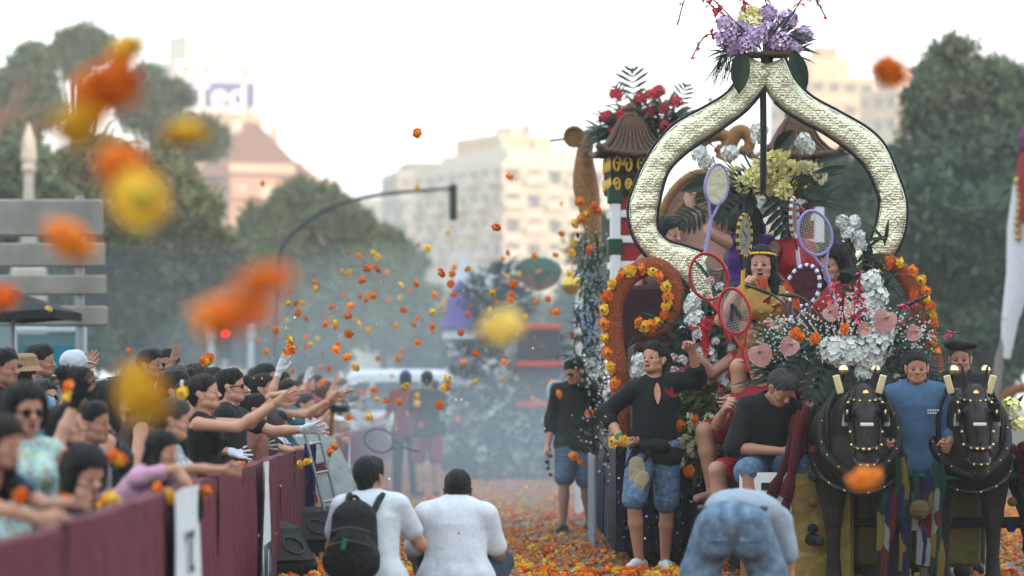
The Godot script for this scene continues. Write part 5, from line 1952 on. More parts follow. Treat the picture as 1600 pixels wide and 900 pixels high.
func feathers(t: Node3D, j: Dictionary, called: String, col: Color, n: int, size: float, where: Vector3) -> void:
	var st := mb()
	for i in n:
		var a := -1.1 + 2.2 * i / (n - 1)
		leaf(st, where, V3(sin(a), cos(a) * 1.0, -.1), V3(0, 0, 1), size * rng.randf_range(.8, 1.1), size * .3, .1, 4)
	on_head(t, j, called, st, mat(col, .8, "hair", 8.0))

func head_band(t: Node3D, j: Dictionary, m: Material, y: float = .165, called: String = "headband") -> void:
	var st := mb()
	var pts := []
	for i in 25:
		var a := TAU * i / 24
		pts.append(V3(sin(a) * .089, y - .012 * cos(a) * -1.0 * .4, cos(a) * .108 - .004))
	tube(st, pts, .011, 6, false)
	on_head(t, j, called, st, m)

func rider_at(px: float, py: float, s: float, yaw: float, j: Dictionary) -> Vector3:
	return P(px, py, s) - Basis(Vector3.UP, deg_to_rad(yaw)) * (j.head as Vector3) * 1.16

func build_riders() -> void:
	var skin := Color(.74, .54, .45)
	var black := Color(.045, .035, .035)
	var goldm := mat(Color(.78, .62, .22), .35, "", 1.0, {"metallic": .7})
	var red := mat(Color(.58, .04, .09), .7, "cloth", 3.0)
	# the woman with the gold headband
	var j := sit({"look": look(-8, -4), "eR": V3(-.27, .78, .1), "wR": V3(-.13, .98, .26), "gR": "grip", "pR": V3(1, 0, .3), "eL": V3(.3, .7, .0), "wL": V3(.12, .74, .24), "gL": "grip"})
	var t := person("woman with gold headband and long black hair calling out mid float", rider_at(1190, 434, 206, -4, j), deg_to_rad(-4), j, {"sex": "f", "mouth": 1, "skin": skin, "hair": ["long", black], "top": ["top", mat(Color(.62, .46, .2), .5, "cloth", 4.0, {"metallic": .4}), 0.0], "bottom": ["skirt", red, .8, .0], "group": "", "grow": 1.16})
	head_band(t, j, goldm)
	var st := mb()
	for i in 3:
		var pts := []
		for k in 13:
			var a := PI * (k / 12.0 - .5)
			pts.append(j.neck + V3(sin(a) * (.075 + .02 * i), -.02 - cos(a) * (.05 + .045 * i), .035 + cos(a) * (.06 + .02 * i)))
		tube(st, pts, .006, 5)
	obj("necklace", st, goldm, t)
	# curly haired woman behind the lavender racket
	j = sit({"look": look(12, 8), "eR": V3(-.24, .7, .16), "wR": V3(-.12, .86, .34), "gR": "grip", "eL": V3(.25, .66, .12), "wL": V3(.05, .72, .36)})
	person("curly haired woman in red facing left behind the lavender racket", rider_at(1306, 432, 206, -62, j), deg_to_rad(-62), j, {"sex": "f", "mouth": 2, "skin": skin, "hair": ["curly", Color(.11, .06, .04)], "top": ["top", red, 0.0], "bottom": ["skirt", red, .8, .0], "grow": 1.16})
	# purple feathered woman turned away
	j = sit({"look": look(-30, 0), "eL": V3(.3, 1.0, .02), "wL": V3(.34, 1.2, .2), "gL": "grip", "eR": V3(-.25, .7, .1), "wR": V3(-.05, .72, .3)})
	t = person("dark haired woman with purple feather headdress seen from behind", rider_at(1168, 352, 196, 205, j), deg_to_rad(205), j, {"sex": "f", "skin": skin, "hair": ["long", Color(.07, .04, .04)], "top": ["top", mat(Color(.27, .08, .42), .6, "cloth", 3.0), 0.0], "bottom": ["skirt", mat(Color(.27, .08, .42), .6, "cloth", 3.0), .8, .0], "grow": 1.16})
	feathers(t, j, "purple_feather", Color(.22, .07, .42), 7, .15, V3(0, .2, 0))
	head_band(t, j, mat(Color(.36, .16, .55), .5, "cloth", 3.0))
	# woman glimpsed through the arch's lower left
	j = sit({"look": look(40, 5)})
	person("dark haired woman glimpsed through the lower left of the arch", rider_at(1042, 384, 186, 10, j), deg_to_rad(10), j, {"sex": "f", "skin": skin, "hair": ["long", Color(.06, .04, .03)], "top": ["top", mat(Color(.5, .42, .38), .7, "cloth", 3.0), .4], "bottom": ["skirt", red, .8, .0], "grow": 1.16})
	# woman with the red fan headdress, arms dark in the shade
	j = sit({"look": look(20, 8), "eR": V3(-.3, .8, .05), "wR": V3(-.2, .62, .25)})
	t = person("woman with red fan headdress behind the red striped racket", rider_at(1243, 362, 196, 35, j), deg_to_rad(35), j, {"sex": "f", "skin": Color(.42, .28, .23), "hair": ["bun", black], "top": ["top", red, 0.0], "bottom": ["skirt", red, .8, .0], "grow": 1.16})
	feathers(t, j, "red_feather", Color(.6, .03, .06), 9, .16, V3(0, .18, -.03))
	head_band(t, j, red)
	# woman in red with black glove, lower left
	j = sit({"look": look(-10, 6), "eR": V3(-.24, .84, .16), "wR": V3(-.28, 1.03, .37), "gR": "grip", "dR": V3(-.1, 1, .1), "pR": V3(0, 0, 1), "eL": V3(.25, .7, .06), "wL": V3(.1, .66, .3)})
	t = person("woman in red with drooping red feathers holding racket in black glove", rider_at(1176, 532, 206, -38, j), deg_to_rad(-38), j, {"sex": "f", "skin": skin, "hair": ["short", black], "top": ["top", red, 0.0], "bottom": ["skirt", red, .8, .0], "gloves": "R", "glove": Color(.03, .03, .035), "grow": 1.16})
	for i in 2: feathers(t, j, "red_feather", Color(.6, .03, .08), 6, .2, V3(.04, .15 - .05 * i, .0))
	head_band(t, j, mat(Color(.62, .05, .1), .4, "cloth", 3.0))
	# youngster lowest, behind the pink anthurium
	j = sit({"look": look(0, 4), "eR": V3(-.25, .76, .15), "wR": V3(-.12, .86, .3), "gR": "grip"})
	t = person("youngster in red headband half hidden behind the pink anthurium", rider_at(1190, 590, 210, -30, j), deg_to_rad(-30), j, {"sex": "f", "skin": skin, "hair": ["short", black], "top": ["top", red, .5], "bottom": ["skirt", red, .8, .0], "grow": 1.16})
	head_band(t, j, mat(Color(.62, .05, .1), .4, "cloth", 3.0))

func build_rackets() -> void:
	var lav := mat(Color(.52, .48, .68), .4)
	var redm := mat(Color(.60, .05, .09), .35)
	var white := mat(Color(.82, .82, .82), .6)
	var black := mat(Color(.04, .04, .04), .6)
	var str_m := mat(Color(.62, .62, .58), .5)
	var cream := mat(Color(.78, .76, .64), .8, "cloth", 4.0)
	racket("lavender racket with cream cloth face, highest on the float's left", P(1120, 288, 205), turn_to(-12, 35), .22, .31, lav, str_m, .3, null, cream)
	racket("red racket with bare strings left of the golden headband woman", P(1107, 432, 216), turn_to(18, 8), .275, .34, redm, mat(Color(.3, .26, .26), .5), .22)
	racket("red racket with black chevron painted on its strings", P(1147, 486, 226), turn_to(14, -22), .225, .32, redm, str_m, .16, null, null, 1)
	racket("black and yellow wound racket with grey face and gold squiggle", P(1163, 368, 212), turn_to(-4, 58), .21, .31, black, str_m, .18, mat(Color(.72, .56, .14), .6), mat(Color(.5, .5, .48), .8, "cloth", 4.0), 2)
	racket("lavender racket with bare strings at the curly woman's face", P(1273, 364, 214), turn_to(17, 12), .25, .33, lav, str_m, .3)
	racket("white and purple wound racket below the lavender bare one", P(1256, 446, 218), turn_to(-22, -25), .24, .30, mat(Color(.3, .14, .42), .5), str_m, .24, white, mat(Color(.25, .05, .1), .8, "cloth", 4.0))
	racket("red and white striped racket seen almost edge on", P(1241, 340, 200), turn_to(24, 72), .24, .32, redm, str_m, .22, white)

func build_second_float() -> void:
	var s := 94.0
	var t := thing("far_float", "second flower float half lost in smoke down the street", "parade float", G(800, s))
	var o := t.position
	var fl := mb()
	var gr := mb()
	for q in [[765, 455, 26], [790, 440, 22], [745, 470, 22], [770, 500, 26], [800, 480, 22], [750, 520, 20], [775, 580, 34], [750, 610, 30], [800, 610, 34], [840, 600, 30], [870, 560, 24], [780, 640, 36], [850, 640, 34], [730, 560, 20], [700, 640, 30], [740, 660, 34], [800, 670, 36], [850, 680, 34], [705, 690, 30], [760, 700, 34], [815, 705, 34], [865, 610, 30]]:
		for i in 170:
			var d: Vector3 = V3(rng.randfn(), rng.randfn(), absf(rng.randfn())).normalized() * q[2] / s * rng.randf_range(.7, 1.1)
			var at: Vector3 = P(q[0], q[1], s) - o + d
			if i % 2: leaf(gr, at, d + V3(0, .1, 0), V3(0, 1, .2), .26, .12, .3, 2)
			else: floret(fl, at * 1.03, V3(0, .3, 1), .062, 5, SNOW[i % 3])
	obj("white_blossom", fl, petal_mat(), t)
	obj("greenery", gr, green(.9), t)
	var st := mb()
	for ry in [512, 632, 570]:
		st = mb()
		box(st, P(842, ry, s) - o + V3(0, 0, .2), V3(.75, .1, .7), Basis(), .02)
		obj("orange_rail", st, mat(Color(.72, .22, .08), .6), t)
	st = mb()
	box(st, P(842, 572, s) - o, V3(.7, 1.35, .7), Basis(), .02)
	obj("carriage_body", st, mat(Color(.18, .12, .13), .7), t)
	st = mb()
	ball(st, P(840, 425, s) - o, .42, V3(1, .62, 1), 12)
	obj("green_dome", st, mat(Color(.12, .38, .22), .8, "rough", 2.0), t)
	st = mb()
	for k in 10: leaf(st, P(840, 455, s) - o + V3(0, 0, .3), V3(rng.randfn(), .6 + rng.randf(), .3), V3(0, 0, 1), .42, .1, .2, 3)
	obj("pinkish_leaf", st, mat(Color(.5, .3, .26), .7, "leaf", 3.0), t)
	st = mb()
	for q in [[728, 555, .42], [735, 600, .34]]:
		ball(st, P(q[0], q[1], s) - o, q[2], V3(.8, 1.1, .6), 14)
	lathe(st, [Vector2(.36, 0), Vector2(.3, .4), Vector2(.2, .8), Vector2(.02, 1.5)], 12, P(725, 530, s) - o)
	obj("white_mask", st, mat(Color(.72, .73, .76), .7), t)
	st = mb()
	lathe(st, [Vector2(.34, 0), Vector2(.24, .5), Vector2(.02, .95)], 12, P(722, 515, s) - o + V3(0, 0, .06))
	obj("purple_cone", st, mat(Color(.35, .28, .55), .7), t)
	st = mb()
	tube(st, smooth_path([P(712, 510, s) - o, P(716, 470, s) - o, P(728, 440, s) - o, P(724, 430, s) - o], 4), .1, 8)
	tube(st, smooth_path([P(712, 500, s) - o, P(698, 480, s) - o, P(702, 465, s) - o], 4), .09, 8)
	obj("yellow_horn", st, mat(Color(.68, .58, .3), .7), t)
	st = mb()
	box(st, V3(-.1, .6, -3.0), V3(2.2, .9, 4.0), Basis(), .05)
	obj("wagon", st, mat(Color(.12, .15, .13), .8), t)
	for k in 2:
		st = mb()
		ball(st, P(727 + k * 8, 548, s) - o + V3(-.1 + k * .1, .1, .27), .08, V3(1.2, .8, .6), 8)
		obj("mask_eye", st, mat(Color(.25, .26, .3), .7), t)
	# masts, gold ball and blue rackets between the two floats
	s = 135.0
	t = thing("striped_pole", "white pole wound with dark green ribbon left of the scrolls", "pole", G(905, s))
	st = mb()
	tube(st, [V3(0, 0, 0), P(905, 470, s) - G(905, s)], .05, 10)
	obj("pole", st, mat(Color(.78, .78, .78), .6), t)
	st = mb()
	var pts := []
	for k in 60: pts.append(V3(cos(k * .5) * .05, .3 + k * .0365, sin(k * .5) * .05))
	tube(st, pts, .024, 5)
	obj("green_ribbon", st, mat(Color(.06, .16, .1), .7), t)
	t = thing("golden_ball", "gold ball with white curved horn above the striped pole", "ornament", P(893, 445, s))
	st = mb()
	ball(st, Vector3.ZERO, .115, Vector3.ONE, 16)
	obj("ball", st, mat(Color(.74, .62, .28), .3, "", 1.0, {"metallic": .8}), t)
	st = mb()
	tube(st, smooth_path([P(902, 560, s) - t.position, P(904, 480, s) - t.position, P(902, 440, s) - t.position, P(896, 415, s) - t.position], 4), .035, 8)
	obj("white_horn", st, mat(Color(.8, .8, .8), .6), t)
	var lb := mat(Color(.45, .58, .72), .5)
	racket("pale blue racket hanging left of the terracotta scroll", P(922, 494, 150), turn_to(-8, 10), .23, .3, lb, lb, .25, null, mat(Color(.55, .62, .72), .8, "cloth", 4.0))
	racket("pale round racket beside the walking young man's shoulder", P(870, 612, 150), turn_to(20, 15), .2, .22, mat(Color(.7, .75, .75), .5), lb, .12, null, mat(Color(.55, .6, .6), .8, "cloth", 4.0))

# ---------- people in the street ----------
func build_street_people() -> void:
	var skin := Color(.72, .52, .42)
	var black := mat(Color(.055, .055, .06), .85, "cloth", 2.5)
	var denim := mat(Color(.44, .57, .70), .85, "denim", 3.0)
	# man in open black shirt, fist raised
	var j := stand({"look": look(-38, -14), "eR": V3(-.36, 1.2, -.06), "wR": V3(-.25, .98, .16), "gR": "cup", "dR": V3(.7, -.1, .5), "pR": V3(.2, 1, .1), "eL": V3(.335, 1.46, -.02), "wL": V3(.275, 1.655, .1), "gL": "grip", "pL": V3(-.6, 0, .8), "sL": V3(.165, 1.43, -.01), "sR": V3(-.165, 1.37, .02), "chest": V3(.015, 1.29, 0),
		"kL": V3(.1, .5, -.02), "aL": V3(.1, .09, -.16), "kR": V3(-.17, .53, .2), "aR": V3(-.12, .11, .08), "fR": V3(-.5, 0, .9), "head": V3(-.01, 1.52, .02)})
	var t := person("young man in open black shirt raising his fist before the float", G(1022, 208), 0.05, j, {"sex": "m", "mouth": 1, "skin": skin, "hair": ["short", Color(.05, .04, .035)], "top": ["shirt", black, 1.3, .011], "bottom": ["shorts", denim, .92, .02], "shoes": Color(.8, .8, .8), "cell": .011, "hem": 1.6, "heavy": -.002})
	var st := mb()
	leaf(st, V3(.012, 1.425, .105), V3(.01, -1, .3), V3(0, .3, 1), .17, .05, .0, 4)
	obj("bare_chest_gap", st, mat(skin, .6, "skin", 6.0), t)
	var p := [cp(V3(-.1, .95, .12), V3(.06, .95, .13), .05, .05, Color.WHITE, .03), cp(V3(-.12, .95, .1), V3(-.22, .78, .1), .05, .02, Color.WHITE, .03), cp(V3(-.02, .95, .15), V3(-.08, .86, .17), .035, .015, Color.WHITE, .03)]
	put("shirt_knot", net(p, .012, .01, 14.0), black, t)
	st = mb()
	for a in [[.3, 0.0], [-.5, .5], [1.4, .2]]: leaf(st, V3(.1, 1.33, .155), V3(sin(a[0]), cos(a[0]), .1), V3(0, 0, 1), .07, .035, .1, 3)
	obj("red_ribbon", st, mat(Color(.5, .06, .06), .7, "cloth", 4.0), t)
	var hp := [cp(V3(-.14, .82, .15), V3(-.13, .71, .16), .06, .07, Color.WHITE, .03, V3(0, 0, 1), .45), cp(V3(-.09, .72, .19), V3(-.12, .66, .2), .05, .05, Color.WHITE, .02, V3(0, 0, 1), .3)]
	tag(put("cap", net(hp, .009, .006, 20.0), mat(Color(.62, .56, .46), .85, "cloth", 4.0)), "beige peaked cap hanging from the open shirted man's belt", "cap").position = G(1022, 208) + V3(0, 0, .045)
	st = mb()
	tube(st, [V3(-.275, 1.03, .115), V3(-.262, 1.0, .145)], .034, 10)
	obj("green_bracelet", st, mat(Color(.1, .4, .2), .6), t)
	# walking young man
	j = stand({"look": look(-22, 18), "kR": V3(-.1, .52, .12), "aR": V3(-.13, .1, .0), "kL": V3(.09, .5, -.02), "aL": V3(.1, .13, -.26), "wR": V3(-.27, .86, .08), "head": V3(0, 1.51, .04)})
	t = person("young man in dark sweater walking with lowered head left of float", G(900, 160), deg_to_rad(-8), j, {"sex": "m", "skin": skin, "hair": ["short", Color(.04, .035, .035)], "top": ["sweater", mat(Color(.09, .10, .11), .9, "cloth", 2.5), 1.3, .022], "bottom": ["shorts", mat(Color(.40, .50, .60), .85, "denim", 3.0), .9, .024], "shoes": Color(.2, .22, .25), "hem": 1.4})
	st = mb()
	tube(st, [V3(0, .26, 0), V3(0, 0, 0)], .008, 5)
	for k in 5: ball(st, V3(.02 * sin(k * 2.0), .2 - k * .06, .01), .026, V3(1, .8, 1), 7)
	tag(obj("dried_garland", st, mat(Color(.18, .16, .13), .9)), "short dried flower garland hanging from the walking man's hand", "garland").position = P(857, 735, 160)
	# photographer with rucksack
	j = stand({"pel": V3(0, .26, 0), "waist": V3(0, .4, .03), "chest": V3(.01, .56, .06), "neck": V3(.02, .69, .1), "head": V3(.035, .735, .14), "sL": V3(.18, .645, .07), "sR": V3(-.16, .655, .09), "eL": V3(.26, .40, .16), "eR": V3(-.27, .42, .2), "wL": V3(.1, .56, .34), "wR": V3(-.14, .58, .36), "gL": "grip", "gR": "grip",
		"hL": V3(.1, .24, .02), "hR": V3(-.1, .24, .02), "kL": V3(.18, .32, .4), "kR": V3(-.16, .1, .34), "aL": V3(.14, .09, .12), "aR": V3(-.12, .12, -.1), "look": look(-14, 4)})
	t = person("crouching photographer in white shirt with black rucksack seen from behind", G(578, 262), deg_to_rad(172), j, {"sex": "m", "skin": skin, "hair": ["short", Color(.035, .03, .03)], "top": ["shirt", mat(Color(.80, .82, .85), .85, "cloth", 2.5), .62, .012], "bottom": ["trousers", mat(Color(.2, .22, .27), .85, "denim", 3.0), 2.0, .01], "shoes": Color(.1, .1, .1), "cell": .011})
	var at := t.position
	var yaw := t.rotation.y
	t = thing("rucksack", "black rucksack on the crouching photographer's back", "rucksack", at, yaw)
	p = [cp(V3(.07, .34, -.16), V3(.07, .56, -.13), .15, .14, Color.WHITE, .06, V3(0, 0, 1), .62), cp(V3(.07, .3, -.2), V3(.07, .4, -.22), .13, .12, Color.WHITE, .03, V3(0, 0, 1), .5), cp(V3(.0, .34, -.2), V3(.15, .34, -.2), .1, .1, Color.WHITE, .04, V3(0, 0, 1), .7)]
	var bm := mat(Color(.045, .05, .055), .75, "cloth", 4.0)
	put("bag", net(p, .011, .006, 14.0), bm, t)
	for sg in [-1.0, 1.0]:
		st = mb()
		tube(st, smooth_path([V3(.05 + sg * .08, .6, -.1), V3(.03 + sg * .1, .72, .04), V3(.03 + sg * .125, .62, .2), V3(.03 + sg * .15, .42, .12), V3(.07 + sg * .12, .3, -.1)], 4), .02, 6)
		obj("strap", st, bm, t)
	st = mb()
	tube(st, smooth_path([V3(.02, .66, -.12), V3(.07, .72, -.13), V3(.12, .66, -.12)], 4), .012, 6)
	obj("grab_loop", st, bm, t)
	st = mb()
	box(st, V3(.1, .44, -.30), V3(.03, .07, .012), Basis(V3(0, 0, 1), .3), .004)
	obj("green_tag", st, mat(Color(.1, .4, .3), .6), t)
	st = mb()
	for y in [.46, .54]: tube(st, smooth_path([V3(-.05, y - .03, -.265), V3(.07, y, -.29), V3(.19, y - .03, -.265)], 4), .006, 5)
	obj("zip", st, mat(Color(.2, .21, .22), .4), t)
	t = thing("camera_in_hand", "black camera with long lens held by rucksack photographer", "camera", at, yaw)
	st = mb()
	box(st, V3(-.04, .63, .38), V3(.15, .1, .08), Basis(), .015)
	box(st, V3(-.04, .69, .38), V3(.06, .04, .06), Basis(), .008)
	obj("camera_body", st, bm, t)
	st = mb()
	lathe(st, [Vector2(.01, 0), Vector2(.04, 0), Vector2(.04, .1), Vector2(.047, .11), Vector2(.047, .2), Vector2(.02, .2)], 14, V3(-.06, .63, .42), Basis(V3(1, 0, 0), PI / 2))
	obj("lens", st, bm, t)
	# photographer in plain white T-shirt
	j = stand({"pel": V3(0, .22, 0), "waist": V3(0, .35, .03), "chest": V3(0, .5, .07), "neck": V3(0, .62, .1), "head": V3(-.01, .645, .15), "sL": V3(.185, .575, .07), "sR": V3(-.185, .575, .07), "eL": V3(.26, .33, .14), "eR": V3(-.26, .33, .14), "wL": V3(.16, .38, .34), "wR": V3(-.16, .38, .34),
		"hL": V3(.1, .2, .02), "hR": V3(-.1, .2, .02), "kL": V3(.2, .3, .38), "kR": V3(-.27, .28, .34), "aL": V3(.16, .09, .1), "aR": V3(-.2, .09, .08), "look": look(0, 14)})
	person("crouching man in plain white T-shirt seen from behind", G(712, 255), deg_to_rad(180), j, {"sex": "m", "skin": Color(.55, .38, .3), "hair": ["thin", Color(.04, .035, .035)], "top": ["shirt", mat(Color(.82, .83, .86), .85, "cloth", 2.0), .75, .02], "bottom": ["jeans", mat(Color(.25, .32, .40), .85, "denim", 3.0), 2.0, .012], "shoes": Color(.1, .1, .1), "cell": .011, "heavy": .015})
	# bending man
	j = stand({"pel": V3(0, .72, 0), "waist": V3(-.03, .78, .15), "chest": V3(-.1, .76, .32), "neck": V3(-.17, .66, .45), "head": V3(-.2, .58, .5), "sL": V3(.03, .72, .40), "sR": V3(-.30, .70, .36), "eL": V3(.1, .45, .48), "eR": V3(-.36, .44, .36), "wL": V3(.06, .22, .5), "wR": V3(-.36, .2, .42),
		"hL": V3(.11, .68, .0), "hR": V3(-.11, .68, .0), "kL": V3(.2, .4, .08), "kR": V3(-.22, .4, .1), "aL": V3(.2, .09, -.05), "aR": V3(-.22, .09, -.05), "look": look(0, 70)})
	t = person("man in pale jeans bending over with his back to us", G(1145, 288), deg_to_rad(178), j, {"sex": "m", "skin": skin, "hair": ["short", Color(.3, .3, .3)], "top": ["shirt", mat(Color(.58, .63, .68), .85, "cloth", 2.0), .75, .03], "bottom": ["jeans", mat(Color(.50, .61, .72), .85, "denim", 1.6), 1.9, .05], "shoes": Color(.15, .15, .15), "heavy": .035, "hem": -1.0, "seat": true})
	t.scale = Vector3.ONE * .87
	st = mb()
	var belt := []
	for k in 15:
		var a := PI * (k / 14.0) + PI
		belt.append(V3(cos(a) * .205, .80 + .0 * sin(a), sin(a) * .15 + .03))
	tube(st, belt, .018, 6)
	obj("belt", st, mat(Color(.12, .12, .13), .6), t)
	st = mb()
	for sx in [-.1, .1]:
		box(st, V3(sx, .66, -.158), V3(.13, .13, .012), Basis(V3(1, 0, 0), .12), .005)
	obj("back_pocket", st, mat(Color(.45, .56, .68), .85, "denim", 1.6), t)
	# driver sitting on the gold box
	j = sit({"chest": V3(0, .83, .06), "neck": V3(0, .96, .11), "head": V3(.01, .98, .17), "look": look(15, 38), "sL": V3(.17, .91, .07), "sR": V3(-.17, .91, .07), "eL": V3(.24, .64, .12), "eR": V3(-.27, .63, .08), "wL": V3(.12, .62, .36), "wR": V3(.0, .61, .33), "gL": "grip", "gR": "grip",
		"kR": V3(-.3, .47, .34), "aR": V3(-.27, .05, .36), "kL": V3(.12, .5, .42), "aL": V3(.12, .05, .42)})
	person("grey haired man in black shirt sitting bowed on gold box", seat_at(1212, 622, 224, 22, j), deg_to_rad(22), j, {"sex": "m", "skin": Color(.66, .46, .37), "hair": ["short", Color(.27, .27, .27)], "top": ["shirt", black, .98, .022], "bottom": ["shorts", mat(Color(.42, .54, .66), .85, "denim", 3.0), .9, .02], "shoes": Color(.15, .15, .15), "cell": .012})
	# man in blue shirt between the horses
	j = stand({"look": look(-4, 2), "eL": V3(.26, 1.12, .02), "wL": V3(.2, 1.05, .26), "eR": V3(-.28, 1.14, .04), "wR": V3(-.26, 1.06, .28), "gL": "grip", "gR": "grip"})
	t = person("smiling man in blue work shirt standing behind the two horses", G(1432, 226), 0.0, j, {"sex": "m", "mouth": 2, "skin": Color(.70, .48, .39), "hair": ["thin", Color(.1, .08, .07)], "top": ["shirt", mat(Color(.27, .38, .50), .9, "cloth", 2.0), 1.4, .02], "bottom": ["trousers", mat(Color(.2, .2, .22), .9, "cloth", 2.0), 2.0, .01], "shoes": Color(.1, .1, .1), "heavy": .018})
	t.scale = Vector3.ONE * .945
	st = mb()
	for k in 9: box(st, V3(.065 + (k % 5) * .018, 1.295 - .02 * (k / 5), .163), V3(.012, .013, .01))
	obj("chest_badge", st, mat(Color(.72, .75, .78), .8), t)
	# man in beret
	j = stand({"look": look(-6, 0), "wL": V3(.2, .98, .22), "gL": "grip"})
	t = person("older man in black shirt and beret behind the right horse", G(1500, 209), -.05, j, {"sex": "m", "mouth": 2, "skin": Color(.66, .46, .38), "hair": ["thin", Color(.3, .3, .3)], "top": ["shirt", black, 1.6, .02], "bottom": ["trousers", black, 2.0, .01], "shoes": Color(.1, .1, .1), "heavy": .02})
	p = [cp(V3(-.02, .212, .0), V3(.03, .205, .01), .105, .10, Color.WHITE, .03, V3(0, 1, 0), .38), cp(V3(0, .185, -.02), V3(0, .185, .03), .09, .088, Color.WHITE, .02, V3(0, 1, 0), .25)]
	on_head(t, j, "beret", arr_st(net(p, .008)), mat(Color(.045, .04, .045), .9, "cloth", 4.0))
	st = mb()
	leaf(st, V3(.1, 1.3, .17), V3(.1, 1, .1), V3(0, 0, 1), .07, .05, .1, 3)
	obj("white_handkerchief", st, mat(Color(.8, .8, .8), .8), t)
	# camera operators in the smoke
	j = stand({"look": look(-20, 0), "eR": V3(-.28, 1.2, .14), "wR": V3(-.16, 1.42, .26), "gR": "grip", "eL": V3(.22, 1.14, .16), "wL": V3(.05, 1.38, .3), "kL": V3(.12, .5, .05), "kR": V3(-.12, .5, -.02)})
	t = person("camera operator in black T-shirt and red shorts, back turned", G(668, 114), deg_to_rad(196), j, {"sex": "m", "skin": skin, "hair": ["short", Color(.08, .06, .05)], "top": ["shirt", black, .65, .015], "bottom": ["shorts", mat(Color(.55, .16, .2), .85, "cloth", 3.0), .9, .02], "shoes": Color(.2, .2, .2), "cell": .016, "group": ""})
	st = mb()
	box(st, V3(-.1, 1.52, .22), V3(.14, .16, .36), Basis(), .02)
	tube(st, [V3(-.1, 1.52, .4), V3(-.1, 1.52, .55)], .055, 10)
	tag(obj("video_camera", st, bm), "black video camera on the red shorted operator's shoulder", "camera").transform = t.transform
	st = mb()
	box(st, V3(-.19, .95, -.02), V3(.1, .2, .16), Basis(), .02)
	obj("belt_pouch", st, bm, t)
	j = stand({"look": look(-10, 0), "eR": V3(-.26, 1.16, .12), "wR": V3(-.14, 1.3, .3), "eL": V3(.24, 1.14, .1), "wL": V3(.12, 1.28, .3)})
	t = person("camera operator in red top and black trousers, half hidden", G(634, 112), deg_to_rad(190), j, {"sex": "m", "skin": skin, "hair": ["short", Color(.05, .04, .04)], "top": ["shirt", mat(Color(.50, .07, .12), .85, "cloth", 3.0), .65, .012], "bottom": ["trousers", mat(Color(.05, .05, .06), .85, "cloth", 3.0), 2.0, .0], "shoes": Color(.1, .1, .1), "cell": .016})
	peaked_cap(t, j, mat(Color(.1, .13, .32), .8, "cloth", 4.0))
	build_street_gear()

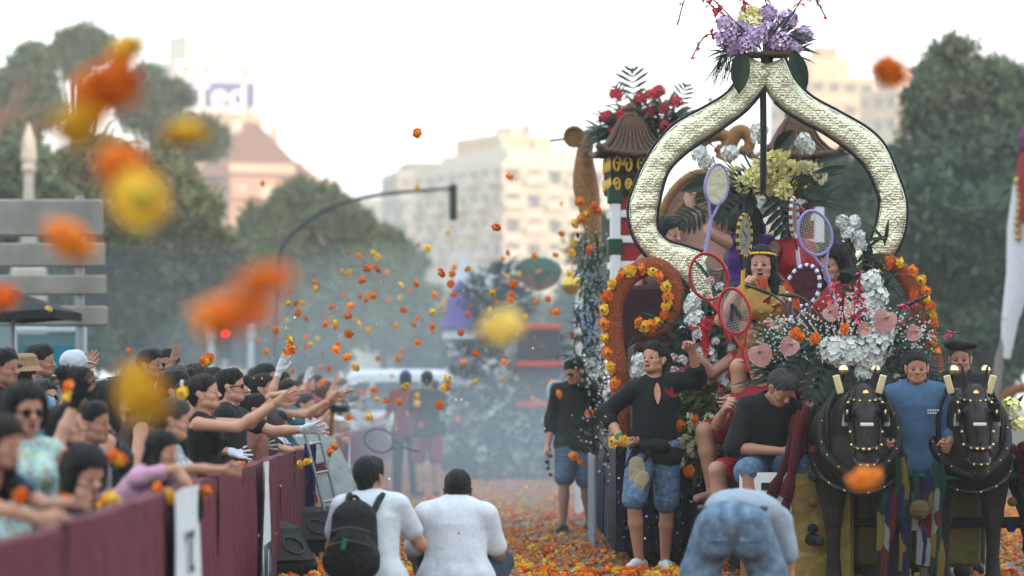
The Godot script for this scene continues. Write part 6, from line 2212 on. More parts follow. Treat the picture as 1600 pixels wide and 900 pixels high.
func build_street_gear() -> void:
	var blk := mat(Color(.06, .065, .07), .7, "rough", 5.0)
	# wedge monitors
	for q in [[418, 216, .36, 38.0, "black wedge speaker lying nearest the lens by the barrier"], [505, 186, .42, 28.0, "black wedge speaker beyond it, half behind the photographer"]]:
		var t := thing("stage_speaker", q[4], "loudspeaker", G(q[0], q[1]), deg_to_rad(q[3]), "wedge speakers along the barrier")
		var w: float = q[2] * 1.5
		var st := mb()
		var poly := PackedVector2Array([Vector2(-.24, 0), Vector2(.22, 0), Vector2(.25, .10), Vector2(.02, .36), Vector2(-.14, .40), Vector2(-.24, .30)])
		slab(st, poly, V3(0, .005, 0), Basis(V3(0, 0, 1), V3(0, 1, 0), V3(-1, 0, 0)), w)
		obj("cabinet", st, blk, t)
		st = mb()
		var b := Basis(V3(1, 0, 0), -.85)
		box(st, V3(0, .24, .145), V3(w * .88, .30, .012), b, .004)
		obj("grille", st, mat(Color(.10, .105, .11), .6, "rough", 9.0), t)
		for sx in [-.12, .12]:
			st = mb()
			var pts := []
			for k in 17: pts.append(V3(sx, .24, .15) + b * V3(cos(TAU * k / 16) * .085, sin(TAU * k / 16) * .085, .008))
			tube(st, pts, .007, 5, false)
			obj("driver_ring", st, mat(Color(.14, .145, .15), .5), t)
	# leaning signs and the striped cloth by the far barrier
	var t2 := thing("leaning_board", "pair of pale grey boards leaning at the barrier, left one", "board", G(520, 172), deg_to_rad(40), "pale boards leaning at the barrier")
	var lean := Basis(V3(1, 0, 0), -.15) * Basis(V3(0, 0, 1), .16)
	var st := mb()
	box(st, lean * V3(0, .36, 0), V3(.3, .70, .03), lean, .008)
	obj("lower_panel", st, mat(Color(.66, .70, .69), .7, "stone", 1.0), t2)
	st = mb()
	box(st, lean * V3(.02, .88, .01), V3(.30, .28, .03), lean, .008)
	obj("upper_panel", st, mat(Color(.70, .74, .73), .7, "stone", 1.0), t2)
	st = mb()
	box(st, lean * V3(0, .70, .028), V3(.2, .08, .012), lean)
	obj("burgundy_band", st, mat(Color(.32, .09, .14), .7), t2)
	t2 = thing("leaning_board", "white pointed board leaning right of the grey pair", "board", G(556, 165), deg_to_rad(30), "pale boards leaning at the barrier")
	st = mb()
	slab(st, PackedVector2Array([Vector2(-.12, 0), Vector2(.14, .12), Vector2(.16, .3), Vector2(-.02, .95), Vector2(-.14, .95)]), V3(0, .05, 0), lean, .025)
	obj("panel", st, mat(Color(.72, .76, .75), .7, "stone", 1.0), t2)
	t2 = thing("chequered_cloth", "red and yellow chequered cloth hanging at the barrier's end", "flag", G(500, 180), deg_to_rad(38))
	for k in 6:
		for r in 2:
			st = mb()
			box(st, lean * V3(-.05 + r * .085, .22 + k * .125, .02 + .008 * sin(k * 1.3)), V3(.084, .124, .006), lean)
			obj("cloth_square", st, mat(Color(.62, .12, .18) if (k + r) % 2 else Color(.74, .62, .24), .85, "cloth", 4.0), t2)
	t2 = thing("blue_cloth", "dark blue cloth strip hanging beside the chequered cloth", "cloth", G(484, 182), deg_to_rad(38))
	st = mb()
	for i in 6:
		for r in 8:
			var f := func(x: int, y: int) -> Vector3: return V3(x * .022 - .06, .93 - y * .1, .02 * sin(x * 1.6 + y * .3))
			quad(st, f.call(i, r), f.call(i + 1, r), f.call(i + 1, r + 1), f.call(i, r + 1))
	obj("strip", st, mat(Color(.10, .09, .28), .85, "cloth", 3.0), t2)
	t2 = thing("folding_ladder", "grey metal ladder frame leaning before the chequered cloth", "ladder", G(522, 185), deg_to_rad(38))
	for sx in [-.07, .07]:
		st = mb()
		tube(st, [lean * V3(sx, 0, .12), lean * V3(sx, 1.12, .06)], .014, 7)
		obj("rail", st, mat(Color(.6, .62, .64), .35, "", 1.0, {"metallic": .7}), t2)
	for k in 4:
		st = mb()
		tube(st, [lean * V3(-.07, .2 + k * .25, .11 - k * .013), lean * V3(.07, .2 + k * .25, .11 - k * .013)], .011, 6)
		obj("rung", st, mat(Color(.6, .62, .64), .35, "", 1.0, {"metallic": .7}), t2)
	racket("stray dark racket sticking out over the barrier into the street", P(592, 688, 140), turn_to(75, -8), .26, .34, mat(Color(.3, .3, .33), .4), mat(Color(.5, .5, .52), .5), .22)

# ---------- the crowd behind the barrier ----------
func crowd_pose(k: String) -> Array:
	var open := {"gL": "open", "gR": "open", "pL": V3(0, .3, 1), "pR": V3(0, .3, 1)}
	match k:
		"throw": return ["f", stand(open.merged({"look": look(0, -12), "eL": V3(.2, 1.40, .27), "wL": V3(.1, 1.60, .50), "eR": V3(-.2, 1.38, .27), "wR": V3(-.12, 1.54, .52), "dL": V3(0, .1, 1), "pL": V3(0, 1, 0), "pR": V3(0, 1, 0)})), .0]
		"reach": return ["m", stand(open.merged({"look": look(10, -8), "eL": V3(.22, 1.28, .26), "wL": V3(.12, 1.30, .54), "eR": V3(-.25, 1.16, .12), "wR": V3(-.15, 1.14, .4), "pL": V3(0, 1, 0)})), .6]
		"watch": return ["f", stand({"look": look(14, 2), "eL": V3(.24, 1.13, .06), "wL": V3(.16, 1.0, .3), "eR": V3(-.24, 1.13, .04), "wR": V3(-.18, .98, .28)}), .0]
		"gaze": return ["m", stand({"look": look(-12, -4), "eL": V3(.24, 1.12, .02), "wL": V3(.2, .96, .26)}), .6]
		"wave": return ["f", stand(open.merged({"look": look(5, -14), "eR": V3(-.25, 1.52, .14), "wR": V3(-.17, 1.76, .2), "eL": V3(.24, 1.13, .06), "wL": V3(.14, 1.02, .32)})), .5]
		"lean": return ["f", stand({"pel": V3(0, .94, -.1), "waist": V3(0, 1.08, -.02), "chest": V3(0, 1.22, .1), "neck": V3(0, 1.33, .2), "head": V3(0, 1.37, .28), "look": look(0, 12), "sL": V3(.17, 1.27, .18), "sR": V3(-.17, 1.27, .18), "eL": V3(.21, 1.14, .40), "wL": V3(.14, 1.17, .64), "eR": V3(-.2, 1.15, .42), "wR": V3(-.14, 1.10, .64), "gR": "relax", "gL": "cup"}), .5]
		"drape": return ["f", stand({"pel": V3(0, .97, -.1), "waist": V3(0, 1.12, -.02), "chest": V3(0, 1.25, .1), "neck": V3(0, 1.37, .18), "head": V3(0, 1.42, .26), "look": look(-10, 10), "sL": V3(.17, 1.31, .16), "sR": V3(-.17, 1.31, .16), "eL": V3(.24, 1.37, .40), "wL": V3(.22, 1.37, .66), "eR": V3(-.2, 1.38, .44), "wR": V3(-.2, 1.16, .60), "dR": V3(0, -1, .12), "pR": V3(0, 0, -1), "gR": "relax", "gL": "cup"}), .6]
		"phone": return ["f", stand({"look": look(4, 14), "eL": V3(.24, 1.12, .1), "wL": V3(.06, 1.2, .32), "eR": V3(-.24, 1.12, .1), "wR": V3(-.06, 1.2, .32), "gL": "cup", "gR": "cup"}), .5]
		"shoot": return ["m", stand({"look": look(0, -4), "eL": V3(.27, 1.3, .2), "wL": V3(.08, 1.52, .3), "eR": V3(-.27, 1.3, .2), "wR": V3(-.08, 1.52, .3), "gL": "cup", "gR": "cup"}), .6]
	return []

# the same pose with bent knees, the upper body lowered by d
func lowered(j: Dictionary, d: float) -> Dictionary:
	var o := j.duplicate()
	for k in ["pel", "waist", "chest", "neck", "head", "sL", "sR", "eL", "eR", "wL", "wR", "hL", "hR"]: o[k] = (o[k] as Vector3) - V3(0, d, 0)
	for s in ["L", "R"]:
		if o["w" + s].y < 1.02:
			o["w" + s] = V3(o["w" + s].x, o["w" + s].y, .04)
			o["e" + s] = V3(o["e" + s].x, o["e" + s].y, -.08)
		o["k" + s] = V3(o["h" + s].x * 1.3, maxf(.5 - d * .45, .12), minf(d * .6, .2))
		o["a" + s] = V3(o["k" + s].x, .09, -.12 - d * .3)
	return o

func dress(t: Node3D, hair: String, hc: Color, top: Material, skin: Color) -> void:
	(t.get_node("body") as MeshInstance3D).material_override = mat(skin, .55, "skin", 6.0, {"vc": true})
	var h: MeshInstance3D = t.get_node("hair")
	h.mesh = hair_mesh(hair)
	h.material_override = mat(hc, .6, "hair", 9.0)
	(t.get_node("top") as MeshInstance3D).material_override = top

func print_mat(key: String, cols: Array, rough: float = .85) -> StandardMaterial3D:
	# printed cloth: blotches of several dyes
	var n := FastNoiseLite.new()
	n.seed = key.hash() % 1000
	n.noise_type = FastNoiseLite.TYPE_CELLULAR
	n.cellular_return_type = FastNoiseLite.RETURN_CELL_VALUE
	n.frequency = .09
	var g := Gradient.new()
	g.interpolation_mode = Gradient.GRADIENT_INTERPOLATE_CONSTANT
	g.offsets = PackedFloat32Array(range(cols.size()).map(func(i): return float(i) / cols.size()))
	g.colors = PackedColorArray(cols)
	var t := NoiseTexture2D.new()
	t.width = 256
	t.height = 256
	t.seamless = true
	t.noise = n
	t.color_ramp = g
	var m := StandardMaterial3D.new()
	m.albedo_texture = t
	m.roughness = rough
	m.uv1_triplanar = true
	m.uv1_scale = Vector3.ONE * 2.2
	return m

func build_crowd() -> void:
	var skin := Color(.76, .56, .46)
	var tan_skin := Color(.64, .45, .36)
	var dk := Color(.045, .035, .03)
	var br := Color(.16, .09, .055)
	var lt := Color(.36, .24, .14)
	var gy := Color(.33, .32, .31)
	var blk := Color(.05, .05, .055)
	var floral := print_mat("floral", [Color(.75, .8, .8), Color(.3, .62, .66), Color(.8, .82, .82), Color(.5, .72, .5), Color(.68, .45, .6), Color(.2, .4, .6)])
	var dots := print_mat("dots", [Color(.05, .05, .06), Color(.05, .05, .06), Color(.06, .06, .07), Color(.05, .05, .05), Color(.6, .55, .55)])
	var check := print_mat("check", [Color(.8, .8, .8), Color(.08, .08, .1), Color(.75, .76, .78), Color(.25, .27, .32)])
	# [px, head top, scale, pose, turn, hair, colour, skin, top, label, gloves, extra]
	var L := [
		[38, 592, 352.0, "watch", 20, "bob", dk, skin, floral, "woman in sunglasses and floral sleeveless dress smiling at left edge", "", "shades"],
		[-2, 640, 430.0, "lean", 60, "long", br, skin, mat(Color(.16, .26, .38), .9, "denim", 3.0), "long haired woman in denim top, lowest at the left edge", "", ""],
		[6, 540, 262.0, "gaze", 80, "short", dk, tan_skin, mat(blk, .9, "cloth", 3.0), "dark haired spectator in profile above the woman in sunglasses", "", ""],
		[38, 556, 240.0, "gaze", 170, "thin", br, skin, mat(Color(.42, .58, .7), .9, "cloth", 3.0), "spectator in beige bucket hat and light blue shirt", "", "hat"],
		[64, 534, 214.0, "gaze", 100, "short", dk, tan_skin, mat(Color(.3, .3, .32), .9, "cloth", 3.0), "dark haired man before the turquoise poster", "", ""],
		[118, 546, 210.0, "gaze", 150, "short", gy, skin, mat(Color(.6, .62, .64), .9, "cloth", 3.0), "spectator in white peaked cap before the poster's right edge", "", "whitecap"],
		[122, 572, 262.0, "watch", 110, "bun", dk, skin, mat(blk, .9, "cloth", 3.0), "spectator in black cap behind the raised black glove", "", "blackcap"],
		[108, 624, 330.0, "wave", 60, "long", dk, skin, mat(Color(.62, .6, .58), .9, "cloth", 3.0), "woman raising a black gloved hand with yellow flowers", "R", "blackglove"],
		[170, 588, 300.0, "watch", 100, "long", dk, skin, dots, "bare shouldered woman in black dotted top with long dark hair", "", ""],
		[145, 622, 310.0, "gaze", 85, "short", dk, tan_skin, mat(Color(.5, .45, .5), .9, "cloth", 3.0), "boyish face in profile between black glove and dotted top", "", ""],
		[208, 584, 272.0, "watch", 120, "bob", br, skin, mat(Color(.3, .22, .2), .9, "cloth", 3.0), "short brown haired spectator behind the yellow blur", "", ""],
		[236, 542, 192.0, "gaze", 75, "short", dk, tan_skin, mat(Color(.62, .07, .12), .9, "cloth", 3.0), "man in red shirt in profile above the crowd", "", ""],
		[264, 542, 188.0, "gaze", 5, "short", dk, tan_skin, mat(Color(.12, .12, .14), .9, "cloth", 3.0), "man in dark sunglasses facing the lens next to the red shirt", "", "shades"],
		[276, 578, 250.0, "gaze", 95, "short", dk, skin, mat(blk, .9, "cloth", 3.0), "man in black cap left of the ponytailed woman", "", "blackcap"],
		[268, 618, 306.0, "watch", 85, "short", gy, skin, check, "grey haired spectator in black and white checked shirt", "", ""],
		[128, 690, 372.0, "phone", 40, "bob", dk, skin, mat(Color(.06, .06, .07), .9, "cloth", 3.0), "dark haired girl looking down at a phone by the barrier", "", "phone"],
		[250, 668, 342.0, "drape", 78, "long", dk, skin, mat(Color(.80, .60, .70), .9, "cloth", 3.0), "girl in pink T-shirt leaning over the barrier with black glove", "R", "blackglove"],
		[322, 580, 276.0, "throw", 82, "ponytail", br, skin, mat(blk, .9, "cloth", 3.0), "ponytailed woman in black vest stretching both arms towards the float", "", "tank"],
		[362, 572, 238.0, "reach", 80, "short", dk, skin, mat(Color(.1, .1, .12), .9, "cloth", 3.0), "dark haired man in glasses with white gloves behind black vest", "LR", "glasses"],
		[415, 580, 212.0, "wave", 75, "bun", dk, skin, mat(Color(.25, .2, .22), .9, "cloth", 3.0), "woman throwing orange marigolds with white gloved hand held highest", "R", ""],
		[400, 612, 236.0, "reach", 88, "short", br, skin, mat(Color(.55, .35, .3), .9, "cloth", 3.0), "spectator in dull pink reaching white gloves over the barrier", "LR", ""],
		[452, 590, 198.0, "throw", 70, "bun", br, skin, mat(Color(.22, .48, .55), .9, "cloth", 3.0), "spectator in teal T-shirt with arms raised across the face", "", ""],
		[430, 640, 222.0, "lean", 85, "bob", dk, skin, mat(Color(.15, .2, .32), .9, "cloth", 3.0), "spectator in navy bending low with white glove over barrier", "LR", ""],
		[478, 612, 190.0, "shoot", 70, "short", gy, skin, mat(Color(.75, .76, .78), .9, "cloth", 3.0), "grey haired man in white lifting a camera to his eyes", "", "camera"],
		[510, 600, 172.0, "wave", 70, "long", lt, skin, mat(Color(.7, .6, .55), .9, "cloth", 3.0), "fair haired woman waving beyond the teal T-shirt", "", ""],
		[500, 636, 182.0, "lean", 84, "wavy", br, skin, mat(Color(.6, .62, .62), .9, "cloth", 3.0), "spectator leaning over barrier above the chequered cloth", "", ""],
		[532, 622, 160.0, "watch", 70, "long", lt, skin, mat(Color(.6, .42, .36), .9, "cloth", 3.0), "blonde woman behind the leaning pale boards", "", ""],
		[556, 618, 150.0, "reach", 75, "short", dk, skin, mat(Color(.72, .74, .76), .9, "cloth", 3.0), "man in white reaching out beyond the blonde woman", "", ""],
		[574, 632, 140.0, "throw", 72, "ponytail", br, skin, mat(Color(.35, .16, .4), .9, "cloth", 3.0), "woman in purple throwing above the stray racket", "", ""],
		[600, 612, 128.0, "shoot", 60, "thin", gy, skin, mat(Color(.4, .42, .45), .9, "cloth", 3.0), "hazy man in grey filming near the white van", "", "camera"],
		[612, 634, 124.0, "watch", 70, "long", lt, skin, mat(Color(.35, .6, .58), .9, "cloth", 3.0), "hazy figure in aqua just left of the operators", "", ""],
	]
	var made := {}
	var n := 0
	var words := ["red haired", "dark haired", "brown haired", "fair haired", "grey haired"]
	var hcs := [Color(.25, .1, .05), dk, br, lt, gy]
	var tops := [["white", Color(.66, .67, .69)], ["black", blk], ["light blue", Color(.45, .55, .65)], ["rose", Color(.62, .3, .36)], ["beige", Color(.6, .5, .4)], ["navy", Color(.12, .15, .26)], ["mint", Color(.45, .65, .58)], ["grey", Color(.35, .36, .38)]]
	var poses := ["watch", "gaze", "wave", "reach", "throw", "shoot", "gaze", "watch"]
	# the rows behind: generated faces in the gaps, then the hazy far rows
	for i in 26:
		var px := 8 + i * 13.0 + rng.randf_range(-4, 4)
		var s := rng.randf_range(196, 232) - i * 1.2
		var k := i % 8
		var c := (i * 3 + 1) % 5
		var tp: Array = tops[(i * 5 + 2) % 8]
		L.append([px, 565 + rng.randf_range(0, 26), s, poses[k], rng.randf_range(40, 110), ["short", "long", "bob", "bun", "short", "thin", "wavy"][i % 7] if not poses[k] in ["gaze", "reach", "shoot"] else ["short", "thin"][i % 2], hcs[c], skin if i % 3 else tan_skin, mat(tp[1], .9, "cloth", 3.0), "%s spectator in %s, %s head from the left in the second row" % [words[c], tp[0], ordinal(i)], "", ["", "shades", "", "", "whitecap", "", "glasses", "blackcap"][(i * 5) % 8]])
	for i in 46:
		var d := 30.0 + i * 1.1 + maxf(0.0, i - 20) * .9
		var s := FL / d
		var px := 800 + (fence_x(d) - .45 - (i % 3) * .5) * s
		var k := (i * 3) % 8
		var c := (i * 2 + 1) % 5
		var tp: Array = tops[(i * 3) % 8]
		var h := rng.randf_range(1.55, 1.74)
		L.append([px, HZ - (h - EYE) * s, s, poses[k], rng.randf_range(50, 100), ["long", "short", "wavy", "bun", "bob"][i % 5] if not poses[k] in ["gaze", "reach", "shoot"] else ["short", "thin"][i % 2], hcs[c], skin, mat(tp[1], .9, "cloth", 3.0), "%s spectator in %s, %s along the hazy far end of the barrier" % [words[c], tp[0], ordinal(i)], "LR" if i % 3 == 0 else "", ""])
	for q in L:
		var px: float = q[0]
		var s: float = minf(q[2], (683.0 - px) / (1.3 if q[3] == "drape" else 1.55 if px < 240 else 1.4))
		var h: float = EYE + (HZ - q[1]) / s
		var pose: Array = crowd_pose(q[3])
		var j: Dictionary = pose[1]
		var full: float = (j.head as Vector3).y + .235
		var drop := maxf(0.0, full * .93 - h)
		drop = 0.0 if q[3] in ["drape", "lean"] else snappedf(drop, .14)
		var sc: float = h / (full - drop)
		var j2: Dictionary = lowered(j, drop) if drop > 0.0 else j
		var key := str(q[3], drop, q[10], q[11] == "tank", q[11] == "blackglove")
		var t: Node3D
		var yaw := deg_to_rad(float(q[4]))
		var at: Vector3 = G(px, s) - Basis(Vector3.UP, yaw) * (V3(j2.head.x, 0, j2.head.z) * sc)
		if made.has(key):
			t = copy_of(made[key], q[9], at, yaw)
			for c in t.get_children():
				if not String(c.name).rstrip("0123456789") in ["body", "top", "trousers", "hair", "glove"]:
					t.remove_child(c)
					c.free()
		else:
			var o := {"sex": pose[0], "mouth": [1, 2, 0][n % 3], "skin": q[7], "hair": [q[5], q[6]], "top": ["top", q[8], 0.0 if q[11] == "tank" else pose[2], .01], "bottom": ["trousers", mat(Color(.14, .17, .24), .9, "denim", 3.0), 2.0, .01], "cell": .019, "gloves": q[10], "group": "spectators crowded behind the barrier"}
			if q[11] == "blackglove": o["glove"] = Color(.035, .035, .04)
			t = person(q[9], at, yaw, j2, o)
			t.set_meta("base", "person")
			made[key] = t
		n += 1
		t.scale = Vector3.ONE * sc
		dress(t, q[5], q[6], q[8], q[7])
		match q[11]:
			"shades": sunglasses(t, j2)
			"glasses": sunglasses(t, j2)
			"whitecap": peaked_cap(t, j2, mat(Color(.75, .78, .8), .8, "cloth", 4.0))
			"blackcap": peaked_cap(t, j2, mat(Color(.04, .04, .045), .8, "cloth", 4.0))
			"hat":
				var st := mb()
				lathe(st, [Vector2(.14, .15), Vector2(.105, .185), Vector2(.1, .25), Vector2(.08, .27), Vector2(.001, .275)], 16, Vector3.ZERO)
				on_head(t, j2, "bucket_hat", st, mat(Color(.6, .48, .36), .9, "cloth", 4.0))
			"tank":
				var st := mb()
				for k in 10:
					var a := TAU * k / 10
					ball(st, V3(cos(a) * .03, .185 + sin(a) * .03, -.125), .016, Vector3.ONE, 6)
				on_head(t, j2, "hair_tie", st, mat(Color(.75, .72, .74), .8))
			"phone", "camera":
				var st := mb()
				var at2: Vector3 = ((j2.wL + j2.wR) as Vector3) * .5 + V3(0, .05, .06)
				if q[11] == "phone": box(st, at2, V3(.08, .16, .012), Basis(V3(1, 0, 0), -.4), .004)
				else:
					box(st, at2, V3(.14, .1, .08), Basis(), .015)
					lathe(st, [Vector2(.01, 0), Vector2(.04, 0), Vector2(.045, .14), Vector2(.01, .14)], 12, at2 + V3(0, 0, .03), Basis(V3(1, 0, 0), PI / 2))
				var o := tag(obj("phone" if q[11] == "phone" else "camera", st, mat(Color(.05, .05, .06), .3)), ("dark phone held by the girl at the barrier" if q[11] == "phone" else "black camera held up by the hazy man in grey" if n > 28 else "black camera held up by the grey haired man in white"), "phone" if q[11] == "phone" else "camera")
				o.transform = t.transform
	# flowers in hands
	var mo: Mesh = meshes["marigold_o"]
	var my: Mesh = meshes["marigold_y"]
	for f in [[448, 543, 214, 0, 3, "orange marigolds held in the highest white gloved hand"], [382, 731, 250, 0, 3, "orange marigold bunch resting on barrier below the black vest"], [110, 618, 330, 1, 4, "yellow marigolds in the raised black glove"], [170, 782, 380, 1, 4, "yellow marigold bunch held over the barrier at left"], [258, 778, 370, 1, 3, "yellow and orange flowers held over the first white strip"], [78, 793, 420, 0, 2, "orange marigold in the hand of the sunglasses woman"], [30, 776, 440, 0, 1, "orange flower lying on the denim sleeve"], [318, 763, 330, 0, 2, "orange marigold held by the girl in pink"], [470, 722, 215, 1, 2, "yellow flowers in a white glove over the barrier"], [520, 702, 180, 0, 2, "orange flower held above the chequered cloth"], [326, 562, 250, 0, 3, "orange marigolds lifted over the ponytailed woman's head"], [284, 614, 300, 1, 1, "yellow flower behind the ponytailed woman's neck"], [178, 715, 350, 0, 3, "orange flowers beside the dotted top"], [975, 688, 212, 1, 2, "yellow and orange marigolds in the open shirted man's hand"]]:
		var t := thing("marigold_bunch", f[5], "flowers", P(f[0], f[1], f[2]), 0, "flowers held by people")
		for i in f[4]:
			var o := put("marigold", mo if (f[3] == 0) != (i == 2) else my, petal_mat(), t, V3(rng.randfn(0, .026), rng.randfn(0, .02), rng.randfn(0, .03)) * (1.0 if f[4] > 1 else 0.0))
			o.rotation = V3(rng.randf() * 2, rng.randf() * 6, rng.randf() * 2)
			o.scale = Vector3.ONE * rng.randf_range(.8, 1.05)

func ordinal(i: int) -> String:
	var w := ["first", "second", "third", "fourth", "fifth", "sixth", "seventh", "eighth", "ninth", "tenth", "eleventh", "twelfth", "thirteenth", "fourteenth", "fifteenth", "sixteenth", "seventeenth", "eighteenth", "nineteenth"]
	var n := i + 1
	if n < 20: return w[i]
	if n % 10 == 0: return ["twentieth", "thirtieth", "fortieth", "fiftieth", "sixtieth"][n / 10 - 2]
	return ["twenty", "thirty", "forty", "fifty", "sixty"][n / 10 - 2] + "-" + w[n % 10 - 1]

# ---------- horses ----------
func horse(label: String, at: Vector3, yaw: float, coat: Color, blaze: float, nod: float, mane: Color) -> Node3D:
	var t := thing("horse", label, "horse", at, yaw, "pair of dark horses pulling the float")
	var X := V3(1, 0, 0)
	var W := Color(1, 1, 1)
	var dk := Color(.35, .32, .32)
	var pink := Color(2.2, 1.7, 1.6)
	var n := V3(nod, 0, 0)
	var p := [
		cp(V3(0, .98, -.35), V3(0, 1.0, -1.1), .32, .33, W, .1), cp(V3(0, .90, .04), V3(0, .97, -.3), .225, .31, W, .1),
		cp(V3(0, 1.02, -1.2), V3(0, 1.06, -1.42), .34, .28, W, .08), cp(V3(0, 1.08, -.15), V3(0, 1.2, .12), .25, .18, W, .08, X, .8), cp(V3(0, 1.2, .14), V3(0, 1.3, .36), .155, .105, W, .06, X, .68),
		cp(V3(0, 1.30, .40) + n * .6, V3(0, 1.12, .56) + n, .098, .088, W, .04, X, .84), cp(V3(0, 1.12, .56) + n, V3(0, .90, .66) + n, .088, .064, W, .05, X, .8), cp(V3(0, .90, .65) + n, V3(0, .81, .66) + n, .064, .058, dk, .03),
		cp(V3(.03, 1.16, .42) + n * .8, V3(.025, 1.05, .5) + n, .082, .06, W, .04), cp(V3(-.03, 1.16, .42) + n * .8, V3(-.025, 1.05, .5) + n, .082, .06, W, .04), cp(V3(0, .80, .60) + n, V3(0, .84, .56) + n, .045, .04, dk, .03),
	]
	for s in [-1.0, 1.0]:
		p.append(cp(V3(.058 * s, 1.375, .37) + n * .5, V3(.085 * s, 1.53, .40) + n * .5, .034, .009, W, .015, V3(s * .3, 0, 1).normalized(), .6))
		p.append(cp(V3(.074 * s, 1.215, .535) + n, V3(.078 * s, 1.21, .53) + n, .027, .027, W, .012))
		p.append(cp(V3(.088 * s, 1.213, .545) + n, V3(.088 * s, 1.21, .545) + n, .016, .016, Color(.1, .1, .1), .0))
		p.append(cp(V3(.036 * s, .835, .712) + n, V3(.042 * s, .855, .70) + n, .014, .01, Color(.15, .12, .12), -.012))
		p.append(cp(V3(.18 * s, .88, -.08), V3(.17 * s, .5, .0), .14, .066, W, .06)); p.append(cp(V3(.17 * s, .5, .02), V3(.165 * s, .17, .0), .056, .04, W, .02)); p.append(cp(V3(.17 * s, .5, .02), V3(.17 * s, .47, .02), .062, .058, W, .02)); p.append(cp(V3(.165 * s, .17, .0), V3(.165 * s, .07, .05), .046, .055, dk, .02)); p.append(cp(V3(.165 * s, .05, .055), V3(.165 * s, .035, .06), .068, .074, dk * .8, .01))
		p.append(cp(V3(.13 * s, 1.0, -1.38), V3(.17 * s, .75, -1.2), .2, .125, W, .06)); p.append(cp(V3(.17 * s, .75, -1.2), V3(.15 * s, .5, -1.46), .12, .06, W, .05)); p.append(cp(V3(.15 * s, .5, -1.46), V3(.15 * s, .15, -1.38), .058, .042, W, .02)); p.append(cp(V3(.15 * s, .15, -1.38), V3(.15 * s, .05, -1.33), .05, .07, dk, .02))
	if blaze > 0.0:
		p.append(cp(V3(0, 1.275, .556) + n, V3(0, 1.08, .674) + n, .02, .017, Color(3.4, 3.4, 3.4), .004))
		p.append(cp(V3(0, 1.10, .664) + n, V3(0, 1.0, .708) + n, blaze, blaze, Color(4.6, 4.8, 5.0), .004, V3(0, .41, .91), .6))
	p.append(cp(V3(.012, .85, .714) + n, V3(.008, .82, .712) + n, .02, .018, pink, .01))
	put("body", net(p, .0145), mat(coat, .45, "hair", 11.0, {"vc": true}), t)
	var st := mb()
	for i in 70:
		var k := rng.randf()
		var a := V3(rng.randf_range(-.02, .02), 1.42 - .16 * k * k, .33 - k * .5)
		var sd := -1.0 if i % 3 else 1.0
		leaf(st, a, V3(sd * (.35 + rng.randf() * .4), -.8, rng.randf_range(-.1, .25)), V3(sd, .4, 0), rng.randf_range(.16, .32), .04, .3, 3)
	for i in 26: leaf(st, V3(rng.randf_range(-.04, .04), 1.41, .40) + n * .6, V3(rng.randf_range(-.35, .35), -.75, .75), V3(0, .6, 1), rng.randf_range(.12, .22), .028, .25, 3)
	obj("mane", st, mat(mane, .6, "hair", 6.0), t)
	st = mb()
	for i in 30: leaf(st, V3(rng.randf_range(-.03, .03), 1.1, -1.62), V3(rng.randf_range(-.1, .1), -1, -.25), V3(0, 0, -1), rng.randf_range(.5, .85), .05, .1, 4)
	obj("tail", st, mat(mane, .6, "hair", 6.0), t)
	t.scale = V3(1.04, 1.0, 1.0)
	return t

func strap(parent: Node3D, called: String, pts: Array, r: float, m: Material, studs: int, sm: Material, sr: float = .012, out: Vector3 = V3(0, 0, 1)) -> void:
	var st := mb()
	var c := smooth_path(pts, 5)
	tube(st, c, r, 6)
	var o := obj(called, st, m, parent)
	for i in studs:
		var q: Vector3 = c[int((i + .5) / studs * (c.size() - 1))]
		st = mb()
		ball(st, q + out * r * .9, sr, Vector3.ONE, 8)
		obj("brass_stud", st, sm, o)

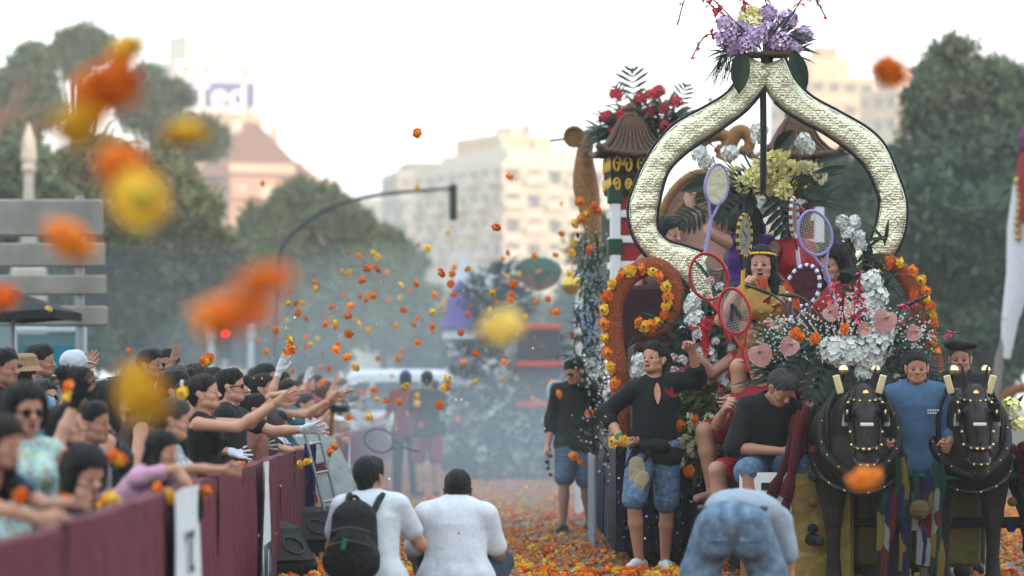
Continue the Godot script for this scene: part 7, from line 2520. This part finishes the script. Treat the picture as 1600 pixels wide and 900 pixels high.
func harness(label: String, at: Vector3, yaw: float, nod: float, side: float) -> Node3D:
	var t := thing("horse_harness", label, "harness", at, yaw, "brass studded harness of the two horses")
	var lea := mat(Color(.045, .035, .03), .5)
	var brass := mat(Color(.82, .70, .46), .22, "", 1.0, {"metallic": .9})
	var n := V3(nod, 0, 0)
	strap(t, "browband", [V3(-.10, 1.30, .40) + n, V3(-.06, 1.29, .49) + n, V3(0, 1.285, .515) + n, V3(.06, 1.29, .49) + n, V3(.10, 1.30, .40) + n], .014, lea, 7, brass, .010)
	strap(t, "noseband", [V3(-.075, .98, .58) + n, V3(-.055, .97, .68) + n, V3(0, .965, .72) + n, V3(.055, .97, .68) + n, V3(.075, .98, .58) + n], .02, lea, 6, brass, .012)
	strap(t, "chin_band", [V3(-.075, .90, .58) + n, V3(-.05, .865, .70) + n, V3(0, .86, .735) + n, V3(.05, .865, .70) + n, V3(.075, .90, .58) + n], .012, lea, 5, brass, .009)
	for s in [-1.0, 1.0]:
		strap(t, "cheek_strap", [V3(.098 * s, 1.30, .42) + n, V3(.092 * s, 1.12, .56) + n, V3(.078 * s, .93, .62) + n], .012, lea, 4, brass, .012, V3(s, 0, .5))
		var st := mb()
		box(st, V3(.115 * s, 1.21, .565) + n, V3(.014, .13, .12), Basis(Vector3.UP, .45 * s), .006)
		obj("blinker", st, lea, t)
		st = mb()
		ball(st, V3(.125 * s, 1.21, .59) + n, .022, V3(.5, 1, 1), 10)
		obj("blinker_boss", st, brass, t)
		# white tassels beside the eyes
		st = mb()
		lathe(st, [Vector2(.004, .05), Vector2(.014, .03), Vector2(.02, -.04), Vector2(.002, -.045)], 8, V3(.135 * s, 1.16, .55) + n)
		obj("white_tassel", st, mat(Color(.75, .75, .74), .9, "hair", 8.0), t)
		# hames: tall brass rods with round balls
		st = mb()
		tube(st, smooth_path([V3(.2 * s, .95, .12), V3(.21 * s, 1.2, .1), V3(.14 * s, 1.38, .06), V3(.105 * s, 1.47, .08)], 4), .015, 8)
		obj("hame", st, lea, t)
		st = mb()
		ball(st, V3(.105 * s, 1.50, .09), .034, Vector3.ONE, 12)
		obj("brass_ball", st, mat(Color(.9, .82, .62), .15, "", 1.0, {"metallic": .85}), t)
		st = mb()
		box(st, V3(.14 * s, 1.40, .115), V3(.045, .13, .012), Basis(V3(0, 0, 1), -.25 * s), .004)
		obj("brass_plate", st, mat(Color(.9, .84, .64), .3, "", 1.0, {"metallic": .6}), t)
	# forehead drop with its plates
	strap(t, "forehead_drop", [V3(0, 1.37, .47) + n, V3(0, 1.28, .53) + n, V3(0, 1.2, .585) + n], .012, lea, 2, brass, .022)
	var st := mb()
	box(st, V3(0, 1.13, .682) + n, V3(.085, .022, .012), Basis(), .004)
	obj("white_bar", st, mat(Color(.8, .8, .78), .4), t)
	# collar and breast strap
	strap(t, "collar", [V3(-.12, 1.38, -.04), V3(-.245, 1.15, .02), V3(-.215, .92, .17), V3(0, .77, .27), V3(.215, .92, .17), V3(.245, 1.15, .02), V3(.12, 1.38, -.04)], .034, mat(Color(.09, .055, .04), .45, "rough", 6.0), 13, brass, .0085)
	strap(t, "breast_strap", [V3(-.33, .98, -.2), V3(-.24, .76, .14), V3(0, .66, .25), V3(.24, .76, .14), V3(.33, .98, -.2)], .018, lea, 8, brass, .009)
	strap(t, "saddle_girth", [V3(-.345, .85, -.5), V3(-.3, 1.2, -.5), V3(0, 1.35, -.5), V3(.3, 1.2, -.5), V3(.345, .85, -.5)], .03, lea, 0, brass)
	# braided woollen tassels down the outer flank
	var cols := [Color(.40, .05, .09), Color(.45, .07, .12), Color(.34, .04, .08)] if side < 0 else [Color(.42, .05, .1), Color(.08, .28, .2), Color(.10, .10, .3), Color(.45, .08, .1), Color(.12, .32, .25)]
	for k in 15 if side < 0 else 14:
		st = mb()
		var x := side * (.34 + .03 * (k % 3))
		var z := .06 - k * .06 if side < 0 else .08 - k * .04
		var y0 := 1.25 - .03 * k if side < 0 else 1.0 - .02 * k
		var ln := rng.randf_range(.55, .95) if side < 0 else rng.randf_range(.4, .62)
		var pts := []
		var rr := []
		for q in 9:
			pts.append(V3(x + side * .05 * sin(q * .7 + k) * .3 + side * .02 * q, y0 - ln * q / 8.0, z + .015 * sin(q * 2.0)))
			rr.append(.026 + .008 * (q % 2) + (.014 if q > 6 else 0.0))
		tube(st, pts, rr, 7)
		for i in 14: leaf(st, pts[8], V3(rng.randfn(0, .3), -1, rng.randfn(0, .3)), V3(0, 0, 1), .1, .012, .1, 2)
		obj("wool_tassel", st, mat(cols[k % cols.size()], .95, "hair", 8.0), t)
	t.scale = V3(1.04, 1.0, 1.0)
	for k in 4:
		st = mb()
		ball(st, V3(side * .30, .95 - .18 * k, .08 - .05 * k), .035, Vector3.ONE, 10)
		obj("wool_pompom", st, mat([Color(.42, .05, .1), Color(.08, .26, .2), Color(.6, .42, .12), Color(.1, .12, .32)][k], .95, "hair", 8.0), t)
	return t

func build_horses() -> void:
	var c1 := Color(.19, .115, .09)
	var a := G(1342, 228)
	var b := G(1512, 226)
	horse("dark bay horse with white blaze, left of the pair", a, -.06, c1, .03, .02, Color(.05, .045, .045))
	horse("dark brown horse with narrow blaze, right of the pair", b, .0, Color(.20, .12, .09), .016, -.015, Color(.20, .14, .11))
	harness("brass studded harness on the left horse, red tassels", a, -.06, .02, -1.0)
	harness("brass studded harness on the right horse, coloured tassels", b, .0, -.015, 1.0)
	var t := thing("drawbar", "pale wooden shaft hanging between the two horses", "shaft", G(1440, 228))
	var st := mb()
	tube(st, [V3(0, .58, .3), V3(0, .5, -2.4)], .035, 8)
	tube(st, [V3(-.02, .62, .1), V3(.0, .04, .16)], .03, 8)
	obj("pole", st, mat(Color(.38, .32, .25), .8, "rough", 2.0), t)
	st = mb()
	tube(st, [V3(-.75, .44, -.4), V3(.85, .44, -.4)], .04, 8)
	obj("crossbar", st, mat(Color(.10, .09, .09), .7), t)
	st = mb()
	tube(st, smooth_path([P(1392, 738, 228), P(1440, 744, 230), P(1500, 748, 228)], 4), .012, 6)
	tag(obj("rope", st, mat(Color(.06, .30, .17), .8)), "green rope stretched between the two horses' bridles", "rope")
	t = thing("fringe", "bright woollen fringes and pompoms hanging between the horses", "fringe", G(1432, 231))
	var cols := [Color(.42, .05, .1), Color(.08, .26, .2), Color(.55, .45, .12), Color(.1, .12, .32), Color(.6, .6, .58)]
	for k in 34:
		st = mb()
		var x := rng.randf_range(-.24, .2)
		var y := rng.randf_range(.35, .95)
		tube(st, [V3(x, y, -.1), V3(x + .01, y - .12, -.08), V3(x, y - .26, -.09)], [.018, .028, .024], 7)
		obj("wool_tassel", st, mat(cols[k % 5], .95, "hair", 8.0), t)
	st = mb()
	ball(st, V3(.02, .55, .0), .07, Vector3.ONE, 12)
	obj("wool_pompom", st, mat(Color(.42, .38, .2), .95, "hair", 8.0), t)
	for q in [[1432, 745, -.3], [1505, 655, .4], [1555, 700, .2]]:
		pass
	# ribbons and small posy on the right horse's collar
	t = thing("horse_posy", "red ribbons and small yellow posy at the right horse's shoulders", "ribbon", P(1560, 640, 226))
	st = mb()
	for k in 12: leaf(st, V3(rng.randfn(.08, .06), rng.randfn(-.03, .08), -.1), V3(rng.randfn(), rng.randfn(), .4), V3(0, 0, 1), .12, .03, .3, 3)
	obj("greenery", st, green(1.4), t)
	st = mb()
	cluster(st, V3(.1, .02, -.08), .06, 20, .03, PALE)
	cluster(st, V3(.15, -.1, -.08), .05, 20, .028, PALE)
	obj("yellow_flower", st, petal_mat(), t)
	st = mb()
	for q in [[-.17, .12, -.2], [-.12, .05, .3]]: leaf(st, V3(q[0], q[1] + .08, -.15), V3(q[2], -1, .1), V3(0, 0, 1), .3, .05, .1, 4)
	obj("red_ribbon", st, mat(Color(.5, .04, .09), .6, "cloth", 4.0), t)

# ---------- marigolds in the air and on the ground ----------
func build_flowers() -> void:
	var mo := [meshes["marigold_o"], pom_mesh("marigold_p", .042, 80, [ORANGE[2], ORANGE[0]], .6), pom_mesh("marigold_q", .042, 84, [ORANGE[1], ORANGE[3]], .85)]
	var my := [meshes["marigold_y"], pom_mesh("marigold_r", .042, 80, YELLOW, .6), pom_mesh("marigold_s", .042, 80, [Color(.8, .52, .1), Color(.82, .6, .16)], .8)]
	var O := 0
	var Y := 1
	# close to the lens, out of focus: [px, py, scale, colour, label]
	for f in [[198, 72, 620, Y, "yellow orange marigold blurred close to lens, topmost left"], [178, 128, 860, O, "burnt orange marigold blurred close below the topmost one"], [152, 148, 800, O, "dark orange marigold blurred beside the yellow one, upper left"], [120, 192, 900, Y, "big yellow blurred marigold at left above the orange one"], [291, 204, 760, Y, "ochre blurred marigold before the peach block"], [191, 264, 820, O, "orange blurred marigold right above the yellow ball"], [219, 312, 900, Y, "yellow blurred ball right of the top sign board"], [110, 370, 760, O, "red orange blurred marigold over the sign boards"], [415, 433, 960, O, "largest orange blurred ball before the mast"], [378, 480, 940, O, "orange blurred ball under the largest one"], [345, 488, 900, O, "orange blurred ball left of its blurred pair"], [783, 507, 700, Y, "yellow blurred ball in the middle of the street"], [226, 620, 860, Y, "yellow blurred ball over the crowd"], [1390, 110, 520, O, "orange blurred marigold high at right before the cream blocks"], [1350, 745, 480, O, "orange blurred marigold before the left horse's nose"], [2, 468, 560, O, "red orange blurred marigold cut by left edge"], [206, 605, 760, Y, "small yellow blurred petal ball left over the crowd"]]:
		var v: Mesh = (mo if f[3] == 0 else my)[rng.randi() % 3]
		var o := put("marigold", v, petal_mat(), self, P(f[0], f[1], f[2]))
		o.rotation = V3(rng.randf() * 6, rng.randf() * 6, 0)
		o.scale = Vector3.ONE * 1.3
		tag(o, f[4], "marigold", "marigolds flying close to the lens")
	# sharp ones: [px, py, size px, colour]
	var S := [[652, 208, 15, O], [797, 275, 13, O], [411, 287, 9, O], [652, 293, 9, Y], [775, 356, 15, O], [877, 366, 11, O], [877, 318, 8, O], [893, 395, 13, Y], [1110, 156, 8, O], [668, 388, 12, Y], [654, 383, 8, O], [700, 364, 8, Y], [584, 394, 10, Y], [560, 400, 9, O], [544, 395, 8, O], [572, 420, 14, O], [590, 421, 13, O], [578, 418, 12, O], [605, 425, 8, O], [568, 434, 9, O], [651, 443, 13, O], [689, 427, 16, O], [710, 418, 9, O], [704, 444, 13, O], [709, 460, 11, O], [679, 460, 10, O], [583, 462, 12, O], [563, 463, 10, O], [631, 484, 11, O], [652, 497, 10, O], [618, 508, 10, Y], [576, 516, 10, Y], [545, 522, 14, O], [525, 546, 15, O], [541, 557, 15, O], [450, 474, 12, Y], [472, 474, 12, Y], [465, 489, 13, O], [478, 497, 10, O], [523, 505, 12, Y], [519, 498, 9, Y], [524, 510, 10, O], [553, 499, 9, Y], [448, 500, 8, Y], [507, 495, 8, O], [676, 510, 11, O], [676, 517, 9, O], [720, 520, 12, O], [744, 553, 13, O], [653, 536, 12, O], [700, 592, 15, Y], [698, 606, 12, O], [686, 633, 14, O], [652, 618, 11, Y], [633, 604, 14, Y], [715, 656, 9, O], [584, 609, 12, O], [540, 611, 9, O], [556, 574, 13, Y], [514, 576, 11, O], [724, 565, 10, O], [788, 566, 11, O], [802, 444, 14, O], [794, 433, 10, Y], [811, 428, 9, Y], [838, 471, 12, O], [857, 467, 11, O], [869, 487, 13, O], [862, 486, 10, O], [836, 400, 11, O], [785, 404, 10, O], [842, 423, 9, O], [897, 380, 11, Y], [890, 427, 13, Y], [902, 442, 11, Y], [898, 408, 11, O], [920, 396, 10, O], [76, 483, 13, Y], [201, 549, 11, O], [404, 533, 8, O], [430, 530, 8, O], [232, 665, 11, Y], [238, 850, 20, Y], [412, 682, 14, O], [802, 806, 11, O], [854, 861, 15, O], [870, 776, 10, O], [896, 712, 14, O], [907, 723, 14, O], [890, 708, 12, Y], [915, 727, 12, Y], [873, 616, 13, O], [832, 634, 9, O], [833, 623, 9, O], [921, 646, 14, O], [541, 873, 12, Y], [560, 852, 14, Y], [521, 888, 13, Y], [1100, 390, 15, Y], [1128, 396, 9, O], [640, 455, 8, O], [742, 600, 8, O], [658, 664, 9, O], [690, 480, 8, O], [735, 476, 8, O], [606, 470, 8, O], [496, 530, 9, Y], [590, 560, 9, O], [612, 588, 8, O], [470, 620, 10, O], [436, 512, 8, Y]]
	var names := ["orange", "yellow"]
	var count := {}
	for i in 62:
		var v := rng.randf()
		S.append([lerpf(430, 930, rng.randf()) - 60 * v, lerpf(390, 660, v), rng.randf_range(8, 13.5), O if rng.randf() < .68 else Y])
	S.sort_custom(func(a, b): return a[0] < b[0])
	for f in S:
		var px: float = f[0]
		var py: float = f[1]
		var zone := "before the white corner block" if py < 420 and px > 640 else "near the curved mast arm" if py < 420 else "above the raised hands" if px < 600 and py < 540 else "over the crowd's heads" if px < 500 else "round the camera operators" if px < 740 and py > 540 else "in the open middle of the street" if px < 840 and py < 560 else "low above the flower carpet" if py > 660 else "beside the float's left flank"
		var key: String = names[f[3]] + " marigold flying " + zone
		count[key] = count.get(key, -1) + 1
		var s := clampf(f[2] / .078, 105.0, 285.0)
		var v: Mesh = (mo if f[3] == 0 else my)[rng.randi() % 3]
		var o := put("marigold", v, petal_mat(), self, P(px, py, s))
		o.rotation = V3(rng.randf() * 6, rng.randf() * 6, rng.randf() * 6)
		o.scale = Vector3.ONE * clampf(f[2] / (.078 * s), .8, 1.2) * V3(1, rng.randf_range(.8, 1.1), 1)
		tag(o, "%s, %s from the left" % [key, ordinal(count[key])], "marigold", "marigolds flying through the air")
	# loose petals in the air
	var ps := mb()
	leaf(ps, Vector3.ZERO, V3(0, 0, 1), V3(0, 1, 0), .022, .016, .3, 2)
	var pm := ps.commit()
	var xs := []
	var cs := []
	for i in 260:
		var s := rng.randf_range(110, 260)
		xs.append(Transform3D(Basis.from_euler(V3(rng.randf() * 6, rng.randf() * 6, 0)), P(rng.randf_range(300, 950), rng.randf_range(440, 860), s)))
		cs.append((ORANGE + YELLOW + PALE)[rng.randi() % 10])
	tag(scatter("flying_petals", pm, xs, cs, petal_mat()), "loose orange and yellow petals drifting in the air", "petals", "", "stuff")
	# the carpet: whole flowers and petals
	var low_o := pom_mesh("low_o", .04, 22, [Color.WHITE], .6, .5, .0)
	var spots := []
	for i in 21000:
		var d := 15.0 + 60.0 * pow(rng.randf(), 1.9)
		var x := rng.randf_range(fence_x(d) + .04, 6.5)
		if x > 1.0 and x < 3.9 and rng.randf() < .75 and d > 21: continue
		if folds.get_noise_2d(x * 60.0, d * 25.0) < -.35 and rng.randf() < .8: continue
		spots.append(V3(x, .02, -d))
	spots.sort_custom(func(p, q): return p.z > q.z)
	xs = []
	cs = []
	var ind := 0
	var near := {}
	for p in spots:
		var d: float = -p.z
		var py: float = HZ + EYE * FL / d
		var px: float = 800 + p.x * FL / d
		var pal: Array = YELLOW if rng.randf() < .3 else ORANGE
		if py < 912 and px > -10 and px < 1610 and ind < 170 and (px < 1240 or px > 1560) and rng.randf() < .5:
			ind += 1
			var v: Mesh = (mo if pal == ORANGE else my)[rng.randi() % 3]
			var o := put("marigold", v, petal_mat(), self, p + V3(0, .014, 0))
			o.rotation = V3(rng.randfn(0, .5), rng.randf() * 6, rng.randfn(0, .5))
			var zone := "beside the wedge speakers" if px < 520 else "between the crouching photographers" if px < 680 else "right of the crouching men" if px < 960 else "below the open shirted man" if px < 1240 else "right of the horses"
			var key := ("yellow" if pal == YELLOW else "orange") + " marigold lying " + zone
			if near.get(key, []).size() >= 28:
				o.free()
				continue
			if not near.has(key): near[key] = []
			near[key].append(o)
			o.set_meta("group", "fallen marigolds nearest the lens " + zone)
			continue
		var c: Color = pal[rng.randi() % pal.size()] * rng.randf_range(.75, 1.1)
		c = c.lerp(Color(.42, .24, .14), rng.randf() * .75)
		xs.append(Transform3D(Basis.from_euler(V3(rng.randfn(0, .4), rng.randf() * 6, rng.randfn(0, .4))).scaled(Vector3.ONE * rng.randf_range(.7, 1.1)), p))
		cs.append(c)
	for key in near:
		near[key].sort_custom(func(p, q): return p.position.x / p.position.z > q.position.x / q.position.z)
		for k in near[key].size(): tag(near[key][k], "%s, %s from the left of its nearest ones" % [key, ordinal(k)], "marigold")
	tag(scatter("flower_carpet", low_o, xs, cs, petal_mat()), "carpet of fallen marigolds covering the street", "flower carpet", "", "stuff")
	xs = []
	cs = []
	for i in 26000:
		var d := 15.0 + 45.0 * pow(rng.randf(), 1.7)
		xs.append(Transform3D(Basis.from_euler(V3(rng.randfn(0, .3), rng.randf() * 6, rng.randfn(0, .3))).scaled(Vector3.ONE * rng.randf_range(.9, 1.9)), V3(rng.randf_range(fence_x(d) + .03, 7.0), .012, -d)))
		cs.append((ORANGE + YELLOW)[rng.randi() % 7] * rng.randf_range(.6, 1.0))
	tag(scatter("fallen_petals", pm, xs, cs, petal_mat()), "loose petals trodden over the street", "petals", "", "stuff")
